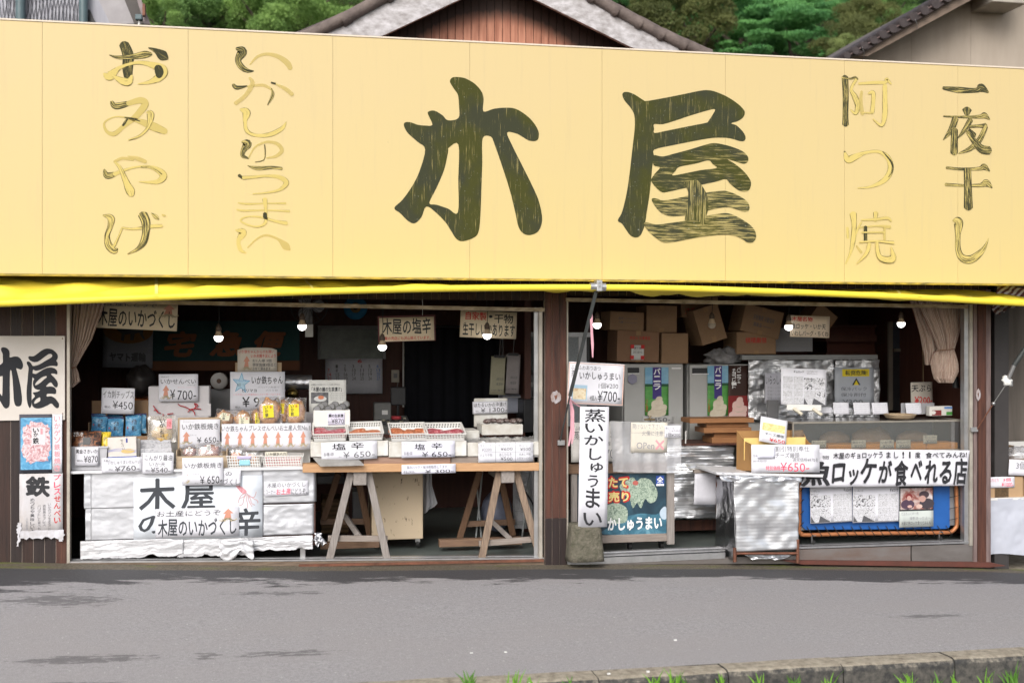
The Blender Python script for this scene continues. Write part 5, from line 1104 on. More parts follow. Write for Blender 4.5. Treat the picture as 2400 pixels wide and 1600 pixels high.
def drape(parent,name,rows,nf,amp,Y0,seed=0,depth=.05):
    "rows: (z, x_left, x_right) from top down; folds run down"
    q=MB();nu,nv=nf*8,40;UV=[]
    def f(u,v):
        k=v*(len(rows)-1);i=min(int(k),len(rows)-2);t=k-i;t=t*t*(3-2*t);a,b=rows[i],rows[i+1]
        z=a[0]+(b[0]-a[0])*t;x0=a[1]+(b[1]-a[1])*t;x1=a[2]+(b[2]-a[2])*t;wd=x1-x0
        s_=math.sin(math.pi*u);w_=noise.noise(Vector((u*nf*.7+seed,v*1.2,seed)));w2=noise.noise(Vector((u*nf*1.9+seed,v*2.2,5)))
        y=Y0-depth*s_*min(1,wd/.25)+amp*(math.sin(u*nf*6.283+3*w_+v)*.6+w_+w2*.6)
        return (x0+wd*u+.012*w_,y,z+.006*w2)
    q.grid(nu,nv,f);o=q.build(name,cm,parent)
    ul=o.data.uv_layers.new(name='UVMap')
    for l in o.data.loops:
        i=l.vertex_index;ul.data[l.index].uv=((i % (nu+1))/nu*nf*.45,(i // (nu+1))/nv*.3)
    so_=o.modifiers.new('thick','SOLIDIFY');so_.thickness=.004
    return o
def RW(c,y,xa,xb,Y):return (py(c,(xa+xb)/2,y,Y).z,py(c,xa,y,Y).x,py(c,xb,y,Y).x)
c1_=thing('curtain','faded striped curtain pulled aside at the near end of the snack opening','curtain',tuple(py('D',850,900,.12)))
drape(c1_,'cloth',[RW('D',60,790,1210,.14),RW('D',300,790,1150,.14),RW('D',560,790,1060,.14),RW('D',800,790,920,.14),RW('D',885,790,865,.14)],9,.016,.14,1)
drape(c1_,'gathered_end',[RW('D',880,790,865,.13),RW('D',960,790,895,.13),RW('D',1040,788,912,.13),RW('D',1110,788,830,.13)],4,.012,.13,3)
MB().tube([py('D',785,900,.05),py('D',830,892,.06),py('D',868,880,.09)],.006,6).build('tie',flat('tie_cord',(.2,.1,.06)),c1_)
c2_=thing('curtain','faded striped curtain tied into a hanging bundle beside the end post','curtain',tuple(py('L',960,1100,.14)))
drape(c2_,'cloth',[RW('L',240,640,1095,.16),RW('L',400,690,1090,.16),RW('L',560,770,1085,.16),RW('L',700,835,1050,.16),RW('L',785,860,1030,.16)],11,.018,.16,7,.06)
drape(c2_,'side_cloth',[RW('L',250,560,700,.24),RW('L',420,620,760,.24),RW('L',640,690,850,.24),RW('L',800,720,860,.24),RW('L',935,735,800,.24)],5,.02,.24,9)
drape(c2_,'bundle',[RW('L',782,860,1030,.14),RW('L',830,828,1060,.12),RW('L',920,822,1098,.10),RW('L',1000,836,1100,.10),RW('L',1075,852,1060,.11),RW('L',1115,875,1025,.14)],8,.014,.15,13,.10)
MB().tube([py('L',858,792,.12),py('L',900,785,.075),py('L',960,782,.06),py('L',1010,778,.08),py('L',1034,772,.12)],.004,6).build('tie',flat('tie_cord',()) if False else MT['tie_cord'],c2_)
# ================================================================== signs and posters on the boarded wall
ws=thing('wall_sign','white metal signboard with two thick black brushed characters on the boarded wall','signboard',tuple(py('R',600,1600,-.02)))
wsm=mat('sign_white_dirty',(.66,.62,.59),.5,c2=(.52,.47,.42),sc=2.5,amt=.9,stretch=(1,1,1.6))
a,b,z0,z1=rect('R',-300,55,1192,1605,-.02);MB().box(a,b,-.02,-.004,z0,z1).build('board',wsm,ws,.002)
KJ=[[(20,320),(25,275),(60,262),(120,275),(165,320),(178,380),(180,448),(250,432),(320,435),(370,465),(405,520),(424,590),(415,640),(385,672),(340,660),(298,650),(320,740),(350,860),(380,1000),(402,1180),(400,1280),(375,1335),(320,1348),(280,1325),(255,1240),(245,1080),(230,850),(210,700),(203,688),(187,690),(180,800),(178,1000),(180,1200),(175,1320),(150,1370),(100,1385),(60,1350),(20,1280),(-40,1180),(-40,1090),(0,1112),(38,1150),(45,1000),(48,850),(45,790),(0,800),(-60,800),(-60,620),(0,585),(50,540),(50,450),(48,380)]]
YA=[[[(520,450),(540,425),(610,428),(680,385),(760,325),(830,292),(900,288),(970,310),(1030,360),(1060,410),(1058,470),(1035,512),(1058,545),(1060,590),(1040,612),(1000,605),(930,605),(860,625),(760,670),(690,690),(640,690),(605,680),(595,800),(585,950),(580,1100),(580,1250),(575,1330),(548,1378),(525,1350),(500,1270),(488,1150),(490,1030),(505,880),(515,750),(525,640),(495,570),(495,530),(520,522),(560,545),(600,602),(650,600),(730,575),(820,520),(900,475),(950,440),(957,405),(930,386),(890,390),(830,430),(740,500),(680,530),(620,535),(560,510),(530,480)]],
      [[(598,745),(660,750),(730,710),(820,655),(920,632),(1000,650),(1045,690),(1055,740),(1035,760),(990,745),(935,750),(980,800),(1040,870),(1062,930),(1055,980),(1025,1000),(985,970),(930,905),(850,970),(865,987),(930,980),(1000,1000),(1030,1050),(1030,1100),(1005,1122),(950,1115),(865,1120),(862,1167),(930,1160),(1000,1190),(1060,1260),(1085,1310),(1075,1365),(1040,1380),(1000,1350),(940,1295),(870,1330),(760,1375),(680,1385),(620,1365),(590,1320),(585,1230),(640,1165),(605,1110),(620,1090),(680,1080),(737,1048),(680,1040),(630,1010),(605,950),(610,880),(628,843),(595,810)],
       [(645,940),(680,890),(760,820),(840,790),(858,808),(800,860),(730,920),(670,955),(648,955)],[(625,1275),(660,1220),(730,1180),(738,1240),(700,1270),(640,1300)]]]
gloss_ink=flat('sign_black',(.012,.013,.018))
outline(ws,'R',KJ,-.0215,gloss_ink);outline(ws,'R',YA[0],-.0215,gloss_ink);outline(ws,'R',YA[1],-.0222,gloss_ink)
for sx2,sy2 in ((1148,105),(1150,1480)):
    p=py('R',sx2,sy2,-.021);MB().lathe([(0,-.002),(.004,-.002),(.005,0)],c=(p.x,-.0205,p.z),n=10,axis='Y').build('screw',rusty,ws)
def photo_mat(name,cols,sc,dist=1.5,seed=0):
    m,n,b=nodes(name);L=n.links.new;N=n.nodes.new;b.inputs['Roughness'].default_value=.35
    tc=N('ShaderNodeTexCoord');mp=N('ShaderNodeMapping');mp.inputs['Location'].default_value=(seed,0,seed);L(tc.outputs['Object'],mp.inputs[0])
    nz=N('ShaderNodeTexNoise');nz.inputs['Scale'].default_value=sc;nz.inputs['Detail'].default_value=7;nz.inputs['Distortion'].default_value=dist;nz.inputs['Roughness'].default_value=.65;L(mp.outputs[0],nz.inputs[0])
    rp=N('ShaderNodeValToRGB');e=rp.color_ramp.elements;k=len(cols)
    e[0].position=.32;e[0].color=(*cols[0],1);e[1].position=.68;e[1].color=(*cols[-1],1)
    for i in range(1,k-1):q=e.new(.32+.36*i/(k-1));q.color=(*cols[i],1)
    L(nz.outputs[0],rp.inputs[0]);L(rp.outputs[0],b.inputs['Base Color']);return m
po=card('weathered photo poster of pink dried squid in a blue bag under the signboard','F',197,45,530,645,-.03,m=flat('poster_dark',(.07,.07,.09)),name='poster',cat='poster')
a,b,z0,z1=rect('F',197,45,530,645,-.03);w_,h=b-a,z1-z0
panel(po,photo_mat('bag_blue',[(.04,.16,.32),(.10,.33,.55),(.25,.5,.7)],14),-w_*.46,w_*.49,h*.06,h*.94,-.0012,'photo_bag')
q=MB();pts=[(-w_*.42+.0,h*.86)];ol=[]
for i in range(36):
    an=i*math.tau/36;rr=1+.07*math.sin(i*2.7)+.05*math.sin(i*5.1);ol.append((w_*.02+w_*.43*rr*math.copysign(abs(math.cos(an)) ** .55,math.cos(an)),h*.52+h*.34*rr*math.copysign(abs(math.sin(an)) ** .6,math.sin(an))))
q.add([(x,-.0018,z) for x,z in ol],[tuple(range(36))]);q.build('photo_squid',photo_mat('squid_shreds',[(.16,.06,.09),(.48,.24,.26),(.68,.55,.58),(.74,.68,.72)],22,2.5),po,local=True)
panel(po,flat('label_pale',(.66,.63,.66)),-w_*.12,w_*.30,h*.48,h*.78,-.0024,'photo_label');letter(po,'い',-w_*.08,w_*.1,h*.69,h*.76,-.003,'k',.03);letter(po,'か',-w_*.06,w_*.08,h*.62,h*.69,-.003,'k',.03);letter(po,'鉄',-w_*.08,w_*.1,h*.5,h*.6,-.003,'k',.03);panel(po,INK['f'],w_*.15,w_*.22,h*.66,h*.76,-.003,'photo_seal')
card('narrow white strip with vertical faded red writing beside the squid photo poster','F',535,45,634,640,-.03,[(ch,.18,.03+i*.12,.82,.13+i*.12,'f',.02) for i,ch in enumerate('いかゲソ鉄板焼き')],name='poster',cat='poster',m=paper)
pp=card('white poster headed with one thick black brushed character, with a torn lower edge','F',198,650,640,1285,-.03,[('鉄',.17,.06,.69,.36,'k',.05)]+[(ch,.80,.02+i*.115,.95,.11+i*.115,'i' if i < 3 else 'r',.02) for i,ch in enumerate('プレスせんべい')]+
    [(ch,.25,.39+i*.063,.345,.445+i*.063,'g',.015) for i,ch in enumerate('めっちゃ美味しいよ')]+[(ch,.54,.5+i*.05,.61,.545+i*.05,'g',.0) for i,ch in enumerate('鉄板焼きプレス')]+[(ch,.66,.48+i*.045,.73,.52+i*.045,'g',.0) for i,ch in enumerate('いかのゲソをまるごと')]+[(ch,.42,.5+i*.045,.49,.54+i*.045,'g',.0) for i,ch in enumerate('パリッとした食べもの')]+
    [(ch,.15,.7+i*.05,.2,.745+i*.05,'p',0) for i,ch in enumerate('人気商品')],name='poster',cat='poster',m=mat('poster_weathered',(.62,.62,.67),.7,c2=(.42,.38,.36),sc=4,amt=.55,detail=9,stretch=(1,1,.7)))
# torn taped edges round the posters, each strip of tape a part of the poster above it
r_=random.Random(3);tape=mat('old_tape',(.62,.62,.68),.6,c2=(.4,.38,.38),sc=14)
for (x0_,y0_,x1_,y1_) in ((205,1235,650,1300),(595,1270,660,1340),(175,1150,222,1390),(120,1370-1370,660,42)):
    if y0_ == 0:continue
    a=py('F',x0_,y0_,-.034);b=py('F',x1_,y1_,-.034);n=14;vert=(b.x-a.x) < (a.z-b.z);up,lo=[],[]
    for i in range(n+1):
        t=i/n;j=r_.uniform(-.008,.008)
        if vert:up.append((a.x+j,a.z+(b.z-a.z)*t));lo.append((b.x+r_.uniform(-.006,.006)-.02*t,a.z+(b.z-a.z)*t))
        else:up.append((a.x+(b.x-a.x)*t,a.z+j*.4));lo.append((a.x+(b.x-a.x)*t,b.z+r_.uniform(-.012,.012)))
    q=MB();vs=[(x,-.0345,z) for x,z in up]+[(x,-.036,z) for x,z in lo];q.add(vs,[(i,i+1,n+2+i,n+1+i) for i in range(n)]);q.build('torn_tape',tape,pp)
# ================================================================== foil wrapped snack counter
YF=.05
fc=thing('snack_counter','snack counter wrapped in ribbed silver foil with a torn lower fringe, on casters','counter',tuple(py('P',470,1310,YF)))
def fz(c,x,y,Y=YF):return py(c,x,y,Y)
L0=fz('F',850,1000).x;L1=fz('G',1490,900).x;zt=fz('F',1200,625).z;zm=fz('F',1200,1007).z;zb=fz('F',1200,1327).z;zf=fz('F',1200,1490).z
MB().box(L0+.02,L1-.01,YF+.03,YF+.6,zf+.03,zt-.02).build('carcass',inner_wood,fc)
def fsheet(x0,x1,z0,z1,m,nm='foil_sheet',dy=0.0,amp=.006,sd_=0,roundl=False,roundr=False,torn=0):
    q=MB();r2=random.Random(sd_);tz=[torn*(max(0,noise.noise(Vector((k*.11,sd_,0))))*1.6+.25*r2.random()) for k in range(61)]
    def f(u,v):
        x=x0+(x1-x0)*u;y=YF+dy+amp*noise.noise(Vector((x*5,v*2.5+sd_,2)))+amp*.5*noise.noise(Vector((x*16,v*9,sd_)))
        z=z0+(z1-z0)*v+tz[int(u*60)]*(1-v)
        if roundl and u < .08:k=1-u/.08;y += .07*k*k;x += .01*k*k
        if roundr and u > .94:k=(u-.94)/.06;y += .05*k*k
        return (x,y,z)
    q.grid(60,24,f);o=q.build(nm,m,fc);s_=o.modifiers.new('thick','SOLIDIFY');s_.thickness=.003;return o
xm1,xm2=fz('G',945,1000).x,fz('F',925,900).x
fsheet(L0,xm2+.02,zm+.003,zt-.01,foil_flat,sd_=1,roundl=True);fsheet(xm2,xm1,zm+.004,zt-.008,foil_flat,dy=-.006,sd_=2,amp=.004);fsheet(xm1-.01,L1,zm+.012,zt-.01,foil_flat,sd_=3,dy=.0,roundr=True)
fsheet(L0+.01,xm2+.02,zb,zm+.01,foil_flat,sd_=4,roundl=True,dy=.004);fsheet(xm2,xm1,zb+.002,zm+.012,foil_flat,dy=-.002,sd_=5,amp=.004);fsheet(xm1-.01,L1-.01,zb,zm+.0,foil_flat,dy=.006,sd_=6,roundr=True)
whitef=mat('crinkled_white_foil',(.66,.66,.69),.5,.3,c2=(.52,.52,.54),sc=4,bump=.5,bsc=9,bdist=.03)
fsheet(L0-.02,L0+.75,zf-.02,zb+.0,whitef,'torn_fringe',-.012,.007,7,torn=.03);fsheet(L0+.70,L0+1.25,zf-.03,zb-.002,whitef,'torn_fringe',-.004,.007,8,torn=.04);fsheet(L0+1.2,L1-.03,zf-.0,zb-.01,whitef,'torn_fringe',.0,.012,9,torn=.02)
q=MB();p0=fz('G',500,1345,-.02);p1=fz('G',850,1530,-.02)
q.grid(16,12,lambda u,v:(p0.x+(p1.x-p0.x)*u+.02*noise.noise(Vector((u*4,v*4,1))),-.01-.03*noise.noise(Vector((u*5,v*4,2))),p0.z+(p1.z-p0.z)*v*(.45+.55*abs(math.sin(u*4.2+.6)))))
o=q.build('torn_flap',whitef,fc);o.modifiers.new('thick','SOLIDIFY').thickness=.003
q=MB();p0=fz('G',1470,1250,YF);q.grid(8,14,lambda u,v:(p0.x+.05*u+.05*v*v*u+.015*noise.noise(Vector((u*6,v*6,0))),YF-.02+.05*noise.noise(Vector((u*5,v*5,7))),p0.z-.12*v*(.6+.4*math.sin(u*7) ** 2)))
o=q.build('torn_flap',foil_dark,fc);o.modifiers.new('thick','SOLIDIFY').thickness=.003
MB().box(fz('P',160,1100).x,L1+.0,YF-.035,YF+.62,zt-.012,zt+.008).build('top_board',mat('foil_white_top',(.72,.72,.75),.5,.15,c2=(.58,.58,.6),sc=8,bump=.4),fc,.003)
for xx in (L0+.1,L1-.12):
    MB().tube([(xx,YF+.05,.03),(xx+.02,YF+.05,.03)],.03,12).build('caster',rubber,fc);MB().box(xx-.01,xx+.03,YF+.03,YF+.09,.05,zf+.04).build('caster_fork',steel,fc)
SH=fz('F',1200,612).z      # height goods stand on
# papers pasted on the counter front
foil_paper=mat('bluish_paper',(.70,.74,.80),.6,c2=(.62,.66,.73),sc=3,bump=.4,bsc=7,bdist=.02)
bp_=card('large pale paper on the foil counter with brushed characters and a pink squid painting','P',313,1116,615,1262,YF-.012,m=foil_paper,name='poster',cat='poster')
a,b,z0,z1=rect('P',313,1116,615,1262,YF-.012);w_,h=b-a,z1-z0;cx_,y_=(a+b)/2,YF-.012
def big(parent,ch,c,x0,y0,x1,y1,col='g',bd=.025,jit=.05):
    A_,B_,C_,D_=rect(c,x0,y0,x1,y1,y_);return letter(parent,ch,A_-cx_,B_-cx_,C_-z0,D_-z0,-.0015,col,bd,jit)
dkink=flat('brush_ink',(.045,.05,.06));INK['d']=dkink
big(bp_,'木','F',1420,715,1790,1060,'d',.02);big(bp_,'屋','G',115,760,450,1010,'d',.02);big(bp_,'の','F',1420,1085,1690,1262,'d',.02);big(bp_,'辛','G',640,1008,908,1275,'d',.025)
A_,B_,C_,D_=rect('G',690,770,900,1000,y_)
def pp_(x,y):w2=py('G',x,y,y_);return (w2.x-cx_,-.0016,w2.z-z0)
MB().add([pp_(*p) for p in ((655,762),(690,765),(735,790),(775,825),(775,850),(740,860),(705,830),(675,790))],[tuple(range(8))]).build('squid_painting',photo_mat('squid_pink',[(.5,.16,.2),(.7,.4,.42)],30),bp_,local=True)
q=MB()
for i,pts in enumerate((((775,845),(800,880),(850,890),(870,850),(872,832)),((770,855),(740,890),(700,905),(692,950)),((770,860),(745,910),(735,960),(700,975)),((780,860),(775,920),(785,960),(780,1005)),((785,860),(815,910),(825,950),(860,970)),((795,865),(840,900),(885,925),(890,950)),((790,862),(800,930),(830,985)),((768,850),(720,870),(695,920)))):
    P_=catmull([tuple(map(float,p)) for p in pts],4)
    for p,r2 in zip(P_,P_[1:]):
        a_,b_=Vector(pp_(*p)),Vector(pp_(*r2));n_=Vector((b_.z-a_.z,0,a_.x-b_.x)).normalized()*.003;o_=Vector((0,-.0002*i,0));q.add([a_-n_+o_,a_+n_+o_,b_+n_+o_,b_-n_+o_],[(0,1,2,3)])
q.build('tentacle_painting',flat('tentacle_pink',(.55,.36,.38)),bp_,local=True)
card('white paper with an orange squid and large writing, pasted lowest on the foil counter','P',364,1190,560,1258,YF-.02,[('お土産にどうぞ',.02,.07,.78,.27,'g'),('木屋のいかづくし',.03,.36,.97,.95,'d',.02)],name='poster',cat='poster',squids=[(.86,.04,.5,.17)])
card('white handwritten notice with red middle words on the foil counter','G',958,728,1406,876,YF-.012,[('木屋のいかづくし',.06,.06,.94,.42,'g',0),('コーナー',.03,.55,.25,.85,'g',0),('お土産',.27,.5,.6,.9,'i',.01),('にどうぞ。',.61,.52,.97,.92,'g',.005)],rot=-1,name='poster',cat='poster')
card('folded white paper behind the lower teppanyaki price card','G',520,618,714,772,.008,[('の',.2,.1,.52,.36,'g'),('づくし',.05,.55,.95,.95,'g',.005)],name='poster',cat='poster',rot=1)
# ================================================================== goods on the snack counter
GS='goods on the snack counter'
def shelf(lbl,c,x0,x1,ytop,Y,d,m=styro,z=None):
    a=py(c,x0,ytop,Y);b=py(c,x1,ytop,Y);t=thing('riser_box',lbl,'box',((a.x+b.x)/2,Y,SH+.001));w2=b.x-a.x
    MB().box(-w2/2,w2/2,0,d,0,a.z-SH).build('body',m,t,.006,local=True);MB().box(-w2/2+.004,w2/2-.004,.004,d-.004,a.z-SH,a.z-SH+.004).build('lid',m,t,local=True)
# bin of dark snack bags
t_=thing('plastic_bin','translucent grey bin of dark snack bags at the near end of the counter','bin',(py('F',903,600,.07).x,.07,SH))
a,b,z0,z1=rect('F',712,375,1100,605,.07);w_,h=b-a,z1-SH
q=MB();ang=[(-w_/2,0),(w_/2,0),(w_/2,.26),(-w_/2,.26)]
k_=.9;vs=[(x*k_,y*k_+.013,0) for x,y in ang]+[(x,y,h) for x,y in ang]+[(x*.96,y*.96+.005,h) for x,y in ang]+[(x*.87,y*.87+.017,.006) for x,y in ang]
q.add(vs,[(0,3,2,1)]+[(i,(i+1) % 4,4+(i+1) % 4,4+i) for i in range(4)]+[(4+i,4+(i+1) % 4,8+(i+1) % 4,8+i) for i in range(4)]+[(8+i,8+(i+1) % 4,12+(i+1) % 4,12+i) for i in range(4)]+[(12,13,14,15)]);q.build('body',clear_pl,t_,.002,local=True)
MB().box(-w_/2-.006,w_/2+.006,-.007,.002,h-.012,h+.002).build('rim',clear_pl,t_,local=True)
card('handwritten white price card on the grey bin, price 870 yen','F',765,385,1005,570,.058,[('黄金さきいか',.04,.08,.96,.32,'k',.015),('¥870',.38,.45,.98,.82,'k',.0),('税込',.08,.66,.34,.76,'g')])
dkbag=photo_mat('bag_brown_black',[(.012,.010,.012),(.02,.015,.015),(.22,.08,.035),(.4,.2,.1)],26,1)
for i,(x0_,x1_,Y) in enumerate(((715,1025,.10),(725,1010,.15),(735,1020,.20))):
    pouch('black snack bag with brown shreds showing, %s in the grey bin' % ('nearest','middle','rearmost')[i],'F',x0_,222-6*i,x1_,470,Y,m=dkbag,lean=18,lab=(.42,.26,.66,.56,black_pl) if i == 0 else None,txt=(),group='dark snack bags in the grey bin')
    if i == 0:bb=[o for o in COL.objects if o.get('label','').startswith('black snack bag with brown shreds showing, nearest')][0];letter(bb,'さきいか',-.09,-.02,.15,.185,-.03,'w',.02)
pouch('black and yellow snack bag leaning at the end of the grey bin','F',1025,222,1126,430,.15,m=photo_mat('bag_yellow_black',[(.02,.02,.015),(.7,.5,.03),(.75,.62,.2)],12),lean=15)
# boxed senbei
t_,w_,h=obox('snack_box','white gift box printed with blue waves and a yellow cracker','box','F',1102,280,1395,495,.09,.05,flat('box_cream',(.66,.62,.58)),.003,rot=-1.5,group='wave printed gift boxes');h=h
panel(t_,flat('box_blue',(.05,.10,.38)),-w_/2,w_/2,0,h*.09,-.0012);letter(t_,'いかしゅうまい',-.01,.005,h*.5,h*.92,-.0015,'g',0) if False else None
for i,ch in enumerate('せんべい'):letter(t_,ch,-.012+.004*i,.008+.004*i,h*(.80-.13*i),h*(.90-.13*i),-.0015,'g',.01)
panel(t_,flat('box_navy',(.08,.09,.3)),w_*.14,w_*.2,h*.74,h*.95,-.0014)
q=MB();q.add([(w_*.2+w_*.24*math.cos(i*.3927),-.0016,h*.34+h*.11*math.sin(i*.3927)) for i in range(16)],[tuple(range(16))]);q.build('cracker_print',flat('cracker',(.62,.46,.2)),t_,local=True)
for k in range(3):
    q=MB();P_=[(-w_*.5+w_*1.0*i/16,h*(.26+.05*k)+h*.10*math.exp(-((i-4-k)/5) ** 2)) for i in range(17)]
    q.add([(x,-.0013-.0002*k,z) for x,z in P_]+[(x,-.0013-.0002*k,z+h*.02) for x,z in P_],[(i,i+1,18+i,17+i) for i in range(16)]);q.build('wave_print',flat('wave_blue',(.35,.36,.6)),t_,local=True)
obox('snack_box','plain edge of a second gift box standing behind the wave printed one','box','F',1200,300,1425,495,.16,.05,flat('box_cream',()) if False else MT['box_cream'],.003,group='wave printed gift boxes')
card('white price card for the gift boxes, price 760 yen','F',1038,487,1450,637,.004,[('木屋の',.04,.1,.22,.26,'g',0),('いかしゅうまいせんべい',.16,.2,.96,.46,'g',0),('¥760-',.32,.58,.93,.93,'g',.015),('税込',.17,.72,.28,.86,'g',.0)],rot=-1.2,lean=5)
for i in range(4):
    t_,w_,h=obox('snack_packet','grey printed snack packet, %s of the upright row behind the 540 yen card' % ('front','second','third','rearmost')[i],'packet','F',1438-4*i,435-42*i,1762-8*i,560,.10+.055*i,.035,photo_mat('packet_grey',[(.12,.12,.14),(.42,.42,.45),(.5,.5,.53),(.58,.58,.6)],26),.004,rot=-1+i*.7,group='grey snack packets')
    if i == 0:letter(t_,'いか天',-w_*.3,w_*.1,h*.6,h*.9,-.0015,'g',.02);panel(t_,INK['o'],w_*.28,w_*.4,h*.6,h*.95,-.0015)
card('white price card for the fried squid packets, price 540 yen','F',1452,440,1768,652,.002,[('こんがり醤油',.06,.1,.95,.38,'g',.01),('いか天',.22,.45,.74,.65,'g',0),('¥540-',.27,.7,.9,.95,'g',.01),('税込',.1,.8,.25,.9,'g',0)],rot=1,lean=6)
# blue bags in a carton
t_=thing('cardboard_box','open cardboard box holding the blue snack bags','box',(py('D',1360,1500,.40).x,.40,SH+.14));a,b,z0,z1=rect('D',1015,1275,1705,1800,.42);w_=b-a;h=z1-SH-.14
for X0,X1,Y0,Y1,Z1,nm in ((-w_/2,w_/2,.16,.165,h,'back_panel'),(-w_/2,-w_/2+.005,0,.158,h*.55,'side_panel'),(w_/2-.005,w_/2,0,.158,h*.55,'side_panel'),(-w_/2,w_/2,-.006,-.001,h*.25,'front_panel'),(-w_/2,w_/2,0,.158,.004,'bottom_panel')):MB().box(X0,X1,Y0,Y1,0,Z1).build(nm,card_b,t_,local=True)
shelf('white foam riser under the carton of blue bags','F',860,1500,290,.40,.3)
bb_m=photo_mat('bag_sky_blue',[(.02,.06,.18),(.05,.20,.38),(.09,.30,.50),(.4,.52,.58)],20,.9);navy=flat('bag_navy',(.03,.025,.09))
for i,(x0_,y0_,x1_,y1_,Y,ro,wh) in enumerate(((935,38,1080,230,.48,-2,'rearmost at the near end'),(925,60,1085,235,.42,4,'front one at the near end'),(1080,45,1240,250,.48,3,'rear one in the middle'),(1085,80,1255,280,.42,2,'front one in the middle'),(1285,42,1495,240,.46,-1,'rear one beside the white box'),(1275,45,1440,300,.42,0,'front one beside the white box'))):
    t_=pouch('blue squid chip bag with a navy top, '+wh,'F',x0_,y0_,x1_,y1_,Y,m=bb_m,lean=8,rot=ro,txt=(('イカ',.42,.2,.72,.42,'k'),('刺し',.44,.46,.74,.68,'k'),('チ',.12,.5,.24,.62,'r')) if 'front' in wh else (),group='blue squid chip bags in the carton')
    a,b,z0,z1=rect('F',x0_,y0_,x1_,y1_,Y);w_,h=b-a,z1-z0;MB().box(-w_*.5,w_*.5,-.004,.004,h*.93,h*1.02).build('top_seal',navy,t_,local=True)
card('handwritten price card on the carton of blue bags, price 450 yen','D',1160,1122,1540,1418,.40,[('イカ刺チップス',.04,.10,.97,.40,'k',-.002),('¥450',.34,.50,.95,.80,'k',-.004),('税込',.1,.68,.28,.78,'k',0)],rot=1.8)
# clear bag of squid senbei
pouch('clear striped bag of yellow squid crackers with a red seal','F',1500,62,1800,330,.28,m=film('striped_film',tr=.9,haze=.35,cloud=(.7,.65,.6)),fill=photo_mat('cracker_yellow',[(.5,.28,.10),(.68,.46,.16),(.75,.6,.2)],18),fillbox=(.14,.04,.88,.62),lean=6,txt=(('い',.44,.1,.62,.26,'k'),('か',.44,.28,.62,.44,'k'),('せん',.46,.5,.6,.8,'k')),lab=(.68,.12,.86,.5,INK['f'],('いか',.15,.2,.85,.8,'r')),th=.07)
# white carton with the senbei card and red cord bows
t_,w_,h=obox('white_box','large creased white paper box with red cord bows behind the squid crackers','box','S',42,250,845,700,.52,.16,mat('white_box_paper',(.60,.58,.60),.7,c2=(.5,.48,.5),sc=3,bump=.5,bsc=5,bdist=.03),.01)
MB().box(-w_/2+.003,w_/2+.012,-.004,0,h*.12,h*.48).build('folded_flap',MT['white_box_paper'],t_,.004,local=True)
shelf('white foam riser under the large white paper box','S',60,830,700,.52,.17)
for j,pts in enumerate((((430,482),(460,505),(520,520),(570,545),(600,555),(650,545),(735,550)),((560,590),(600,555),(640,545),(690,500),(645,475)),((600,555),(640,580),(655,630)),((645,480),(665,520),(640,548)),((105,505),(130,540),(160,590),(205,605)),((115,570),(150,560),(170,600)),((290,620),(330,612),(370,608)),((235,610),(238,640)))):
    MB().tube([py('S',x,y,.50) for x,y in catmull([tuple(map(float,p)) for p in pts],4)],.0042,6).build('red_cord',flat('red_cord',(.42,.02,.03)),t_)
card('white price card with a squid drawing, price 700 yen','S',180,92,695,450,.49,[('国産呼子',.06,.08,.26,.12,'g',0),('いかせんべい',.05,.18,.95,.36,'g',.01),('高級煎餅',.73,.39,.93,.43,'p',0),('食べやすい小分けパック',.48,.47,.95,.50,'f',0),('¥',.29,.58,.41,.92,'k',.01),('700-',.47,.6,.95,.94,'k',.0),('税込',.2,.88,.28,.93,'g',0)],squids=[(.17,.4,.93,.24)])
# teppanyaki: carton back, upper card, bags, wooden tray, lower card
obox('cardboard_box','flattened brown carton behind the upper teppanyaki card','box','S',428,662,1012,1090,.30,.02,card_lt,.002)
card('white teppanyaki price card leaning on a brown carton, price half covered by bags','S',455,686,985,1060,.285,[('プレスせんべい',.08,.06,.36,.1,'p',0),('いか鉄板焼き',.06,.14,.96,.36,'g',.01),('うまいよ!',.25,.52,.42,.57,'p',0),('¥ 650-',.42,.62,.97,.82,'k',.0),('税込',.28,.86,.38,.91,'p',0)],squids=[(.15,.42,.88,.24)])
tray=thing('tray','pale wooden tray holding the brown squid packs','tray',(py('G',317,590,.06).x,.06,SH));a,b,z0,z1=rect('G',58,470,582,590,.06);w_,h=b-a,z1-SH
tw=mat('tray_wood',(.48,.38,.27),.7,c2=(.36,.27,.18),sc=5,stretch=(1,8,8))
for X0,X1,Y0,Y1,Z1,nm in ((-w_/2,w_/2,0,.008,h,'front_board'),(-w_/2,w_/2,.2,.208,h*1.3,'back_board'),(-w_/2,-w_/2+.008,.009,.199,h*1.5,'side_board'),(w_/2-.008,w_/2,.009,.199,h*1.5,'side_board')):MB().box(X0,X1,Y0,Y1,0,Z1).build(nm,tw,tray,.002,local=True)
sq_m=photo_mat('pressed_squid',[(.10,.04,.03),(.26,.11,.08),(.40,.20,.16),(.52,.34,.29)],30,1.5)
for x0_,y0_,x1_,y1_,Y,ro,lb in ((100,355,275,500,.10,3,'small vacuum pack of brown pressed squid in the wooden tray'),(255,325,535,500,.085,-3,'large vacuum pack of brown pressed squid lying across the wooden tray')):
    pouch(lb,'G',x0_,y0_,x1_,y1_,Y,fill=sq_m,fillbox=(.12,.10,.9,.85),lean=22,rot=ro,th=.05,lab=(.42,.2,.56,.55,flat('label_white',(.62,.62,.6)),('いか鉄',.2,.1,.8,.9,'g')),group='vacuum packs of pressed squid',name='squid_pack',cat='packet')
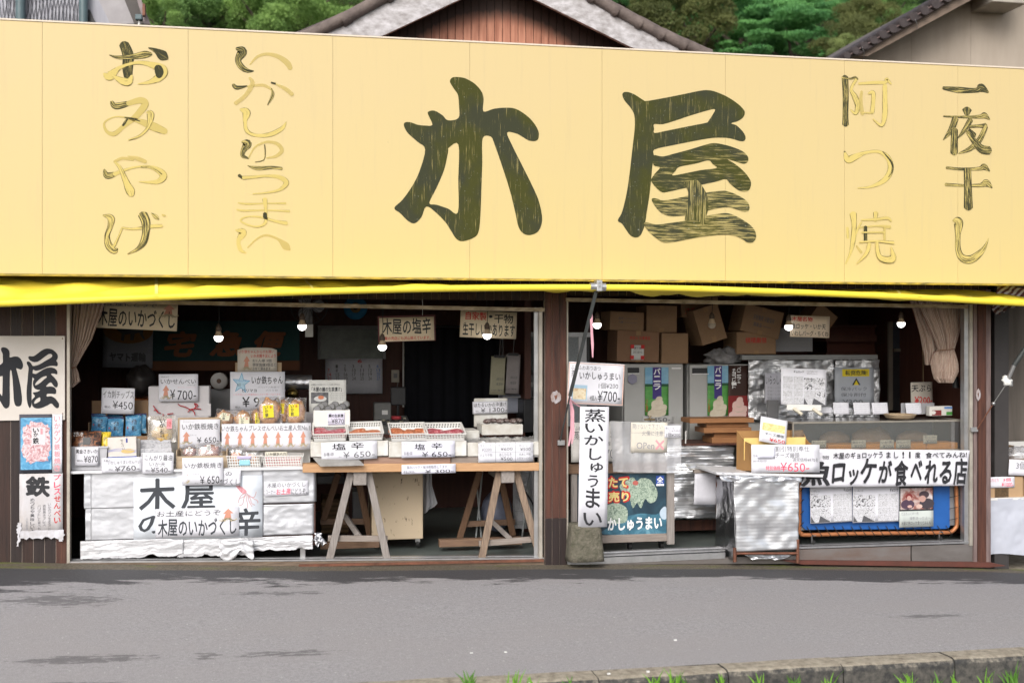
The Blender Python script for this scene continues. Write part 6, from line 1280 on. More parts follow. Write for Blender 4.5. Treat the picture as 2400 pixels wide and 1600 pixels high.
card('white teppanyaki price card hanging over the counter front, price 650 yen','G',118,488,537,768,-.002,[('プレスせんべい',.08,.06,.34,.1,'p',0),('いか鉄板焼き',.06,.18,.96,.38,'g',.01),('うまいよ!',.26,.56,.42,.61,'p',0),('¥ 650-',.43,.66,.97,.95,'k',.0),('税込',.3,.9,.4,.95,'p',0)],squids=[(.17,.44,.95,.2)],curl=.01)
# the two white baskets
c_,d_=rect('G',572,470,930,590,.06),rect('G',935,470,1352,590,.06)
basket('white perforated basket with orange packs and a blue tag',(c_[0]+c_[1])/2,.05,SH,c_[1]-c_[0],.2,c_[3]-SH,white_pl,13,4,taper=.92)
basket('white perforated basket with pink packs showing through its holes',(d_[0]+d_[1])/2,.05,SH,d_[1]-d_[0],.2,d_[3]-SH,white_pl,15,4,taper=.92)
card('light blue paper tag tucked into the front of the orange pack basket','G',700,500,812,568,.052,[],m=flat('blue_tag',(.30,.58,.68)),name='tag',cat='tag')
card('strip of lilac tape on the rim of the orange pack basket','G',680,472,822,500,.044,[],m=flat('lilac_tape',(.5,.45,.68)),name='tag',cat='tag')
or_m=photo_mat('orange_snack',[(.35,.10,.03),(.6,.22,.05),(.66,.35,.12)],24);pk_m=photo_mat('pink_snack',[(.45,.06,.08),(.62,.18,.2),(.7,.5,.5)],18)
for i,(x0_,y0_,x1_,y1_) in enumerate(((560,345,760,560),(700,380,910,560))):
    pouch('clear bag of orange snacks, %s one in the tagged basket' % ('taller','flatter')[i],'G',x0_,y0_,x1_,y1_,.12+.05*i,fill=or_m,fillbox=(.15,.05,.9,.6),lean=25,lab=(.3,.5,.68,.72,flat('label_pink',(.72,.5,.45)),('い',.3,.2,.7,.8,'i')),group='clear bags of orange snacks',th=.06)
for i in range(3):
    pouch('pink snack packet, %s in the second white basket' % ('first','middle','last')[i],'G',960+120*i,485,1090+120*i,585,.08+.01*i,m=pk_m,lean=10,th=.04,group='pink snack packets in the basket')
card('handwritten cardboard tag standing in the pink pack basket','G',965,428,1192,480,.11,[('いか焼あられ',.05,.12,.95,.85,'k',.01)],rot=0,m=flat('tag_cream',(.62,.6,.5)),name='tag',cat='tag')
# long squid banner card and the bags above it
pn=card('long white sign with a row of seven orange squid drawings','G',520,140,1432,412,.20,[('いか鉄ちゃんプレスせんべいお土産人気No.1',-.0,.06,.985,.28,'g',.008)],rot=0,squids=[(.058+.1415*i,.30,.92,.085) for i in range(7)],name='price_sign')
wb=thing('white_tray_box','open white box of large rice cracker bags above the seven squid sign','box',(py('S',1620,740,.3).x,.3,SH+.16));a,b,z0,z1=rect('S',850,745,2165,800,.3);w_=b-a
zc=WM[wb.name].translation.x
for X0,X1,Y0,Y1,Z0,Z1,nm in ((-w_/2,w_/2,.0,.006,0,.10,'front_panel'),(-w_/2,w_/2,0,.3,-.006,-.001,'bottom_panel'),(w_/2-.006,w_/2,.007,.3,0,.27,'side_panel'),(-w_/2,-w_/2+.3,.3,.306,0,.26,'back_panel'),(-w_/2+.31,w_/2,.3,.306,0,.24,'back_panel')):MB().box(X0,X1,Y0,Y1,Z0,Z1).build(nm,mat('white_box_paper',()) if False else MT['white_box_paper'],wb,.001,local=True)
MB().box(a,b,.3,.6,SH+.001,SH+.152).build('foam_riser',styro,label='white foam riser under the open box of rice cracker bags',cat='box')
cr_m=photo_mat('senbei_orange',[(.30,.11,.04),(.52,.24,.10),(.64,.36,.18),(.7,.48,.3)],34,1);pkc=photo_mat('senbei_pink',[(.4,.16,.12),(.6,.36,.32),(.7,.52,.48)],30,2)
yl=flat('label_yellow',(.78,.66,.03));cl_=flat('label_cream',(.68,.66,.5));pk_=flat('label_coral',(.72,.42,.38))
for x0_,y0_,x1_,y1_,Y,ro,fm,lm,lb in ((890,555,1165,790,.33,10,cr_m,(.3,.22,.72,.62,cl_),'clear bag with a round cracker and a cream label, first in the open box'),(1165,560,1405,790,.32,0,cr_m,(.28,.45,.86,.95,cl_),'clear bag with a round cracker and a coral edged label low down'),(1380,535,1560,780,.36,0,cr_m,(.38,.28,.7,.85,yl),'cracker bag with a yellow label, mostly hidden by the tallest bag'),
    (1700,390,1900,770,.38,4,cr_m,(.25,.25,.55,.6,yl),'clear bag of crackers wedged between the two tallest bags'),(1475,385,1810,790,.31,-4,cr_m,(.26,.29,.68,.70,yl),'tallest clear bag of orange and pink crackers with a yellow label'),(1845,400,2125,780,.31,-1,cr_m,(.16,.24,.64,.66,yl),'tall clear cracker bag with a yellow label at the end of the open box')):
    t_=pouch(lb,'S',x0_,y0_,x1_,y1_,Y,fill=fm,fillbox=(.06,.06,.94,.92),lean=10,rot=ro,lab=(*lm,('い',.2,.04,.5,.3,'k'),('か',.2,.34,.5,.6,'k'),('鉄',.2,.64,.5,.94,'k'),('赤',.66,.08,.86,.3,'r')),group='rice cracker bags in the open white box',name='cracker_bag',th=.08)
obox('cardboard_box','narrow brown carton behind the rounded squid shortage notice','box','E',742,830,1275,1010,.70,.02,card_lt,.002)
card('large white price sign with a blue star and a thick title','S',1117,62,1835,560,.60,[('いか鉄ちゃん',.39,.11,.96,.32,'k',.012),('お店の人気',.1,.225,.3,.26,'b',0),('NO・1',.13,.3,.25,.38,'g',0),('ピリマヨ',.22,.45,.48,.53,'k',.015),('パリパリ食感で',.5,.38,.9,.43,'p',0),('パリうま!',.65,.46,.87,.52,'p',0),('いか不足により数量限定とさせて頂いております',.06,.57,.92,.62,'f',0),('税込',.09,.90,.19,.95,'g',0),('¥ 9 0 0-',.22,.67,.98,.93,'k',.01)],name='price_sign')
ps=[o for o in COL.objects if o.get('label','').startswith('large white price sign with a blue star')][0]
a,b,z0,z1=rect('S',1117,62,1835,560,.60);w_,h=b-a,z1-z0
for R_,ccol,yy in ((1,flat('star_blue',(.06,.28,.5)),-.0008),(.86,flat('star_pale',(.42,.6,.72)),-.001)):
    MB().add([((-.5+.20)*w_+R_*.17*w_*(1 if i % 2 == 0 else .42)*math.sin(i*math.pi/5+.08),yy,h*.70+R_*.17*w_*1.22*(1 if i % 2 == 0 else .42)*math.cos(i*math.pi/5+.08)) for i in range(10)],[tuple(range(10))]).build('star_print',ccol,ps,local=True)
card('yellowed notice with a rounded top, squid drawing and two red lines, above the star sign','E',768,658,1220,935,.68,[('いか鉄ちゃんからのお願い',.03,.1,.93,.24,'r',.0),('いか水揚不足により',.34,.27,.97,.42,'r',.01),('お1人様 3個',.38,.48,.86,.6,'g'),('御家族様3個迄と',.38,.64,.98,.78,'g'),('させて頂きます',.38,.81,.84,.94,'g')],m=paper_old,name='notice',round_=.1,squids=[(.22,.34,.96,.22)])
# boxed chazuke cups with newspaper card
nw=card('newspaper style card with a photo of a rice bowl above the box of cups','E',1590,1030,2015,1400,.42,[('1000種超えのお茶漬けグランプリ 生茶漬け部門第1位',.05,.11,.82,.18,'g',.0),('「木屋の鯛の生茶漬け」',.07,.22,.88,.36,'k',.03)]+[('お茶漬けの味わい海の幸',.56,.4+.05*i,.92,.43+.05*i,'g',-.005) for i in range(5)],name='price_sign',m=flat('newsprint',(.62,.62,.60)))
a,b,z0,z1=rect('E',1590,1030,2015,1400,.42);w_,h=b-a,z1-z0
panel(nw,photo_mat('photo_bowl_dark',[(.02,.02,.025),(.12,.12,.13),(.25,.25,.26)],16),-w_*.45,w_*.02,h*.28,h*.62,-.0012,'photo')
q=MB();q.add([(-w_*.2+w_*.17*math.cos(i*.3927),-.0016,h*.42+h*.09*math.sin(i*.3927)) for i in range(16)],[tuple(range(16))]);q.build('photo_rice',flat('photo_white',(.62,.62,.62)),nw,local=True)
q=MB();q.add([(-w_*.18+w_*.08*math.cos(i*.3927),-.002,h*.46+h*.06*math.sin(i*.3927)) for i in range(16)],[tuple(range(16))]);q.build('photo_fish',flat('photo_salmon',(.6,.22,.12)),nw,local=True)
t_=thing('white_box','open white foam box filled with clear cups','box',(py('E',1850,1567,.22).x,.22,py('E',1850,1567,.22).z));a,b,z0,z1=rect('E',1640,1385,2060,1575,.22);w_,h=b-a,z1-z0
for X0,X1,Y0,Y1,nm in ((-w_/2,w_/2,0,.012,'front_panel'),(-w_/2,w_/2,.2,.212,'back_panel'),(-w_/2,-w_/2+.012,.013,.199,'side_panel'),(w_/2-.012,w_/2,.013,.199,'side_panel'),(-w_/2+.013,w_/2-.013,.013,.199,'bottom_panel')):MB().box(X0,X1,Y0,Y1,0,.02 if nm[0:3] == 'bot' else h).build(nm,styro,t_,.001,local=True)
jm=mat('cup_grey',(.17,.17,.16),.2,.1,c2=(.07,.07,.065),sc=40)
for i in range(9):
    cx2=t_.location.x+(-.4+.1*i)*w_;yy=.25+.04*(i % 3);zz2=t_.location.z+h+.005+.016*((i*7) % 3)
    cu=thing('cup','clear lidded cup with a dull grey ring packed in the foam box','cup',(cx2,yy,zz2),(R(62),0,R(-20+13*(i % 4))),'clear cups in the white foam box')
    MB().lathe([(.024,-.03),(.032,.0),(.034,.004),(.031,.006),(.028,.002),(.018,.004),(.0,.004)],n=16).build('lid',jm,cu,local=True);MB().lathe([(0,.0045),(.024,.0055),(.026,.0065),(.024,.0068)],n=16).build('ring',grey_pl,cu,local=True)
card('white price card on the foam box of cups, price 870 yen','E',1805,1405,2000,1545,.215,[('鯛の生茶漬',.05,.12,.9,.38,'k',.03),('¥870',.2,.5,.95,.88,'k',0),('税込',.0,.7,.18,.8,'g')],m=flat('lilac_paper',(.68,.66,.8)))
# ================================================================== middle table on trestles
wt=thing('work_table','long pale timber table board with weathered planks on top, laid over two trestles','table',tuple(py('T',1150,865,.0)))
def edge_board(pa,pb,h_,Y0,Y1,m,nm='board'):
    "board whose top front edge runs from pa to pb (crop, x, y)"
    A,B=py(*pa,Y0),py(*pb,Y0)
    vs=[(p.x,y,p.z-dz) for p in (A,B) for y,dz in ((Y0,0),(Y1,0),(Y1,h_),(Y0,h_))]
    return MB().add(vs,[(0,3,2,1),(4,5,6,7),(0,1,5,4),(1,2,6,5),(2,3,7,6),(3,0,4,7)]).build(nm,m,wt,.003)
edge_board(('T',-45,788),('T',2318,772),.066,.0,.12,pale_wood_h);edge_board(('T',0,792),('T',2318,776),.05,.125,.78,brown_wood_h)
edge_board(('T',555,716),('T',1412,714),.062,.02,.1,wood('reddish_plank',(.36,.23,.17),(.2,.12,.09),5,(1.2,12,12)),'upper_plank');edge_board(('T',1418,716),('T',2316,712),.056,.03,.1,grey_wood_h,'upper_plank');edge_board(('T',440,722),('T',549,718),.06,.02,.1,brown_wood_h,'upper_plank')
edge_board(('T',500,730),('T',2316,722),.05,.3,.36,grey_wood_h,'upper_plank')
def trestle(label,dx=0.0,second=False):
    t=thing('trestle',label,'trestle',tuple(py('I',485 if not second else 1850,1310,.06)),group='weathered wooden trestles under the long table')
    g=grey_wood_v if not second else mat('tan_leg_wood',(.30,.22,.16),.8,c2=(.14,.10,.075),sc=5,stretch=(14,14,1.2),bump=.3)
    P=lambda x,y,Y:py('I',x,y,Y)
    if not second:
        B=[(425,490),(545,614)];LG=[((402,500),(200,1312)),((560,490),(738,1312))];RL=[((285,505),(150,930)),((478,600),(575,1075))];CB=((190,1100),(740,1104));RB=((120,948),(600,945));ST=((345,890),(478,1085))
    else:
        B=[(1785,472),(1905,592)];LG=[((1765,490),(1600,1300)),((1915,480),(2140,1282))];RL=[((1585,485),(1400,1100)),((1790,590),(1890,1075))];CB=((1578,1150),(2115,1105));RB=((1412,972),(1910,950));ST=((1690,940),(1870,1110))
    a,b,z0,z1=rect('I',B[0][0],B[0][1],B[1][0],B[1][1],.03)
    MB().box(a,b,.03,.72,z0,z1).build('beam',grey_wood,t,.004)
    for (p,q) in LG:MB().beam(P(*p,.10),P(*q,.045),.058,.03).build('leg',g,t,.004)
    for (p,q) in RL:MB().beam(P(*p,.68),P(*q,.74),.055,.03).build('leg',brown_wood_v,t,.004)
    MB().beam(P(*CB[0],.09),P(*CB[1],.09),.048,.025).build('crossbar',grey_wood_h,t,.003);MB().beam(P(*RB[0],.76),P(*RB[1],.76),.05,.025).build('crossbar',brown_wood_h,t,.003)
    MB().beam(P(*ST[0],.70),P(*ST[1],.12),.04,.05).build('strut',grey_wood,t,.003)
trestle('greyish wooden trestle between the foil counter and the beige cabinet');trestle('tan wooden trestle beside the middle post of the shop',second=True)
for lb,x0_,x1_,y0_,y1_,Y in (('dark timber lying on the floor behind the greyish trestle',120,665,1135,1195,.35),('dark timber lying on the floor across the tan trestle',1215,1975,1105,1172,.4)):
    a,b,z0,z1=rect('I',x0_,y0_,x1_,y1_,Y);MB().box(a,b,Y,Y+.08,max(0.001,z0),z1).build('timber',brown_wood_h,bevel=.004,label=lb,cat='timber')
cbm=mat('worn_beige_paint',(.50,.40,.28),.6,c2=(.10,.075,.05),sc=13,stretch=(1.6,1,.7),amt=.16,detail=9)
for e_ in cbm.node_tree.nodes:
    if e_.type == 'VALTORGB':e_.color_ramp.elements[0].position=.35;e_.color_ramp.elements[1].position=.40
t_,w_,h=obox('cabinet','worn beige painted cabinet on casters under the long table','cabinet','I',588,492,1065,1113,.55,.5,cbm,.008)
for xx in (-.4,.4):MB().tube([(w_*xx-.012,.04,-.045),(w_*xx+.012,.04,-.045)],.03,12).build('caster',rubber,t_,local=True);MB().box(w_*xx-.02,w_*xx+.02,.02,.06,-.03,0).build('caster_fork',steel,t_,local=True)
MB().box(-w_/2-.001,-w_/2+.004,-.002,.3,.02,h-.02).build('side_edge',flat('edge_brown',(.14,.09,.05)),t_,local=True)
q=MB();pa=py('I',1065,500,.7);pts=[(1065,500),(1130,520),(1145,560),(1150,620),(1210,820),(1170,850),(1120,855),(1065,882)]
q.grid(10,14,lambda u,v:tuple(py('I',1065+u*((80 if v < .35 else 80+(v-.35)*95)*(1 if v < .88 else 1-(v-.88)*4)),500+v*(382-60*u),.7)+Vector((0,.03*math.sin(u*9+v*2),0))))
o=q.build('hanging_cloth',mat('white_cloth',(.42,.42,.44),.9,c2=(.34,.34,.36),sc=4),label='white cloth hanging down beside the beige cabinet',cat='cloth');o.modifiers.new('thick','SOLIDIFY').thickness=.004
# things under the table by the middle post
q=MB();p=py('I',1745,860,.95);q.ball((p.x,.98,p.z),1,22,16,(.145,.12,.185),.12,5);q.build('plastic_sack',mat('blue_grey_sack',(.17,.19,.26),.5,c2=(.12,.13,.18),sc=5,bump=.6,bsc=9),label='blue grey plastic sack behind the tan trestle',cat='sack')
a,b,z0,z1=rect('I',1890,470,2110,1010,.9);MB().grid(12,20,lambda u,v:(a+(b-a)*u,.9+.02*noise.noise(Vector((u*3,v*4,0))),z0+(z1-z0)*v)).build('foil_sheet',foil('dull_bubble_foil',(70,0,70),.4,(.42,.42,.44),.6,.5,8),label='dull bubble foil sheet hanging behind the tan trestle',cat='foil sheet')
rk=thing('folding_rack','white folding metal rack standing behind the tan trestle','rack',tuple(py('I',1600,1100,.85)))
for (x0_,y0_,x1_,y1_) in ((1610,480,1550,1100),(1560,640,1600,1095),(2050,480,1975,1080),(2030,640,2090,1000)):MB().tube([py('I',x0_,y0_,.85),py('I',x1_,y1_,.85)],.008,8).build('pole',mat('rack_white',(.34,.36,.36),.4),rk)
MB().tube([py('I',1560,960,.85),py('I',2060,950,.85)],.007,8).build('rail',MT['rack_white'],rk)
MB().tube([py('I',x,y,.5) for x,y in ((1960,640),(2010,680),(2060,760),(2110,850),(2118,980))],.008,8).build('hose',black_pl,label='black hose curling down beside the aluminium jamb',cat='hose')
MB().tube([py('I',x,y,.45) for x,y in ((2122,620),(2102,680),(2100,780),(2118,860))],.009,8).build('red_hose',flat('hose_red',(.3,.02,.02)),label='red hose hanging beside the aluminium jamb',cat='hose')
t_,w_,h=obox('crate','dark brown slatted crate on the floor behind the greyish trestle','crate','I',130,740,380,1060,1.1,.4,mat('crate_tan',(.12,.07,.03),.7),.01)
for k in range(7):MB().box(-w_/2,w_/2,-.008,0,h*(.05+.13*k),h*(.12+.13*k)).build('slat',mat('crate_slat',(.19,.11,.05),.7),t_,local=True)
obox('black_box','dark box standing on the floor between the greyish trestle and its rear leg','box','I',415,670,520,950,1.2,.3,grey_pl,.01)
obox('dark_table','dark low shelf in the shadow behind the foil counter end','shelf','I',90,530,560,600,1.5,.4,grey_pl,.01)
# foam boxes of fermented squid with tilted baskets
fbm=mat('foam_box',(.66,.66,.64),.75,c2=(.46,.43,.38),sc=5,amt=.35,bump=.3,bsc=60,bdist=.002)
def foam(label,x0,y0,x1,y1,Y,d,m=fbm,c='T',wall=.025,group='foam boxes on the long table'):
    t=thing('foam_box',label,'box',(py(c,(x0+x1)/2,y1,Y).x,Y,py(c,(x0+x1)/2,y1,Y).z+.001),(0,0,0),group);a,b,z0,z1=rect(c,x0,y0,x1,y1,Y);w_,h=b-a,z1-z0;k=.985
    for X0,X1,Y0,Y1,H,nm in ((-w_/2,w_/2,0,wall,h,'front_wall'),(-w_/2,w_/2,d-wall,d,h,'back_wall'),(-w_/2,-w_/2+wall,wall+.001,d-wall-.001,h,'side_wall'),(w_/2-wall,w_/2,wall+.001,d-wall-.001,h,'side_wall'),(-w_/2+wall,w_/2-wall,wall,d-wall,.02,'bottom_wall')):MB().box(X0,X1,Y0,Y1,0,H).build(nm,m,t,.005,local=True)
    return t,w_,h
foam('chipped white foam box carrying two tilted baskets, beside the foil counter',35,562,800,712,.0,.34);foam('chipped white foam box carrying two tilted baskets, in the middle of the long table',806,562,1572,714,.0,.34)
t_,w_,h=foam('white foam box covered with crumpled foil, beside the middle post',1580,570,2308,705,.02,.36)
q=MB();q.grid(40,14,lambda u,v:((u-.5)*w_*1.02+(-.05*(1-v) if u < .1 else 0)*v,.0+.36*v,h+.012+.018*noise.noise(Vector((u*14,v*5,1)))+.014*noise.noise(Vector((u*30,v*12,4)))-(.03 if v < .02 else 0)))
q.build('crumpled_cover',foil('crumpled_bright_foil',(0,0,0),.3,(.85,.84,.84),0,.9,22,.7),t_,local=True)
red1=photo_mat('squid_paste_red',[(.12,.01,.02),(.34,.05,.07),(.5,.2,.22),(.7,.6,.6)],26,1.6);red2=photo_mat('squid_paste_orange',[(.18,.04,.015),(.42,.12,.05),(.58,.25,.14),(.7,.6,.55)],24,1.6)
bk=[((30,405,395,560),2.2,'wine red',red1,'nearest the foil counter'),((372,392,750,552),3,'brown',red2,'second from the foil counter'),((782,425,1180,560),2,'red and white',red2,'third from the foil counter'),((1118,422,1550,560),0,'orange',red1,'nearest the crumpled foil cover')]
for i,((x0_,y0_,x1_,y1_),ro,cn,m_,wh) in enumerate(bk):
    A=py('T',x0_+25,y1_,.0);B=py('T',x1_,y1_,.0);w_=B.x-A.x
    t_=basket('white basket of %s squid packs, %s' % (cn,wh),(A.x+B.x)/2+.004*i,-.012,A.z-.004,w_*.97,.31,.062,white_pl,13,2,tilt=13,rot=-ro*.3,rows=(.35,.9),taper=.93,group='baskets of fermented squid packs',bar=.42)
    M_=WM[t_.name];r_=random.Random(i+20)
    for k in range(7 if i != 1 else 4):
        u,v=((-.36,.04),(-.05,.03),(.27,.04),(-.22,.10),(.12,.10),(.36,.11),(-.36,.15))[k]
        pk=MB().ball((0,0,0),1,14,8,(.062,.050,.016),.2,k+i*9);c_=M_ @ Vector((u*w_*.85,.035+v*.85,.024+.004*(k % 2)))
        o=pk.build('squid_pack',m_,label='%s squid pack %s, in the basket %s' % (cn,('front near corner','front middle','front far corner','second row near','second row far','second row corner','rearmost')[k],wh),cat='packet',group='fermented squid packs in the baskets');o.location=c_;o.rotation_euler=(R(13+r_.uniform(-8,14)),R(r_.uniform(-10,10)),R(r_.uniform(-25,25)))
        f_=MB();f_.ball((0,0,0),1,12,8,(.070,.058,.019),.1,k);of=f_.build('film',clear,o,local=True)
TX=[('塩',.22,.06,.45,.44),('辛',.54,.02,.78,.42)]
card('white fermented squid price card on the foam box beside the foil counter','T',140,565,690,742,-.012,[('塩',.20,.08,.44,.44,'k',.01),('辛',.53,.04,.76,.42,'k',.01),('各種1袋',.04,.56,.22,.76,'g',0),('税込',.31,.78,.36,.86,'p',0),('¥ 650-',.39,.54,.95,.88,'g',.0),('店名',.03,.12,.11,.18,'f',0)],rot=-1.3,name='price_sign')
card('white fermented squid price card on the middle foam box of the long table','T',930,562,1455,720,-.012,[('塩',.24,.14,.44,.52,'k',.01),('辛',.55,.10,.76,.48,'k',.01),('各種1袋',.04,.62,.20,.84,'g',0),('¥ 650-',.38,.66,.93,.98,'k',.0),('店名',.03,.12,.11,.2,'f',0)],m=flat('lilac_white',(.70,.70,.80)),name='price_sign')
pt=card('price table of six dried fish in ruled boxes on the foil covered foam box','T',1685,572,2225,765,-.004,[('生干しいか',.03,.08,.24,.22,'p',0),('¥2200',.06,.28,.24,.44,'p',0),('あじみりん干し',.36,.07,.62,.20,'p',0),('¥600',.40,.26,.62,.42,'g',.0),('めざし',.74,.08,.9,.22,'p',0),('¥500',.76,.28,.95,.44,'g',0),('さより干物',.03,.56,.25,.72,'p',0),('あじひらき',.38,.54,.6,.7,'g',0),('¥500',.4,.74,.62,.92,'g',0),('丸あじ干物',.74,.56,.95,.68,'g',0),('2枚¥1000',.70,.74,.94,.9,'p',0)],name='price_table')
a,b,z0,z1=rect('T',1685,572,2225,765,-.004);w_,h=b-a,z1-z0
for X0,X1,Z0,Z1 in ((-.5,.5,.5,.508),(-.19,-.185,0,1),(.17,.175,0,1),(-.5,.5,.985,.995)):panel(pt,ink_soft,X0*w_,X1*w_,Z0*h,Z1*h,-.0008-.0003*(Z0 == 0),'ruled_line')
card('white notice for cold packs taped to the pale table edge, price 300 yen','T',930,788,1462,878,-.016,[('保冷パック・保冷剤販売してます',.09,.08,.84,.48,'g',.0),('単品は¥150-',.03,.62,.24,.95,'g',0),('¥ 300-',.43,.58,.96,.96,'k',.0)],rot=-.3,name='notice',m=flat('lilac_white',()) if False else MT['lilac_white'])
# grey drying tray pushed under the first foam box
q=MB();A=py('T',60,722,.0);B=py('T',130,800,-.06);C_=py('T',560,790,-.06);D_=py('T',490,722,.02)
q.add([A,B,C_,D_]+[p-Vector((0,0,.008)) for p in (A,B,C_,D_)],[(0,1,2,3),(4,7,6,5),(0,4,5,1),(1,5,6,2),(2,6,7,3),(3,7,4,0)]);q.build('drying_tray',mat('tray_grey',(.36,.35,.34),.5,.3,c2=(.24,.23,.22),sc=14),label='thin grey metal tray sticking out under the first foam box',cat='tray')
# lidded foam box of firefly squid
t_,w_,h=foam('white foam box with its lid leaning behind, filled with jarred firefly squid',1722,398,2125,500,.28,.3)
A,B,Z0,Z1=rect('T',1642,138,1972,320,.62);MB().box(A-t_.location.x,B-t_.location.x,.33,.355,Z0-.09-t_.location.z,Z1-t_.location.z).build('lid',fbm,t_,.01,local=True)
MB().box(-w_/2-.14,-w_/2-.02,.0,.3,-.055,.04).build('corner_block',fbm,t_,.01,local=True)
for k in range(6):
    o=MB().ball((0,0,0),1,14,8,(.04,.035,.022),.25,k).build('squid_pack',photo_mat('firefly_squid',[(.02,.015,.015),(.09,.05,.045),(.2,.17,.16),(.4,.38,.37)],40,2) if k == 0 else bpy.data.materials['firefly_squid'],label='clear pack of dark firefly squid in the lidded foam box, %s' % ('nearest the lid corner','second from the lid corner','third from the lid corner','third from the jamb','second from the jamb','nearest the jamb')[k],cat='packet',group='firefly squid packs in the foam box')
    o.location=(t_.location.x-.12+.055*k,.33+.05*(k % 2),t_.location.z+h+.002)
fs=card('white double framed price sign for firefly squid, price 1300 yen','T',1630,168,1975,290,.585,[('ほたるいかの沖漬け',.04,.1,.95,.46,'k',.01),('税込',.08,.72,.18,.82,'g',0),('¥ 1300-',.23,.52,.98,.88,'k',.0)],rot=-1,name='price_sign',m=paper)
a,b,z0,z1=rect('T',1630,168,1975,290,.585);w2,h2=b-a,z1-z0
for X0,X1,Z0,Z1 in ((-.49,.49,.95,.97),(-.49,.49,.03,.05),(-.49,-.483,.055,.945),(.483,.49,.055,.945)):panel(fs,ink,X0*w2,X1*w2,Z0*h2,Z1*h2,-.0012,'border_line')
# ================================================================== fry shop: freezers, posters, boxes
fw=mat('freezer_white',(.44,.44,.43),.35,c2=(.38,.38,.37),sc=3)
def freezer(label,c,x0,y0,x1,Y,hs):
    a=py(c,x0,y0,Y);b=py(c,x1,y0,Y);t=thing('freezer',label,'freezer',((a.x+b.x)/2,Y,.06));w_=b.x-a.x;h=a.z-.06
    MB().box(-w_/2,w_/2,.06,.62,-.02,h).build('body',fw,t,.01,local=True);MB().box(-w_/2+.003,w_/2-.003,0,.055,.0,h-.004).build('door',fw,t,.006,local=True)
    MB().box(-w_/2+w_*hs,-w_/2+w_*(hs+.19),-.012,-.0005,h-.085,h-.035).build('handle',black_pl,t,.004,local=True);MB().box(-w_/2+w_*hs,-w_/2+w_*(hs+.19),-.016,-.0005,h-.095,h-.086).build('handle_lip',flat('chrome_white',(.8,.8,.8)),t,local=True)
    MB().box(w_*.3,w_*.46,-.003,-.0005,h-.05,h-.036).build('badge',MT['chrome_white'],t,local=True)
    return t,w_,h
freezer('white upright ice cream freezer with one vanilla poster on its door','J',882,925,1488,1.0,.06);freezer('white upright ice cream freezer behind the stacked timbers','J',1550,930,2400,1.0,.03)
sky_m=mat('poster_sky',(.10,.30,.50),.4,c2=(.28,.48,.6),sc=6,stretch=(1,1,2));field=mat('poster_field',(.05,.24,.05),.4,c2=(.12,.36,.08),sc=10,stretch=(1,1,3));purple=flat('poster_purple',(.06,.04,.20));cream=mat('soft_cream',(.72,.66,.55),.5,c2=(.5,.42,.3),sc=9,amt=.6)
def vanilla(label,c,x0,y0,x1,y1,Y=.985):
    t=card(label,c,x0,y0,x1,y1,Y,m=field,name='poster',cat='poster');a,b,z0,z1=rect(c,x0,y0,x1,y1,Y);w_,h=b-a,z1-z0
    panel(t,sky_m,-w_/2,w_/2,h*.64,h,-.0006,'sky_print');panel(t,flat('poster_hill',(.02,.09,.04)),-w_/2,w_/2,h*.60,h*.655,-.0009,'hill_print');panel(t,purple,-w_*.18,w_*.2,h*.34,h,-.0012,'banner_print')
    for i,ch in enumerate('バニラ'):letter(t,ch,-w_*.13,w_*.15,h*(.855-.16*i),h*(.975-.16*i),-.0016,'w',.03)
    for i in range(6):letter(t,'ソフト濃厚味'[i],-w_*.47,-w_*.38,h*(.30-.045*i),h*(.34-.045*i),-.0016,'r',.0)
    softs(t,0.04*w_,w_,h,cream);return t
def softs(t,cx,w_,h,m,top=.40):
    q=MB()
    for k,(dx,r_,z) in enumerate(((-.04,.40,.05),(.06,.34,.15),(-.02,.26,.24),(.05,.15,.31))):q.add([(cx+dx*w_+r_*w_*math.cos(i*.3927),-.0018-.0003*k,h*z+h*.085*math.sin(i*.3927+.35*(i % 8 < 4))) for i in range(16)],[tuple(range(16))])
    q.build('cream_print',m,t,local=True)
    q=MB()
    for k,(dx,r_,z) in enumerate(((.02,.22,.15),(.02,.13,.245))):q.add([(cx+dx*w_+r_*w_*math.cos(math.pi+i*.2856),-.0035,h*z+h*(.035 if s else .05)*math.sin(math.pi+i*.2856)) for s in (0,1) for i in range(12)],[(i,i+1,13+i,12+i) for i in range(11)])
    q.build('cream_shade_print',flat('cream_brown',(.56,.48,.36)),t,local=True)
vanilla('tall vanilla soft ice cream poster on the nearer freezer door','J',1096,960,1336,1450);vanilla('vanilla soft ice cream poster beside the dark chocolate poster','K',-8,945,203,1452)
ch=card('dark brown vanilla and chocolate soft ice cream poster beside the foil wall','K',203,942,412,1472,.985,[('バ',.42,.03,.62,.1,'w',.02),('ニ',.42,.12,.62,.19,'w',.02),('ラ',.42,.21,.62,.28,'w',.02),('&',.45,.3,.6,.34,'w',0)]+[(k_,.2,.06+i*.065,.36,.12+i*.065,'w',.02) for i,k_ in enumerate('チョコレ|ト')],m=mat('choco_brown',(.045,.02,.015),.5),name='poster',cat='poster')
a,b,z0,z1=rect('K',203,942,412,1472,.985);w_,h=b-a,z1-z0;panel(ch,flat('choco_red',(.22,.02,.02)),-w_/2,w_/2,0,h*.42,-.0008,'red_print');softs(ch,0,w_*1.1,h,flat('cream_red',(.72,.5,.45)));softs(ch,w_*.33,w_*.5,h*.45,cream) if False else None
card('price slip on the nearer freezer, 450 yen','J',1068,1460,1385,1540,.984,[('¥450-',.16,.12,.9,.7,'g',.01)],m=flat('slip_grey',(.46,.46,.45)),name='price_slip')
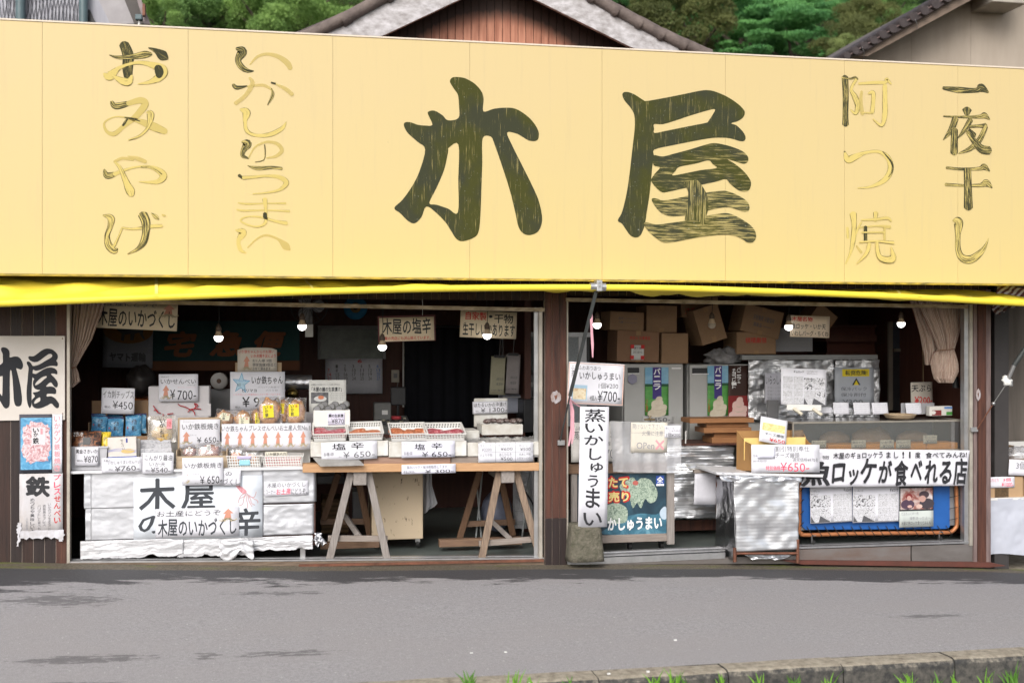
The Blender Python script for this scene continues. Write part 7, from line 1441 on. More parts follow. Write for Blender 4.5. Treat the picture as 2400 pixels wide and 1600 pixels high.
MB().plate([(py('J',968+52*math.cos(i*1.047+.52),1080,.98).x,py('J',968,1080+55*math.sin(i*1.047+.52),.98).z) for i in range(6)],.978,.982).build('sticker',flat('sticker_lilac',(.28,.27,.36)),label='faded hexagonal sticker on the nearer freezer door',cat='sticker')
BX='cardboard boxes stacked on the freezers'
carton('cardboard box with a printed form, topmost over the nearer freezer','J',735,395,1080,585,1.02,.35,rot=2.5,texts=[('品名 ―――――',.25,.28,.8,.42,'g'),('入数 ―――――',.25,.5,.8,.62,'g')],tape=False)
carton('plain cardboard box next to the topmost printed form box','J',1110,332,1420,603,1.06,.35,rot=.8)
carton('large cardboard box with red print and a white and red shipping label','J',808,590,1236,905,1.0,.35,rot=1.5,m=mat('cardboard_warm',(.26,.15,.09),.85,c2=(.22,.125,.075),sc=5),texts=[('肉まん 冷凍食品',.30,.17,.78,.28,'r')])
carton('square cardboard box standing on the nearer freezer top','J',1265,612,1537,920,1.02,.35,rot=.3,tape=False)
carton('cardboard box with red characters, highest under the ceiling','J',1470,250,1850,440,1.2,.35,rot=-3,texts=[('注意',.1,.52,.38,.85,'r')],tape=False)
carton('big cardboard box tilted steeply behind the unlit bulb','K',-60,330,200,700,1.0,.35,rot=-17)
carton('cardboard box leaning crookedly on the red lettered box','K',320,350,720,630,1.0,.32,rot=13,texts=[('天地無用 冷蔵保存',.25,.3,.8,.5,'g'),('国産品 ―――',.3,.58,.75,.72,'g')])
carton('cardboard box with red stacking characters beside the menu card','K',290,600,690,825,1.02,.35,rot=0,texts=[('横積厳禁',.22,.25,.76,.5,'r')])
carton('dull white box wedged behind the red lettered box','K',690,560,1065,800,1.2,.3,m=flat('box_dullwhite',(.30,.30,.32)),tape=False)
carton('dark cardboard box tilted behind the yellowish menu card','K',1000,330,1230,540,1.15,.3,rot=38,tape=False)
# label on the large box
lb_=card('white shipping label with red corners on the large cardboard box','J',955,735,1083,885,.985,[('送り状',.2,.1,.8,.3,'g'),('品名 お届け先',.15,.4,.85,.55,'g')],m=flat('label_white',()) if False else MT['label_white'],name='shipping_label',cat='label',rot=1.5)
for X0,Z0 in ((-.07,.0),(.03,.0),(-.07,.1),(.03,.1)):panel(lb_,ink_red,X0,X0+.035,Z0+.005,Z0+.04,-.0012,'red_corner')
# bundle of bags between the boxes
MB().ball(tuple(py('K',150,860,1.1)),1,18,12,(.17,.1,.075),.9,4).build('crumpled_bag',mat('crumpled_plastic',(.30,.30,.31),.4,c2=(.12,.11,.11),sc=11,bump=1,bsc=14,bdist=.03),label='crumpled plastic bags stuffed on top of the far freezer',cat='bag')
# red brown shelving and foil wall
shf=thing('shelf_unit','dark red brown wooden shelf unit above the foil covered wall','shelf',tuple(py('K',1450,830,1.6)))
for y0_,y1_ in ((530,545),(630,700),(815,835)):
    a,b,z0,z1=rect('K',1200,y0_,1720,y1_,1.6);MB().box(a,b,1.6,2.0,z0,z1).build('shelf_board',inner_wood,shf)
a,b,z0,z1=rect('K',1210,545,1700,815,1.8);MB().box(a,b,1.8,1.83,z0,z1).build('back_board',mat('red_back',(.10,.03,.02),.6),shf)
a,b,z0,z1=rect('K',345,835,1730,882,1.0);MB().box(a,b,1.0,1.25,z0,z1).build('grey_beam',mat('beam_grey',(.30,.31,.31),.5,c2=(.22,.22,.22),sc=5),label='grey metal ledge above the crumpled foil wall',cat='ledge')
bigf=foil('wall_bubble_foil',(70,0,60),.42,(.74,.75,.78),.35,.3,14,.85)
def foilwall(label,c,x0,y0,x1,y1,Y,m,amp,nm='foil_sheet',fx=3,fz_=5,n=(50,40)):
    a,b,z0,z1=rect(c,x0,y0,x1,y1,Y);z0=max(z0,.01);q=MB()
    q.grid(n[0],n[1],lambda u,v:(a+(b-a)*u,Y+amp*(noise.noise(Vector((u*fx,v*fz_,1)))+.5*noise.noise(Vector((u*fx*3,v*fz_*3,6)))),z0+(z1-z0)*v+.008*noise.noise(Vector((u*20,v,2)))))
    o=q.build(nm,m,label=label,cat='foil sheet');o.modifiers.new('thick','SOLIDIFY').thickness=.004;return o
foilwall('crumpled bubble foil sheet lining the wall behind the display case','K',408,886,1290,1500,.95,bigf,.035,fx=5,fz_=6)
foilwall('bubble foil sheet at the far side behind the warning card','K',1295,884,1750,1480,.93,bigf,.02,fx=3,fz_=5)
foilwall('shiny ribbed foil screen hanging below the freezers','M',1230,345,1900,1045,.55,foil_h,.05,fx=1.2,fz_=9)
wc=card('cloudy plastic sleeve with a yellow warning strip and cold pack notice','K',1290,960,1690,1345,.85,[('保冷パック',.16,.52,.82,.62,'g',.005),('保冷剤付',.16,.68,.8,.78,'g',.005),('¥300-',.2,.86,.8,.99,'g',.005)],m=mat('cloudy_sleeve',(.40,.42,.47),.3,c2=(.34,.36,.4),sc=4),name='notice')
a,b,z0,z1=rect('K',1290,960,1690,1345,.85);w_,h=b-a,z1-z0;panel(wc,flat('warning_yellow',(.66,.52,.02)),-w_*.31,w_*.38,h*.76,h*.95,-.0008,'yellow_strip');letter(wc,'転倒危険!',-w_*.23,w_*.33,h*.79,h*.92,-.0014,'k',.02)
MB().add([(-w_*.06,-.0009,h*.53),(w_*.16,-.0009,h*.53),(w_*.05,-.0009,h*.72)],[(0,1,2)]).build('triangle',ink,wc,local=True);MB().add([(-w_*.015,-.0013,h*.53),(w_*.115,-.0013,h*.53),(w_*.05,-.0013,h*.66)],[(0,1,2)]).build('triangle_fill',MT['warning_yellow'],wc,local=True)
card('grey framed welcome notice half hidden behind the printed comic board','K',578,1016,800,1330,.86,[('いらっしゃいませ',.04,.1,1.3,.38,'g',.01)]+[('干物・いか塩辛',.1,.45+.11*i,.95,.52+.11*i,'p',0) for i in range(5)],m=flat('notice_grey',(.50,.50,.56)),name='notice')
obox('metal_plate','narrow grey metal plate under the welcome notice','plate','K',612,1295,720,1500,.80,.04,grey_pl,.004)
# stand-in for the printed comic pages: black and white texture in ruled frames, no figures
def comic_mat(name,sc,seed):
    m,n,b=nodes(name);L=n.links.new;N=n.nodes.new;b.inputs['Roughness'].default_value=.6;tc=N('ShaderNodeTexCoord');mp=N('ShaderNodeMapping');mp.inputs['Location'].default_value=(seed,0,seed);L(tc.outputs['Object'],mp.inputs[0])
    v=N('ShaderNodeTexNoise');v.inputs['Scale'].default_value=sc;v.inputs['Detail'].default_value=8;v.inputs['Distortion'].default_value=3;L(mp.outputs[0],v.inputs[0])
    r_=N('ShaderNodeValToRGB');e=r_.color_ramp.elements;e[0].position=.42;e[0].color=(.06,.06,.07,1);e[1].position=.47;e[1].color=(.55,.55,.57,1);q=e.new(.56);q.color=(.58,.58,.62,1);L(v.outputs[0],r_.inputs[0]);L(r_.outputs[0],b.inputs['Base Color']);return m
cmd,cml=comic_mat('comic_print_dark',26,3),comic_mat('comic_print_light',60,9)
cml.node_tree.nodes['Color Ramp'].color_ramp.elements[0].color=(.28,.28,.30,1)
def comic(label,c,x0,y0,x1,y1,Y,flip,**k):
    t=card(label,c,x0,y0,x1,y1,Y,[('ギョロッケ',*((.27,.06,.50,.12) if flip else (.80,.07,.98,.17)),'k',.02),('うまさの秘密はこの味',*((.56,.05,.80,.09) if flip else (.02,.1,.22,.15)),'g',0),('復刻のギョロッケ',*((.56,.11,.80,.15) if flip else (.02,.18,.2,.23)),'g',0)],name='comic_poster',cat='poster',m=paper,**k)
    a,b,z0,z1=rect(c,x0,y0,x1,y1,Y);w_,h=b-a,z1-z0;s=1 if flip else-1
    for i in range(4):
        for j in range(2):
            X0=(-.46+.23*j) if flip else (.04+.225*j);Z0=.03+.19*i;panel(t,cml,X0*w_,(X0+.215)*w_,Z0*h,(Z0+.18)*h,-.001,'print_frame')
    X0=.0 if flip else-.49;panel(t,cmd,X0*w_,(X0+.47)*w_,.42*h,.76*h,-.001,'print_frame');panel(t,cml,(X0+.0)*w_,(X0+.47)*w_,.02*h,.405*h,-.0008,'print_frame')
    q=MB();cx=(X0+.15)*w_
    q.add([(X0*w_,-.0014,.02*h),((X0+.09)*w_,-.0014,.02*h),(X0*w_,-.0014,.2*h),((X0+.18)*w_,-.0014,.02*h),((X0+.47)*w_,-.0014,.02*h),((X0+.22)*w_,-.0014,.2*h)],[(0,1,2),(3,4,5)]);q.build('grey_wedge_print',flat('print_grey',(.09,.09,.10)),t,local=True)
    panel(t,cmd,(X0+.25)*w_,(X0+.47)*w_,.22*h,.40*h,-.0012,'print_frame')
    return t
cb=comic('white board of black and white printed comic frames standing on the display case','K',742,975,1205,1345,.22,True,rot=2.2,lean=4)
a,b,z0,z1=rect('K',742,975,1205,1345,.22);w_=b-a
MB().box(-w_*.38,w_*.38,-.01,.0,-.05,.004).build('stand_rail',white_pl,cb,.003,local=True)
for xx in (-.23,.2):MB().beam((xx*w_,0,-.03),((xx+.07)*w_,-.11,-.085),.028,.02).build('stand_foot',flat('foot_cream',(.6,.56,.46)),cb,.004,local=True)
# ================================================================== display case, its cards, the long banner and the blue panel cart
A,B=py('N',815,118,.10),py('O',1065,128,.10);zt2=A.z;zb2=py('O',600,385,.10).z
dc=thing('display_case','steel framed glass display case with a strip of orange trays inside','display case',((A.x+B.x)/2,.10,zb2-.02));W2=(B.x-A.x)/2;H2=zt2-zb2+.02;D2=.5
fr=mat('case_frame',(.50,.46,.40),.35,.7,c2=(.34,.31,.27),sc=6)
for X0,X1,Y0,Y1,Z0,Z1 in ((-W2,W2,0,.014,H2-.016,H2),(-W2,W2,0,.014,0,.02),(-W2,-W2+.014,0,.014,.021,H2-.017),(W2-.014,W2,0,.014,.021,H2-.017),(-W2,-W2+.014,D2-.014,D2,0,H2),(W2-.014,W2,D2-.014,D2,0,H2),(-W2,-W2+.014,.015,D2-.015,H2-.016,H2),(W2-.014,W2,.015,D2-.015,H2-.016,H2)):MB().box(X0,X1,Y0,Y1,Z0,Z1).build('frame',fr,dc,local=True)
topm=mat('case_top',(.30,.265,.24),.12,.6,c2=(.24,.21,.19),sc=4,bump=.05)
MB().box(-W2+.015,W2-.015,.0145,D2-.015,H2-.012,H2-.004).build('top_panel',topm,dc,local=True);MB().box(-W2+.015,W2-.015,.004,.008,.021,H2-.017).build('front_glass',glass,dc,local=True)
MB().box(-W2+.004,-W2+.008,.015,D2-.015,.02,H2-.017).build('side_glass',glass,dc,local=True);MB().box(-W2+.015,W2-.015,D2-.012,D2-.006,.0,H2-.017).build('back_panel',mat('case_back',(.30,.31,.34),.4,c2=(.2,.2,.22),sc=3),dc,local=True)
MB().box(-W2+.02,W2-.02,.015,D2-.02,.0,.012).build('floor_panel',steel,dc,local=True)
for i in range(5):
    x0_=-W2+.03+i*(2*W2-.06)/5;tt=MB().box(x0_+.004,x0_+(2*W2-.06)/5-.004,.03,.22,.013,.075).build('tray',flat('tray_orange',(.62,.25,.03)),dc,.006,local=True)
for i,(x0_,x1_,s) in enumerate(((-.35,-.05,.07),(.1,.5,.10),(.62,.95,.06))):MB().ball((x0_*.8,.30,.10),1,14,8,((x1_-x0_)*.5,.06,s),.4,i).build('fried_food',mat('fried_food',(.30,.2,.12),.6,c2=(.38,.3,.22),sc=9),dc,local=True)
PC='cream price cards standing in the display case'
for (c,x0_,y0_,x1_,y1_,s1_,lb) in (('N',1000,295,1142,372,'魚ロッケバーガー','cream price card nearest the tan carton in the display case'),('N',1385,292,1525,372,'魚ロッケ','cream price card for fish croquettes standing before the orange tray'),('O',258,292,395,375,'いか天','cream price card for squid tempura in the display case'),('O',415,292,555,375,'いわしバーグ','cream price card for sardine burgers in the display case'),('O',678,245,812,325,'ちくわ','cream price card for fish cake rolls, highest in the display case')):
    card(lb,c,x0_,y0_,x1_,y1_,.12,[(s1_,.08,.1,.85,.42,'g',0),('¥200',.2,.55,.9,.9,'g',0)],m=flat('case_card',(.50,.46,.35)),group=PC)
for i,(c,x0_,y0_,x1_,y1_) in enumerate((('K',1140,1368,1267,1428),('K',1282,1320,1442,1438),('K',1490,1320,1660,1442),('K',1680,1322,1840,1438),('L',545,1325,702,1440))):
    card('small fine print card on the display case, %s' % ('half hidden by the comic board stand','next to the comic board','third from the comic board','just before the woven tray','behind the woven tray'),'K' if c == 'K' else 'L',x0_,y0_,x1_,y1_,.42-.02*i,[('おいしい召し上がり方',.08,.15+.18*k,.9,.23+.18*k,'p',-.004) for k in range(4)],lean=12,rot=1.5-i*.6) if False else card('small fine print card on the display case, %s' % ('half hidden by the comic board stand','next to the comic board','third from the comic board','just before the woven tray','behind the woven tray')[i],c,x0_,y0_,x1_,y1_,.40,[('おいしい召し上がり方',.08,.15+.18*k,.9,.23+.18*k,'p',-.004) for k in range(4)],lean=12,rot=1.5-i*.6)
    a_=rect(c,x0_,y0_,x1_,y1_,.43)
a,b,z0,z1=rect('L',498,1325,838,1440,.44);MB().box(a,b,.46,.463,z0,z1).build('acrylic_holder',clear_thick,label='clear acrylic holder leaning behind the woven tray',cat='holder')
t_,w_,h=obox('cup_box','small box printed with a dark swirl on the display case end','box','L',778,1358,905,1456,.36,.06,flat('print_white',(.66,.64,.6)),.003);panel(t_,flat('swirl_red',(.2,.03,.03)),-w_*.3,w_*.45,h*.05,h*.6,-.001);q=MB();q.add([(-w_*.2+w_*.2*math.cos(i*.5236),-.0016,h*.35+h*.2*math.sin(i*.5236)) for i in range(12)],[tuple(range(12))]);q.build('swirl_print',MT['print_white'],t_,local=True)
t_,w_,h=obox('cup_box','small box printed with blue sky and green field on the display case end','box','L',908,1355,1010,1452,.35,.06,MT['print_white'],.003);panel(t_,field,-w_*.1,w_*.48,h*.05,h*.4,-.001);panel(t_,flat('sky_blue',(.1,.25,.6)),-w_*.3,w_*.48,h*.72,h*.92,-.001)
wt_=thing('woven_tray','round shallow woven bamboo tray on the display case','tray',(py('L',475,1470,.28).x,.28,zt2+.002));wv=mat('bamboo',(.46,.36,.24),.7,c2=(.26,.18,.11),sc=28,stretch=(1,1,5),bump=.6)
MB().lathe([(0,.004),(.09,.004),(.118,.018),(.132,.036),(.136,.04),(.138,.034),(.122,.008),(.095,-.0015),(0,-.0015)],n=28).build('weave',wv,wt_,local=True)
MB().tube([(.137*math.cos(i*.2244),.137*math.sin(i*.2244),.038+.001*(i % 2)) for i in range(29)],.006,7).build('rim',wv,wt_,local=True);MB().lathe([(0,.0045),(.03,.0055),(.036,.0065),(0,.0075)],n=14).build('centre',brown_wood_h,wt_,local=True)
tp_=card('cream hanging price card with red figures, curved, above the display case','L',590,1110,812,1335,.62,[('天ぷら',.02,.14,.92,.44,'k',.02),('¥200-',.15,.66,.95,.98,'r',.02)],m=mat('card_cream2',(.55,.50,.44),.7),name='hanging_sign',curl=.06,rot=-1.5)
hang(tp_,.02,.2,.62,flat('twine',(.35,.28,.15)))
# cabinet under the case, behind the banner
a,b=py('N',830,700,.14).x,py('O',1075,700,.14).x
MB().box(a,b,.13,.6,.14,zb2-.022).build('case_cabinet',grey_pl,label='grey cabinet carrying the display case, mostly hidden by the long banner',cat='cabinet')
bnr=thing('banner','long white paper banner with large black brushed lettering under the display case','banner',tuple(py('O',200,735,.09)))
A,B=py('N',1060,378,-.035),py('O',1128,392,-.035);C_,D_=py('N',885,750,-.035),py('O',1085,732,-.035)
q=MB();q.grid(60,10,lambda u,v:(C_.lerp(D_,u).lerp(A.lerp(B,u),v))+Vector((0,.006*math.sin(u*40)*.5+.004*noise.noise(Vector((u*14,v*3,0))),0)));o=q.build('sheet',paper,bnr);o.modifiers.new('thick','SOLIDIFY').thickness=.002
def bl(s,c,x0,y0,x1,y1,bd=.02,sl=0.0,jit=.04):
    a,b,z0,z1=rect(c,x0,y0,x1,y1,-.045);w0=WM[bnr.name].translation;letter(bnr,s,a-w0.x,b-w0.x,z0-w0.z,z1-w0.z,-.045-w0.y,'k',bd,jit,slant=sl)
bl('物','N',1103,440,1168,478,.0);bl('木屋のギョロッケ','N',1210,408,1640,470,.015)
for ch_,x0_,x1_ in (('う',245,285),('ま',320,360),('し',396,436),('!',475,490),('1',541,553),('度',600,650)):bl(ch_,'O',x0_,405,x1_,465,.015)
bl('食べてみんね!','O',700,405,1098,465,.015)
for ch_,c,x0_,x1_,y0_,y1_ in (('魚','N',905,1172,500,735),('ロ','N',1200,1325,530,700),('ッ','N',1362,1452,580,720),('ケ','N',1480,1628,495,720),('が','O',245,375,495,710),('食','O',400,530,485,720),('べ','O',555,665,505,690),('れ','O',690,815,495,705),('る','O',840,945,500,705),('店','O',970,1100,475,715)):bl(ch_,c,x0_,y0_,x1_,y1_,.034,.12,.1)
# cart with blue panel laced in a pipe frame
YC=.10
ct_=thing('panel_cart','blue panel laced into an orange pipe frame on casters under the banner','cart',tuple(py('O',0,1260,YC)))
a0,b0=py('N',912,1160,YC),py('O',938,1150,YC);zt_=py('O',900,700,YC).z
blue=mat('blue_panel',(.02,.105,.36),.35,c2=(.015,.085,.30),sc=4,bump=.1)
MB().plate([(a0.x,zt_),(a0.x,a0.z+.03),(a0.x+.03,a0.z),(b0.x-.02,b0.z),(b0.x,b0.z+.02),(b0.x,zt_)],YC+.01,YC+.02).build('panel',blue,ct_)
pp2=[py('N',885,700,YC),py('N',880,1150,YC),py('N',900,1190,YC),py('N',940,1208,YC)]+[py('O',x,1196-.012*x,YC) for x in (0,300,600,850)]+[py('O',940,1180,YC),py('O',985,1145,YC),py('O',1002,1100,YC),py('O',1000,950,YC),py('O',995,720,YC)]
MB().tube([Vector(p) for p in catmull([tuple(p) for p in pp2],6)],.0175,12).build('pipe_frame',copper,ct_)
n=17
for i in range(n):
    q=MB();t=(i+.5)/n;x=a0.x+(b0.x-a0.x)*t;q.tube([(x,YC+.004,a0.z+(b0.z-a0.z)*t+.03),(x+.02,YC-.014,a0.z-.01+(b0.z-a0.z)*t),(x+.045,YC-.026,a0.z-.05+(b0.z-a0.z)*t),(x+.05,YC+.03,a0.z-.075+(b0.z-a0.z)*t)],.0035,5)
    q.build('lacing',cordm,ct_);q=MB()
    if i < 5:
        z=b0.z+.08+i*.1;q.tube([(b0.x-.01,YC,z),(b0.x+.05,YC-.02,z+.015),(b0.x+.09,YC,z+.02)],.003,5);q.build('lacing',cordm,ct_);q=MB();z += .02;q.tube([(a0.x+.01,YC,z),(a0.x-.03,YC-.02,z-.03)],.003,5);q.build('lacing',cordm,ct_)
for c,x,y in (('N',1012,1285),('O',838,1250)):
    p=py(c,x,y,YC);MB().tube([(p.x-.012,YC,p.z),(p.x+.012,YC,p.z)],.028,14).build('caster',rubber,ct_);MB().box(p.x-.02,p.x-.012,YC-.015,YC+.015,p.z,p.z+.06).build('caster_fork',steel,ct_);MB().box(p.x-.02,p.x+.02,YC-.018,YC+.018,p.z+.061,p.z+.07).build('caster_plate',steel,ct_)
comic('faded taped sheet of printed comic frames at the near end of the blue panel','V',0,62,722,690,.072,False,rot=-1.2);comic('crisp white bordered sheet of printed comic frames in the middle of the blue panel','V',728,62,1522,682,.068,False)
ph=card('taped photo print of two people eating, with a handwritten caption below','V',1528,55,2115,765,.066,[('どぶろっくの一色',.06,.64,.56,.71,'p',0),('撮影あったよ〜',.3,.75,.92,.83,'p',0),('木屋の魚ロッケ食べてみんね',.05,.86,.93,.95,'g',0)],m=mat('caption_paper',(.56,.60,.58),.6,c2=(.48,.52,.5),sc=5),name='photo_print',cat='poster')
a,b,z0,z1=rect('V',1528,55,2115,765,.066);w_,h=b-a,z1-z0
panel(ph,black_pl,-w_/2,w_/2,h*.39,h,-.0006,'black_border');panel(ph,photo_mat('photo_scene',[(.10,.02,.02),(.30,.12,.10),(.5,.4,.38),(.62,.58,.6)],10,.8),-w_*.47,w_*.47,h*.43,h*.94,-.001,'photo')
for k,(cx,cz,rx,rz,cc) in enumerate(((-.26,.55,.2,.12,(.07,.04,.07)),(-.22,.74,.10,.07,(.22,.03,.03)),(-.22,.70,.065,.06,(.55,.34,.30)),(.30,.56,.22,.13,(.05,.04,.05)),(.22,.78,.15,.09,(.06,.04,.05)),(.17,.68,.10,.08,(.5,.3,.26)),(-.2,.50,.07,.035,(.6,.38,.34)),(.08,.50,.09,.05,(.62,.44,.38)))):
    MB().add([(cx*w_+rx*w_*math.cos(i*.3927),-.0014-.0003*k,cz*h+rz*h*math.sin(i*.3927)) for i in range(16)],[tuple(range(16))]).build('photo_figure',flat('photo_tone_%d' % k,cc),ph,local=True)
# ================================================================== foil covered stand with the cheese cake carton
ST=-.12
sd2=thing('foil_stand','square pipe legged stand wrapped in shiny ribbed foil in front of the fry shop','stand',tuple(py('N',560,1440,ST)))
A,B=py('N',72,600,ST),py('N',1100,625,ST)
def slab(pa,pb,h_,Y0,Y1,m,nm):
    vs=[(p.x,y,p.z-dz) for p in (pa,pb) for y,dz in ((Y0,0),(Y1,0),(Y1,h_),(Y0,h_))]
    return MB().add(vs,[(0,3,2,1),(4,5,6,7),(0,1,5,4),(1,2,6,5),(2,3,7,6),(3,0,4,7)]).build(nm,m,sd2,.003)
slab(A,B,.022,ST-.02,ST+.5,MT['foil_white_top'],'top_board')
def fpanel(cs,Y0,Y1,m,nm,amp=.02,f=(2.5,3.5),n=40,sd_=0):
    P_=[py('N',x,y,Y) for (x,y),Y in zip(cs,(Y0,Y1,Y1,Y0))]
    q=MB();q.grid(n,n,lambda u,v:(P_[3].lerp(P_[2],u)).lerp(P_[0].lerp(P_[1],u),v)+Vector((.3,-1,0))*amp*(noise.noise(Vector((u*f[0],v*f[1],sd_)))+.35*noise.noise(Vector((u*f[0]*3.5,v*f[1]*3.5,sd_)))*(1.6 if v > .85 else .6)))
    o=q.build(nm,m,sd2);o.modifiers.new('thick','SOLIDIFY').thickness=.003
fpanel([(240,640),(880,660),(872,1345),(262,1372)],ST,ST,foil_x,'front_foil',.035,(2,2.6),50,5);fpanel([(80,650),(243,640),(262,1440),(68,1440)],ST+.34,ST+.003,foil('side_foil',(0,0,0),.3,(.5,.5,.52),0,.9,7),'side_foil',.03,(2.4,3),30,8)
fpanel([(100,606),(905,628),(900,700),(120,690)],ST-.012,ST-.012,foil_dark,'foil_skirt',.02,(9,2),40,3)
for x,y in ((258,1470),(866,1478)):p=py('N',x,y,ST);MB().tube([(p.x,ST+.004,p.z),(p.x,ST+.004,p.z+.12 if x < 500 else p.z+.2)],.015,10).build('leg',rusty,sd2)
for x,y in ((90,1440),(800,1430)):p=py('N',x,y,ST+.36);MB().tube([(p.x,ST+.36,p.z-.02),(p.x,ST+.36,p.z+.74)],.015,10).build('leg',rusty,sd2)
MB().tube([py('N',272,1388,ST),py('N',868,1386,ST)],.011,10).build('crossbar',rusty,sd2);fpanel([(350,1400),(840,1395),(690,1448),(430,1448)],ST+.03,ST+.03,foil_dark,'loose_foil',.02,(4,2),20,2)
# carton on the stand
kc=thing('cardboard_box','tan display carton with cut down front and yellow inner flap on the foil stand','box',tuple(py('N',600,585,ST)))
tan=mat('tan_carton',(.40,.22,.085),.8,c2=(.35,.19,.07),sc=4)
sl=[py('N',275,195,ST+.28),py('N',325,270,ST+.2),py('N',360,308,ST+.12),py('N',412,332,ST),py('N',415,588,ST),py('N',272,585,ST+.28)]
q=MB();q.add([p for p in sl]+[p+Vector((.006,0,0)) for p in sl],[tuple(range(6)),tuple(range(11,5,-1))]+[(i,6+i,6+(i+1) % 6,(i+1) % 6) for i in range(6)]);q.build('side_panel',tan,kc)
sr_=[py('N',915,215,ST+.28),py('N',945,285,ST+.12),py('N',1000,350,ST),py('N',1000,590,ST),py('N',915,585,ST+.28)]
q=MB();q.add([p for p in sr_]+[p+Vector((.006,0,0)) for p in sr_],[tuple(range(5)),tuple(range(9,4,-1))]+[(i,5+i,5+(i+1) % 5,(i+1) % 5) for i in range(5)]);q.build('side_panel',tan,kc)
a,b,z0,z1=rect('N',280,200,920,585,ST+.28);MB().box(a+.01,b,ST+.285,ST+.29,z0,z1).build('back_panel',tan,kc)
a,b,z0,z1=rect('N',415,345,1000,588,ST);MB().box(a,b,ST-.001,ST+.005,z0,z1).build('front_panel',tan,kc)
a,b,z0,z1=rect('N',335,268,945,480,ST+.13);MB().box(a+.01,b-.005,ST+.13,ST+.134,z0,z1).build('inner_flap',mat('flap_yellow',(.72,.50,.14),.7,c2=(.76,.58,.24),sc=7),kc)
card('wide white handwritten special offer card with red price on the tan carton','N',418,338,1078,606,ST-.02,[('割引特別奉仕',.35,.05,.85,.25,'g',0),('チーズ饅頭',.35,.29,.70,.48,'g',0),('通常価格¥870を',.60,.47,.98,.62,'g',-.004),('特別価格',.21,.76,.42,.92,'i',.01),('¥650-',.42,.64,.84,.96,'i',.0),('原料',.02,.36,.1,.46,'p',0),('賞味期限',.02,.55,.22,.63,'p',0)],lean=3,rot=1,name='price_sign')
card('blank white slip stuck over part of the special offer card','N',478,345,645,468,ST-.028,[],name='slip',cat='paper',m=flat('slip_lilac',(.72,.73,.84)))
chs=card('white frame card with a photo of yellow cheese buns leaning in the tan carton','N',488,85,752,325,ST+.07,[('チーズ饅頭',.2,.60,.9,.72,'k',.01),('¥650',.38,.80,.95,.94,'r',.01)],rot=0,lean=14,name='price_sign')
chs.rotation_euler=(R(-14),R(11),0);a,b,z0,z1=rect('N',488,85,752,325,ST+.07);w_,h=b-a,z1-z0
panel(chs,photo_mat('cheese_photo',[(.45,.34,.14),(.66,.56,.24),(.7,.62,.36)],24),-w_*.42,w_*.42,h*.48,h*.80,-.0012,'photo')
# stack of timbers
TB=thing('timber_stack','stack of orange brown timbers forming a stepped tray rack before the far freezer','stack',tuple(py('U',800,470,.6)))
for i,(x0_,y0_,x1_,y1_,Y) in enumerate(((335,117,1220,182,.50),(565,184,1145,240,.55),(530,246,1185,318,.50),(665,320,1050,378,.55),(640,380,1010,460,.52))):
    a,b,z0,z1=rect('U',x0_,y0_,x1_,y1_,Y);MB().box(a,b,Y,Y+.25,z0+.001,z1).build('timber',orange_wood_h,TB,.003)
a,b,z0,z1=rect('U',235,462,1300,486,.5);MB().box(a,b,.5,.95,z0,z1).build('counter_top',wall_wood2,label='reddish wooden counter top under the stacked timbers',cat='counter')
MB().tube([py('U',275,462,.5),py('U',280,290,.5)],.006,8).build('steel_rod',white_pl,label='short white rod standing beside the far freezer',cat='rod')
card('blank white paper sheet clipped on the foil screen','M',1510,605,1760,915,.30,[],name='paper_sheet',cat='paper',rot=2,m=flat('sheet_white',(.60,.60,.66)))
MB().box(*[f(v) for f,v in ((lambda v:py('M',v,590,.29).x,1515),(lambda v:py('M',v,590,.29).x,1800))],.29,.33,py('M',1600,610,.29).z,py('M',1600,578,.29).z).build('grey_bar',grey_wood_h,label='grey wooden bar holding the blank paper sheet',cat='bar')
a,b,z0,z1=rect('M',1320,1065,1735,1165,.8);MB().box(a,b,.8,.84,z0,z1).build('low_board',wall_wood2,label='low reddish board under the foil screen',cat='board')
# ================================================================== menu stand with poster, plastic sheet, cards, banner strip and stone block
ms=thing('menu_stand','weathered wooden framed stand with a dark steamed squid dumpling poster on casters','stand',tuple(py('M',820,1300,.12)))
for x0_,y0_,x1_,y1_,Y,m_,nm in ((325,620,385,1300,.10,grey_wood_v,'post'),(1255,612,1325,1300,.10,grey_wood_v,'post'),(388,1208,1252,1282,.11,grey_wood_h,'lower_rail'),(292,515,1255,610,.09,brown_wood_h,'upper_rail')):
    a,b,z0,z1=rect('M',x0_,y0_,x1_,y1_,Y);MB().box(a,b,Y,Y+.04,z0,z1).build(nm,m_,ms,.003)
a,b,z0,z1=rect('M',385,618,1252,1205,.13);L0_=WM[ms.name].translation
pst=MB().box(a,b,.13,.15,z0,z1).build('poster_board',photo_mat('poster_deep_blue',[(.01,.02,.035),(.02,.05,.075),(.05,.14,.2)],2.2,.6),ms)
def pl_(x,y):p=py('M',x,y,.127);return (p.x,p.z)
def blob(pts,y,m,nm,k=3):P_=[pl_(*p) for p in (catmull([tuple(map(float,q)) for q in pts],k,True) if k > 1 else pts)];MB().add([(x,y,z) for x,z in P_],[tuple(range(len(P_)))]).build(nm,m,ms)
shred=photo_mat('dumpling_shreds',[(.06,.10,.09),(.22,.29,.23),(.38,.46,.37),(.55,.6,.5)],26,3)
blob([(790,740),(850,690),(920,650),(960,690),(1000,660),(1080,670),(1130,730),(1160,800),(1140,880),(1080,900),(1040,860),(1000,950),(960,900),(920,950),(890,860),(850,830)],.1265,shred,'dumpling_print');blob([(640,960),(700,910),(780,900),(860,950),(870,1030),(840,1090),(700,1100),(640,1080)],.1262,shred,'dumpling_print')
blob([(918,700),(945,682),(975,700),(960,728),(925,722)],.1258,flat('roe_red',(.45,.12,.10)),'garnish_print')
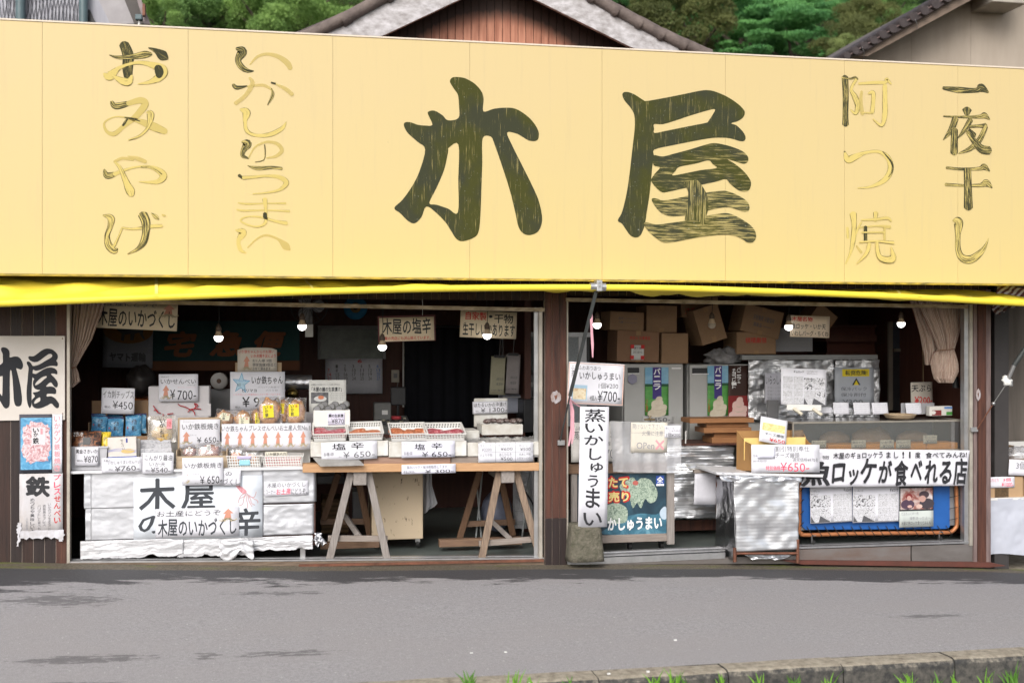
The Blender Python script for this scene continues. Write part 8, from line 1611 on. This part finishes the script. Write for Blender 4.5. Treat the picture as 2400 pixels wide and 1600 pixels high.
blob([(840,1040),(1000,1000),(1150,1010),(1245,960),(1245,1200),(640,1200),(700,1130)],.1264,photo_mat('plate_blue',[(.02,.07,.11),(.05,.16,.23),(.14,.30,.38)],7,1),'plate_print');blob([(1180,990),(1215,940),(1245,945),(1245,1050),(1200,1050)],.126,flat('pale_cup',(.45,.55,.65)),'cup_print')
def mt(s,x0,y0,x1,y1,y,col,bd,sl=0.0):
    a,b,z0,z1=rect('M',x0,y0,x1,y1,y);letter(ms,s,a-L0_.x,b-L0_.x,z0-L0_.z,z1-L0_.z,y-L0_.y,col,bd,.03,slant=sl)
for s,x0_,y0_,x1_,y1_ in (('たて',690,655,868,745),('売り',690,795,878,885)):mt(s,x0_-12,y0_-9,x1_+12,y1_+9,.1252,flat('glow_red',(.55,.03,.03)) if s == 'たて' else MT['glow_red'],.10);mt(s,x0_,y0_,x1_,y1_,.124,flat('type_cream',(.75,.62,.25)) if s == 'たて' else MT['type_cream'],.04)
mt('かしゅうまい',680,1040,1200,1160,.1245,'w',.035)
a,b,z0,z1=rect('M',1145,635,1223,735,.126);MB().box(a,b,.124,.126,z0,z1).build('emblem_panel',flat('emblem_blue',(.03,.08,.35)),ms);mt('木',1158,665,1210,710,.1225,'w',.03);blob([(1152,672),(1185,642),(1216,672),(1208,676),(1185,656),(1160,677)],.1225,ink_white,'emblem_roof',1);a,b,z0,z1=rect('M',1148,716,1222,734,.1228);MB().box(a,b,.1222,.1232,z0,z1).build('emblem_caption',ink_white,ms)
for x,y in ((890,1325),(1195,1325)):p=py('M',x,y,.22);MB().tube([(p.x-.014,.22,max(.035,p.z)),(p.x+.014,.22,max(.035,p.z))],.035,14).build('caster',rubber,ms);MB().box(p.x-.02,p.x+.02,.2,.24,p.z+.03,p.z+.09).build('caster_fork',black_pl,ms)
# plastic sheet and cards above it
psh=thing('plastic_sheet','cloudy clear plastic sheet hanging over the steamer in front of the menu stand','plastic sheet',tuple(py('M',1050,610,.05)))
P4=[py('M',x,y,.05) for x,y in ((700,105),(1392,140),(1385,612),(730,600))]
q=MB();q.grid(30,20,lambda u,v:(P4[3].lerp(P4[2],u)).lerp(P4[0].lerp(P4[1],u),v)+Vector((0,.02*noise.noise(Vector((u*3,v*2,1)))+.006*math.sin(u*30),0)));q.build('sheet',clear_thick,psh)
a,b,z0,z1=rect('M',700,60,1390,480,.6);MB().box(a,b,.3,.62,z0,z1).build('steamer',mat('steamer_grey',(.36,.37,.40),.4,.3,c2=(.3,.3,.33),sc=4),bevel=.01,label='pale grey steamer cabinet behind the cloudy plastic sheet',cat='steamer') if False else None
op=card('cream handwritten warning card with OPEN crossed by a red mark on the plastic sheet','M',900,122,1252,412,.03,[('開けないで下さい',.04,.05,.86,.22,'p',0),('火傷に注意',.30,.28,.88,.45,'p',0),('OPen',.16,.66,.64,.88,'p',0),('×',.68,.58,.92,.92,'f',.0)],m=mat('card_cream3',(.66,.63,.56),.7,c2=(.6,.55,.47),sc=4),rot=1,name='notice')
MB().box(-.18,.18,-.0012,-.0002,.165,.167).build('ruled_line',ink_pale,op,local=True);MB().box(-.045,.045,-.012,.01,.272,.285).build('clip',mat('bronze',(.2,.14,.06),.4,.8),op,.002,local=True);MB().tube([(0,-.008,.285),(-.012,-.01,.31),(.012,-.01,.31),(0,-.008,.285)],.004,6).build('clip_ring',MT['bronze'],op,local=True)
card('small white price card, one dumpling 200 yen, beside the crossed OPEN card','M',1228,155,1385,270,.026,[('蒸しいか',.05,.1,.6,.28,'g',0),('しゅうまい',.3,.34,.95,.5,'g',0),('1個¥200',.1,.6,.95,.92,'g',.01)],rot=1)
card('white dumpling price card partly hidden behind the vertical paper strip','M',325,118,830,500,.06,[('蒸',.06,.22,.16,.44,'g',.0),('ふわ',.08,.1,.2,.2,'g',0),('いかしゅうまい',.2,.22,.94,.42,'g',.0),('¥700-',.55,.68,.96,.92,'g',0),('1個',.62,.5,.75,.6,'g',0)],m=flat('price_cream',(.66,.64,.62)),rot=-.5)
stv=card('white card board with a dumpling photo tied to the brace arm, price 700 yen','J',298,915,868,1345,-.13,[('ふわふわあつあつ',.04,.08,.57,.18,'g',.0),('蒸',.05,.20,.15,.37,'g',0),('いかしゅうまい',.2,.22,.93,.40,'k',.01),('1個¥200',.55,.46,.90,.60,'g',0),('4個入',.40,.77,.53,.90,'g',.01),('¥700-',.54,.66,.94,.92,'k',.0)],m=paper_old if False else paper,rot=3,name='price_sign')
a,b,z0,z1=rect('J',298,915,868,1345,-.13);w_,h=b-a,z1-z0
for X0,X1,Z0,Z1 in ((-.5,.5,.965,.98),(-.5,.5,.02,.035),(-.497,-.482,.036,.964),(.482,.497,.036,.964)):panel(stv,flat('border_peach',(.66,.42,.34)),X0*w_,X1*w_,Z0*h,Z1*h,-.0012,'border_line')
panel(stv,flat('photo_blue',(.35,.5,.62)),-w_*.42,-w_*.15,h*.1,h*.46,-.001,'photo');panel(stv,photo_mat('dumpling_photo',[(.4,.2,.08),(.66,.56,.38),(.72,.68,.58)],16),-w_*.40,-w_*.17,h*.12,h*.38,-.0015,'photo')
rb=thing('pink_ribbon','torn pink plastic ribbon tied round the brace arm','ribbon',tuple(py('M',330,350,-.2)))
rbm=flat('ribbon_pink',(.62,.32,.38))
def strip(pts,w_,nm,Y=-.16):
    P_=[py(c,x,y,Y) for c,x,y in pts];q=MB();vs=[]
    for i,p in enumerate(P_):k=w_*(1-.55*(i == len(P_)-1))*(.6 if i == 0 else 1);vs += [p+Vector((-k,.004*(i % 2),0)),p+Vector((k,-.004*(i % 2),0))]
    q.add(vs,[(2*i,2*i+1,2*i+3,2*i+2) for i in range(len(P_)-1)]);o=q.build(nm,rbm,rb);o.modifiers.new('thick','SOLIDIFY').thickness=.0015
strip([('J',322,1270),('J',345,1350),('J',350,1480),('M',330,180),('M',318,260),('M',300,350)],.011,'tail');strip([('J',330,1270),('J',360,1400),('M',342,100),('M',345,230),('M',330,330)],.010,'tail',-.17)
strip([('J',552,385),('J',548,460),('J',552,600),('J',560,720),('J',562,860)],.010,'upper_tail',-.52);strip([('J',325,1275),('J',380,1330),('J',440,1365),('J',540,1370),('J',605,1360)],.007,'loop',-.15)
bs=card('tall vertical white paper strip with black brushed steamed squid dumpling lettering','M',392,-30,672,1132,-.17,[(c_,*q_,'k',.016) for c_,q_ in (('蒸',(.17,.02,.86,.125)),('い',(.2,.14,.80,.215)),('か',(.18,.235,.80,.315)),('し',(.34,.345,.76,.44)),('ゅ',(.40,.47,.82,.545)),('う',(.30,.565,.66,.665)),('ま',(.24,.685,.72,.845)),('い',(.18,.88,.80,.985)))],name='banner_strip',cat='banner',rot=1.0,curl=.02)
sb_=thing('stone_block','squat mossy concrete block holding the foot of the vertical paper strip','stone',tuple(py('M',490,1483,-.2)))
P_=[py('M',x,y,-.2) for x,y in ((312,1470),(665,1480),(640,1135),(348,1125))];cx=(P_[0].x+P_[1].x)/2;q=MB();nx,nz=16,14
hw0,hw1=(P_[1].x-P_[0].x)/2,(P_[2].x-P_[3].x)/2;z0_,z1_=P_[0].z-.01,P_[3].z
def ring(v):
    out=[];wv_=hw0+(hw1-hw0)*v ** .9
    for k in range(28):
        a_=math.tau*k/28;c_,s_=math.cos(a_),math.sin(a_);e_=.42;x=math.copysign(abs(c_) ** e_,c_)*wv_;y=math.copysign(abs(s_) ** e_,s_)*wv_*.82
        kk=1-.06*max(0,v-.9)*10;nn=noise.noise(Vector((x*18,y*18,v*5)))*.008;out.append((cx+x*kk+nn*c_,-.07+y*kk+nn*s_,z0_+(z1_-z0_)*v+(.004*noise.noise(Vector((x*9,y*9,3))))))
    return out
vs=[];rg=[0,.15,.3,.45,.6,.75,.9,.97,1]
for v in rg:vs += ring(v)
q.add(vs,[(i*28+j,i*28+(j+1) % 28,(i+1)*28+(j+1) % 28,(i+1)*28+j) for i in range(len(rg)-1) for j in range(28)]+[tuple(range(28))[::-1],tuple(range(28*(len(rg)-1),28*len(rg)))],True)
q.build('body',mat('mossy_stone',(.19,.17,.135),.95,c2=(.055,.055,.035),sc=20,amt=.6,bump=1,bsc=60,bdist=.012,detail=10),sb_)
# sliding window at the near end of the fry shop, back partition and doorway at the far end
swd=thing('sliding_window','aluminium sliding window with a ribbed grey pane behind the tied card board','window',tuple(py('J',420,1500,1.1)))
for x0_,x1_,m_,nm in ((300,415,frost,'pane'),(418,500,MT['grey_frame'],'frame'),(505,530,black_pl,'rail')):
    a,b,z0,z1=rect('J',x0_,655,x1_,1560,1.1);MB().box(a,b,1.1,1.13,z0,z1).build(nm,m_,swd)
a,b,z0,z1=rect('J',296,605,540,652,1.08);MB().box(a,b,1.08,1.14,z0,z1).build('head_frame',MT['grey_frame'],swd)
dw=thing('back_doorway','dark doorway with a pale frame edge behind the gathered curtain bundle','door',tuple(py('L',560,1390,1.5)))
for x0_,x1_,y0_,y1_,m_,nm in ((362,403,495,1400,mat('frame_tan',(.20,.17,.14),.6),'frame'),(405,780,500,770,mat('blue_wall',(.035,.04,.055),.7),'panel'),(430,715,770,800,MT['frame_tan'],'ledge'),(405,780,802,1400,black_pl,'opening')):
    a,b,z0,z1=rect('L',x0_,y0_,x1_,y1_,1.5);MB().box(a,b,1.5-.02*(nm == 'ledge'),1.53,z0,z1).build(nm,m_,dw)
MB().tube([py('L',1045,1060,.3),py('L',1045,1170,.3)],[.025,.03],12).build('hanging_cup',black_pl,label='small black cup hanging behind the curtain bundle',cat='cup')
# ================================================================== the neighbouring stall's goods
ns=thing('side_table','low table draped with a white sheet beside the end post','table',tuple(py('O',1470,1400,.1)))
a,b,z0,z1=rect('O',1285,850,2100,1395,.1);w0=b-a
q=MB();q.grid(50,24,lambda u,v:(a+w0*u,.1+.012*noise.noise(Vector((u*6,v*3,0)))+.006*noise.noise(Vector((u*16,v*10,4)))-.03*(1-v)*noise.noise(Vector((u*3,0,7))),z0+(z1-z0)*v+.012*(1-v)*math.sin(u*9)));q.build('cloth',mat('white_sheet',(.46,.48,.55),.8,c2=(.42,.44,.51),sc=3,bump=.3,bsc=8),ns)
MB().box(a,b,.1,.8,z1-.015,z1+.006).build('top_board',white_pl,ns);MB().box(a+.03,a+.07,.2,.24,z0-.03,z1-.02).build('leg',rusty,ns);MB().box(b-.3,b-.26,.2,.24,z0-.03,z1-.02).build('leg',rusty,ns)
def sbox(label,x0_,y0_,x1_,y1_,Y,d,fh):
    a,b,z0,z1=rect('O',x0_,y0_,x1_,y1_,Y);t=thing('cardboard_box',label,'box',((a+b)/2,Y,z0));w_,h=b-a,z1-z0
    for X0,X1,Y0,Y1,H,nm in ((-w_/2,w_/2,0,.005,h*fh,'front_panel'),(-w_/2,w_/2,d,d+.005,h,'back_panel'),(-w_/2,-w_/2+.005,.006,d-.001,h*.9,'side_panel'),(w_/2-.005,w_/2,.006,d-.001,h*.9,'side_panel'),(-w_/2+.006,w_/2-.006,.006,d-.001,.01,'bottom_panel')):MB().box(X0,X1,Y0,Y1,0,H).build(nm,mat('cardboard_stall',(.42,.28,.16),.85,c2=(.37,.24,.135),sc=5),t,local=True)
    return t,w_,h
sbox('open cardboard box of clear packs beside the end post, lower of the two',1288,495,1640,845,.12,.3,.56);sbox('open cardboard box of clear packs behind the lower one',1288,320,1560,600,.5,.25,.4);sbox('open cardboard box cut off by the picture edge beside the lower box',1650,500,2050,845,.14,.3,.75)
pkm=photo_mat('pack_clear_green',[(.2,.32,.2),(.55,.58,.58),(.7,.72,.74)],20)
for i,(x0_,y0_,x1_,y1_,Y) in enumerate(((1285,555,1400,700,.2),(1350,540,1480,700,.26),(1290,370,1400,440,.55),(1370,360,1500,440,.6))):
    pouch('clear food pack, %s in the cardboard boxes of the stall' % ('front one','second one','rear one','rearmost one')[i],'O',x0_,y0_,x1_,y1_,Y,fill=photo_mat('dried_fish',[(.35,.25,.14),(.6,.5,.38)],20) if i < 2 else pkm,fillbox=(.1,.1,.9,.7),lean=30,group='clear packs in the stall boxes',th=.06)
MB().ball(tuple(py('O',1600,440,.45)),1,18,12,(.17,.1,.08),.6,8).build('plastic_bag',clear_thick,label='white translucent plastic bag lying on the rear stall box',cat='bag')
card('white card with pink writing, three for 1000 yen, on the lower cardboard box','O',1310,648,1560,752,.11,[('よりどり',.03,.1,.38,.45,'i',0),('3個',.55,.1,.85,.42,'i',.01),('¥1000-',.5,.52,.95,.9,'i',.01)],rot=0)
card('white card with three piece price hanging at the picture edge','O',1500,490,1900,640,.10,[('3個',.17,.1,.40,.6,'g',0)],rot=4);card('small white card with zero figures on the rear stall box','O',1270,428,1368,492,.2,[('ざんぐ',.1,.1,.9,.45,'g',0),('00',.2,.55,.6,.95,'g',0)])
a,b,z0,z1=rect('O',1285,305,2000,330,.78);MB().box(a,b,.78,.8,z0-.2,z1).build('white_board',white_pl,label='white board standing behind the stall boxes',cat='board')
def stripes():
    m,n,b=nodes('brown_white_stripes');L=n.links.new;N=n.nodes.new;tc=N('ShaderNodeTexCoord');mp=N('ShaderNodeMapping');mp.inputs['Rotation'].default_value=(0,R(38),0);L(tc.outputs['Object'],mp.inputs[0])
    wv=N('ShaderNodeTexWave');wv.bands_direction='Z';wv.inputs['Scale'].default_value=7;wv.inputs['Distortion'].default_value=1;L(mp.outputs[0],wv.inputs[0]);r_=N('ShaderNodeValToRGB');r_.color_ramp.interpolation='CONSTANT';e=r_.color_ramp.elements;e[0].color=(.10,.04,.035,1);e[1].position=.5;e[1].color=(.45,.43,.46,1);L(wv.outputs[0],r_.inputs[0]);L(r_.outputs[0],b.inputs['Base Color']);b.inputs['Roughness'].default_value=.9;return m
q=MB();P4=[py('L',x,y,-.12) for x,y in ((1500,95),(1950,190),(1950,300),(1425,365))];P5=[py('L',x,y,-.1) for x,y in ((1420,350),(1600,330),(1560,385),(1470,425))];stm=stripes()
st_=thing('striped_awning','folded brown and white striped cloth hanging past the yellow awning end','cloth',tuple(P4[3]))
for P_,nm in ((P4,'cloth'),(P5,'cloth_end')):q=MB();q.grid(20,14,lambda u,v:(P_[3].lerp(P_[2],u)).lerp(P_[0].lerp(P_[1],u),v)+Vector((0,.03*noise.noise(Vector((u*6,v*4,2)))+.02,.01*math.sin(u*11))));o=q.build(nm,stm,st_);o.modifiers.new('thick','SOLIDIFY').thickness=.004
# grey filler patches on the posts
for c,x,y,rx,rz in (('J',190,1265,.045,.05),('L',1275,1240,.022,.05)):
    p=py(c,x,y,-.036);n_=22;pts=[(p.x+rx*(1+.25*noise.noise(Vector((i*.9,3,rx*40))))*math.cos(math.tau*i/n_),p.z+rz*(1+.3*noise.noise(Vector((i*.9,8,0))))*math.sin(math.tau*i/n_)) for i in range(n_)]
    Y0=-.0265 if c == 'J' else-.0375;MB().plate(pts,Y0,Y0+.004).build('filler_patch',mat('filler_grey',(.42,.42,.46),.6,c2=(.25,.16,.12),sc=16,amt=.5),front)
    pts=[(p.x+rx*.4*math.cos(i*.9)*(1 if i % 2 else .5),p.z+rz*.5*math.sin(i*.9)*(1 if i % 2 else .6)) for i in range(7)];MB().plate(pts,Y0-.002,Y0+.001).build('bare_spot',rusty,front)
bpy.data.scenes.remove(TS)
for ob in list(bpy.data.objects):
    if ob.users == 0 or ob.name == 'font_source':bpy.data.objects.remove(ob)
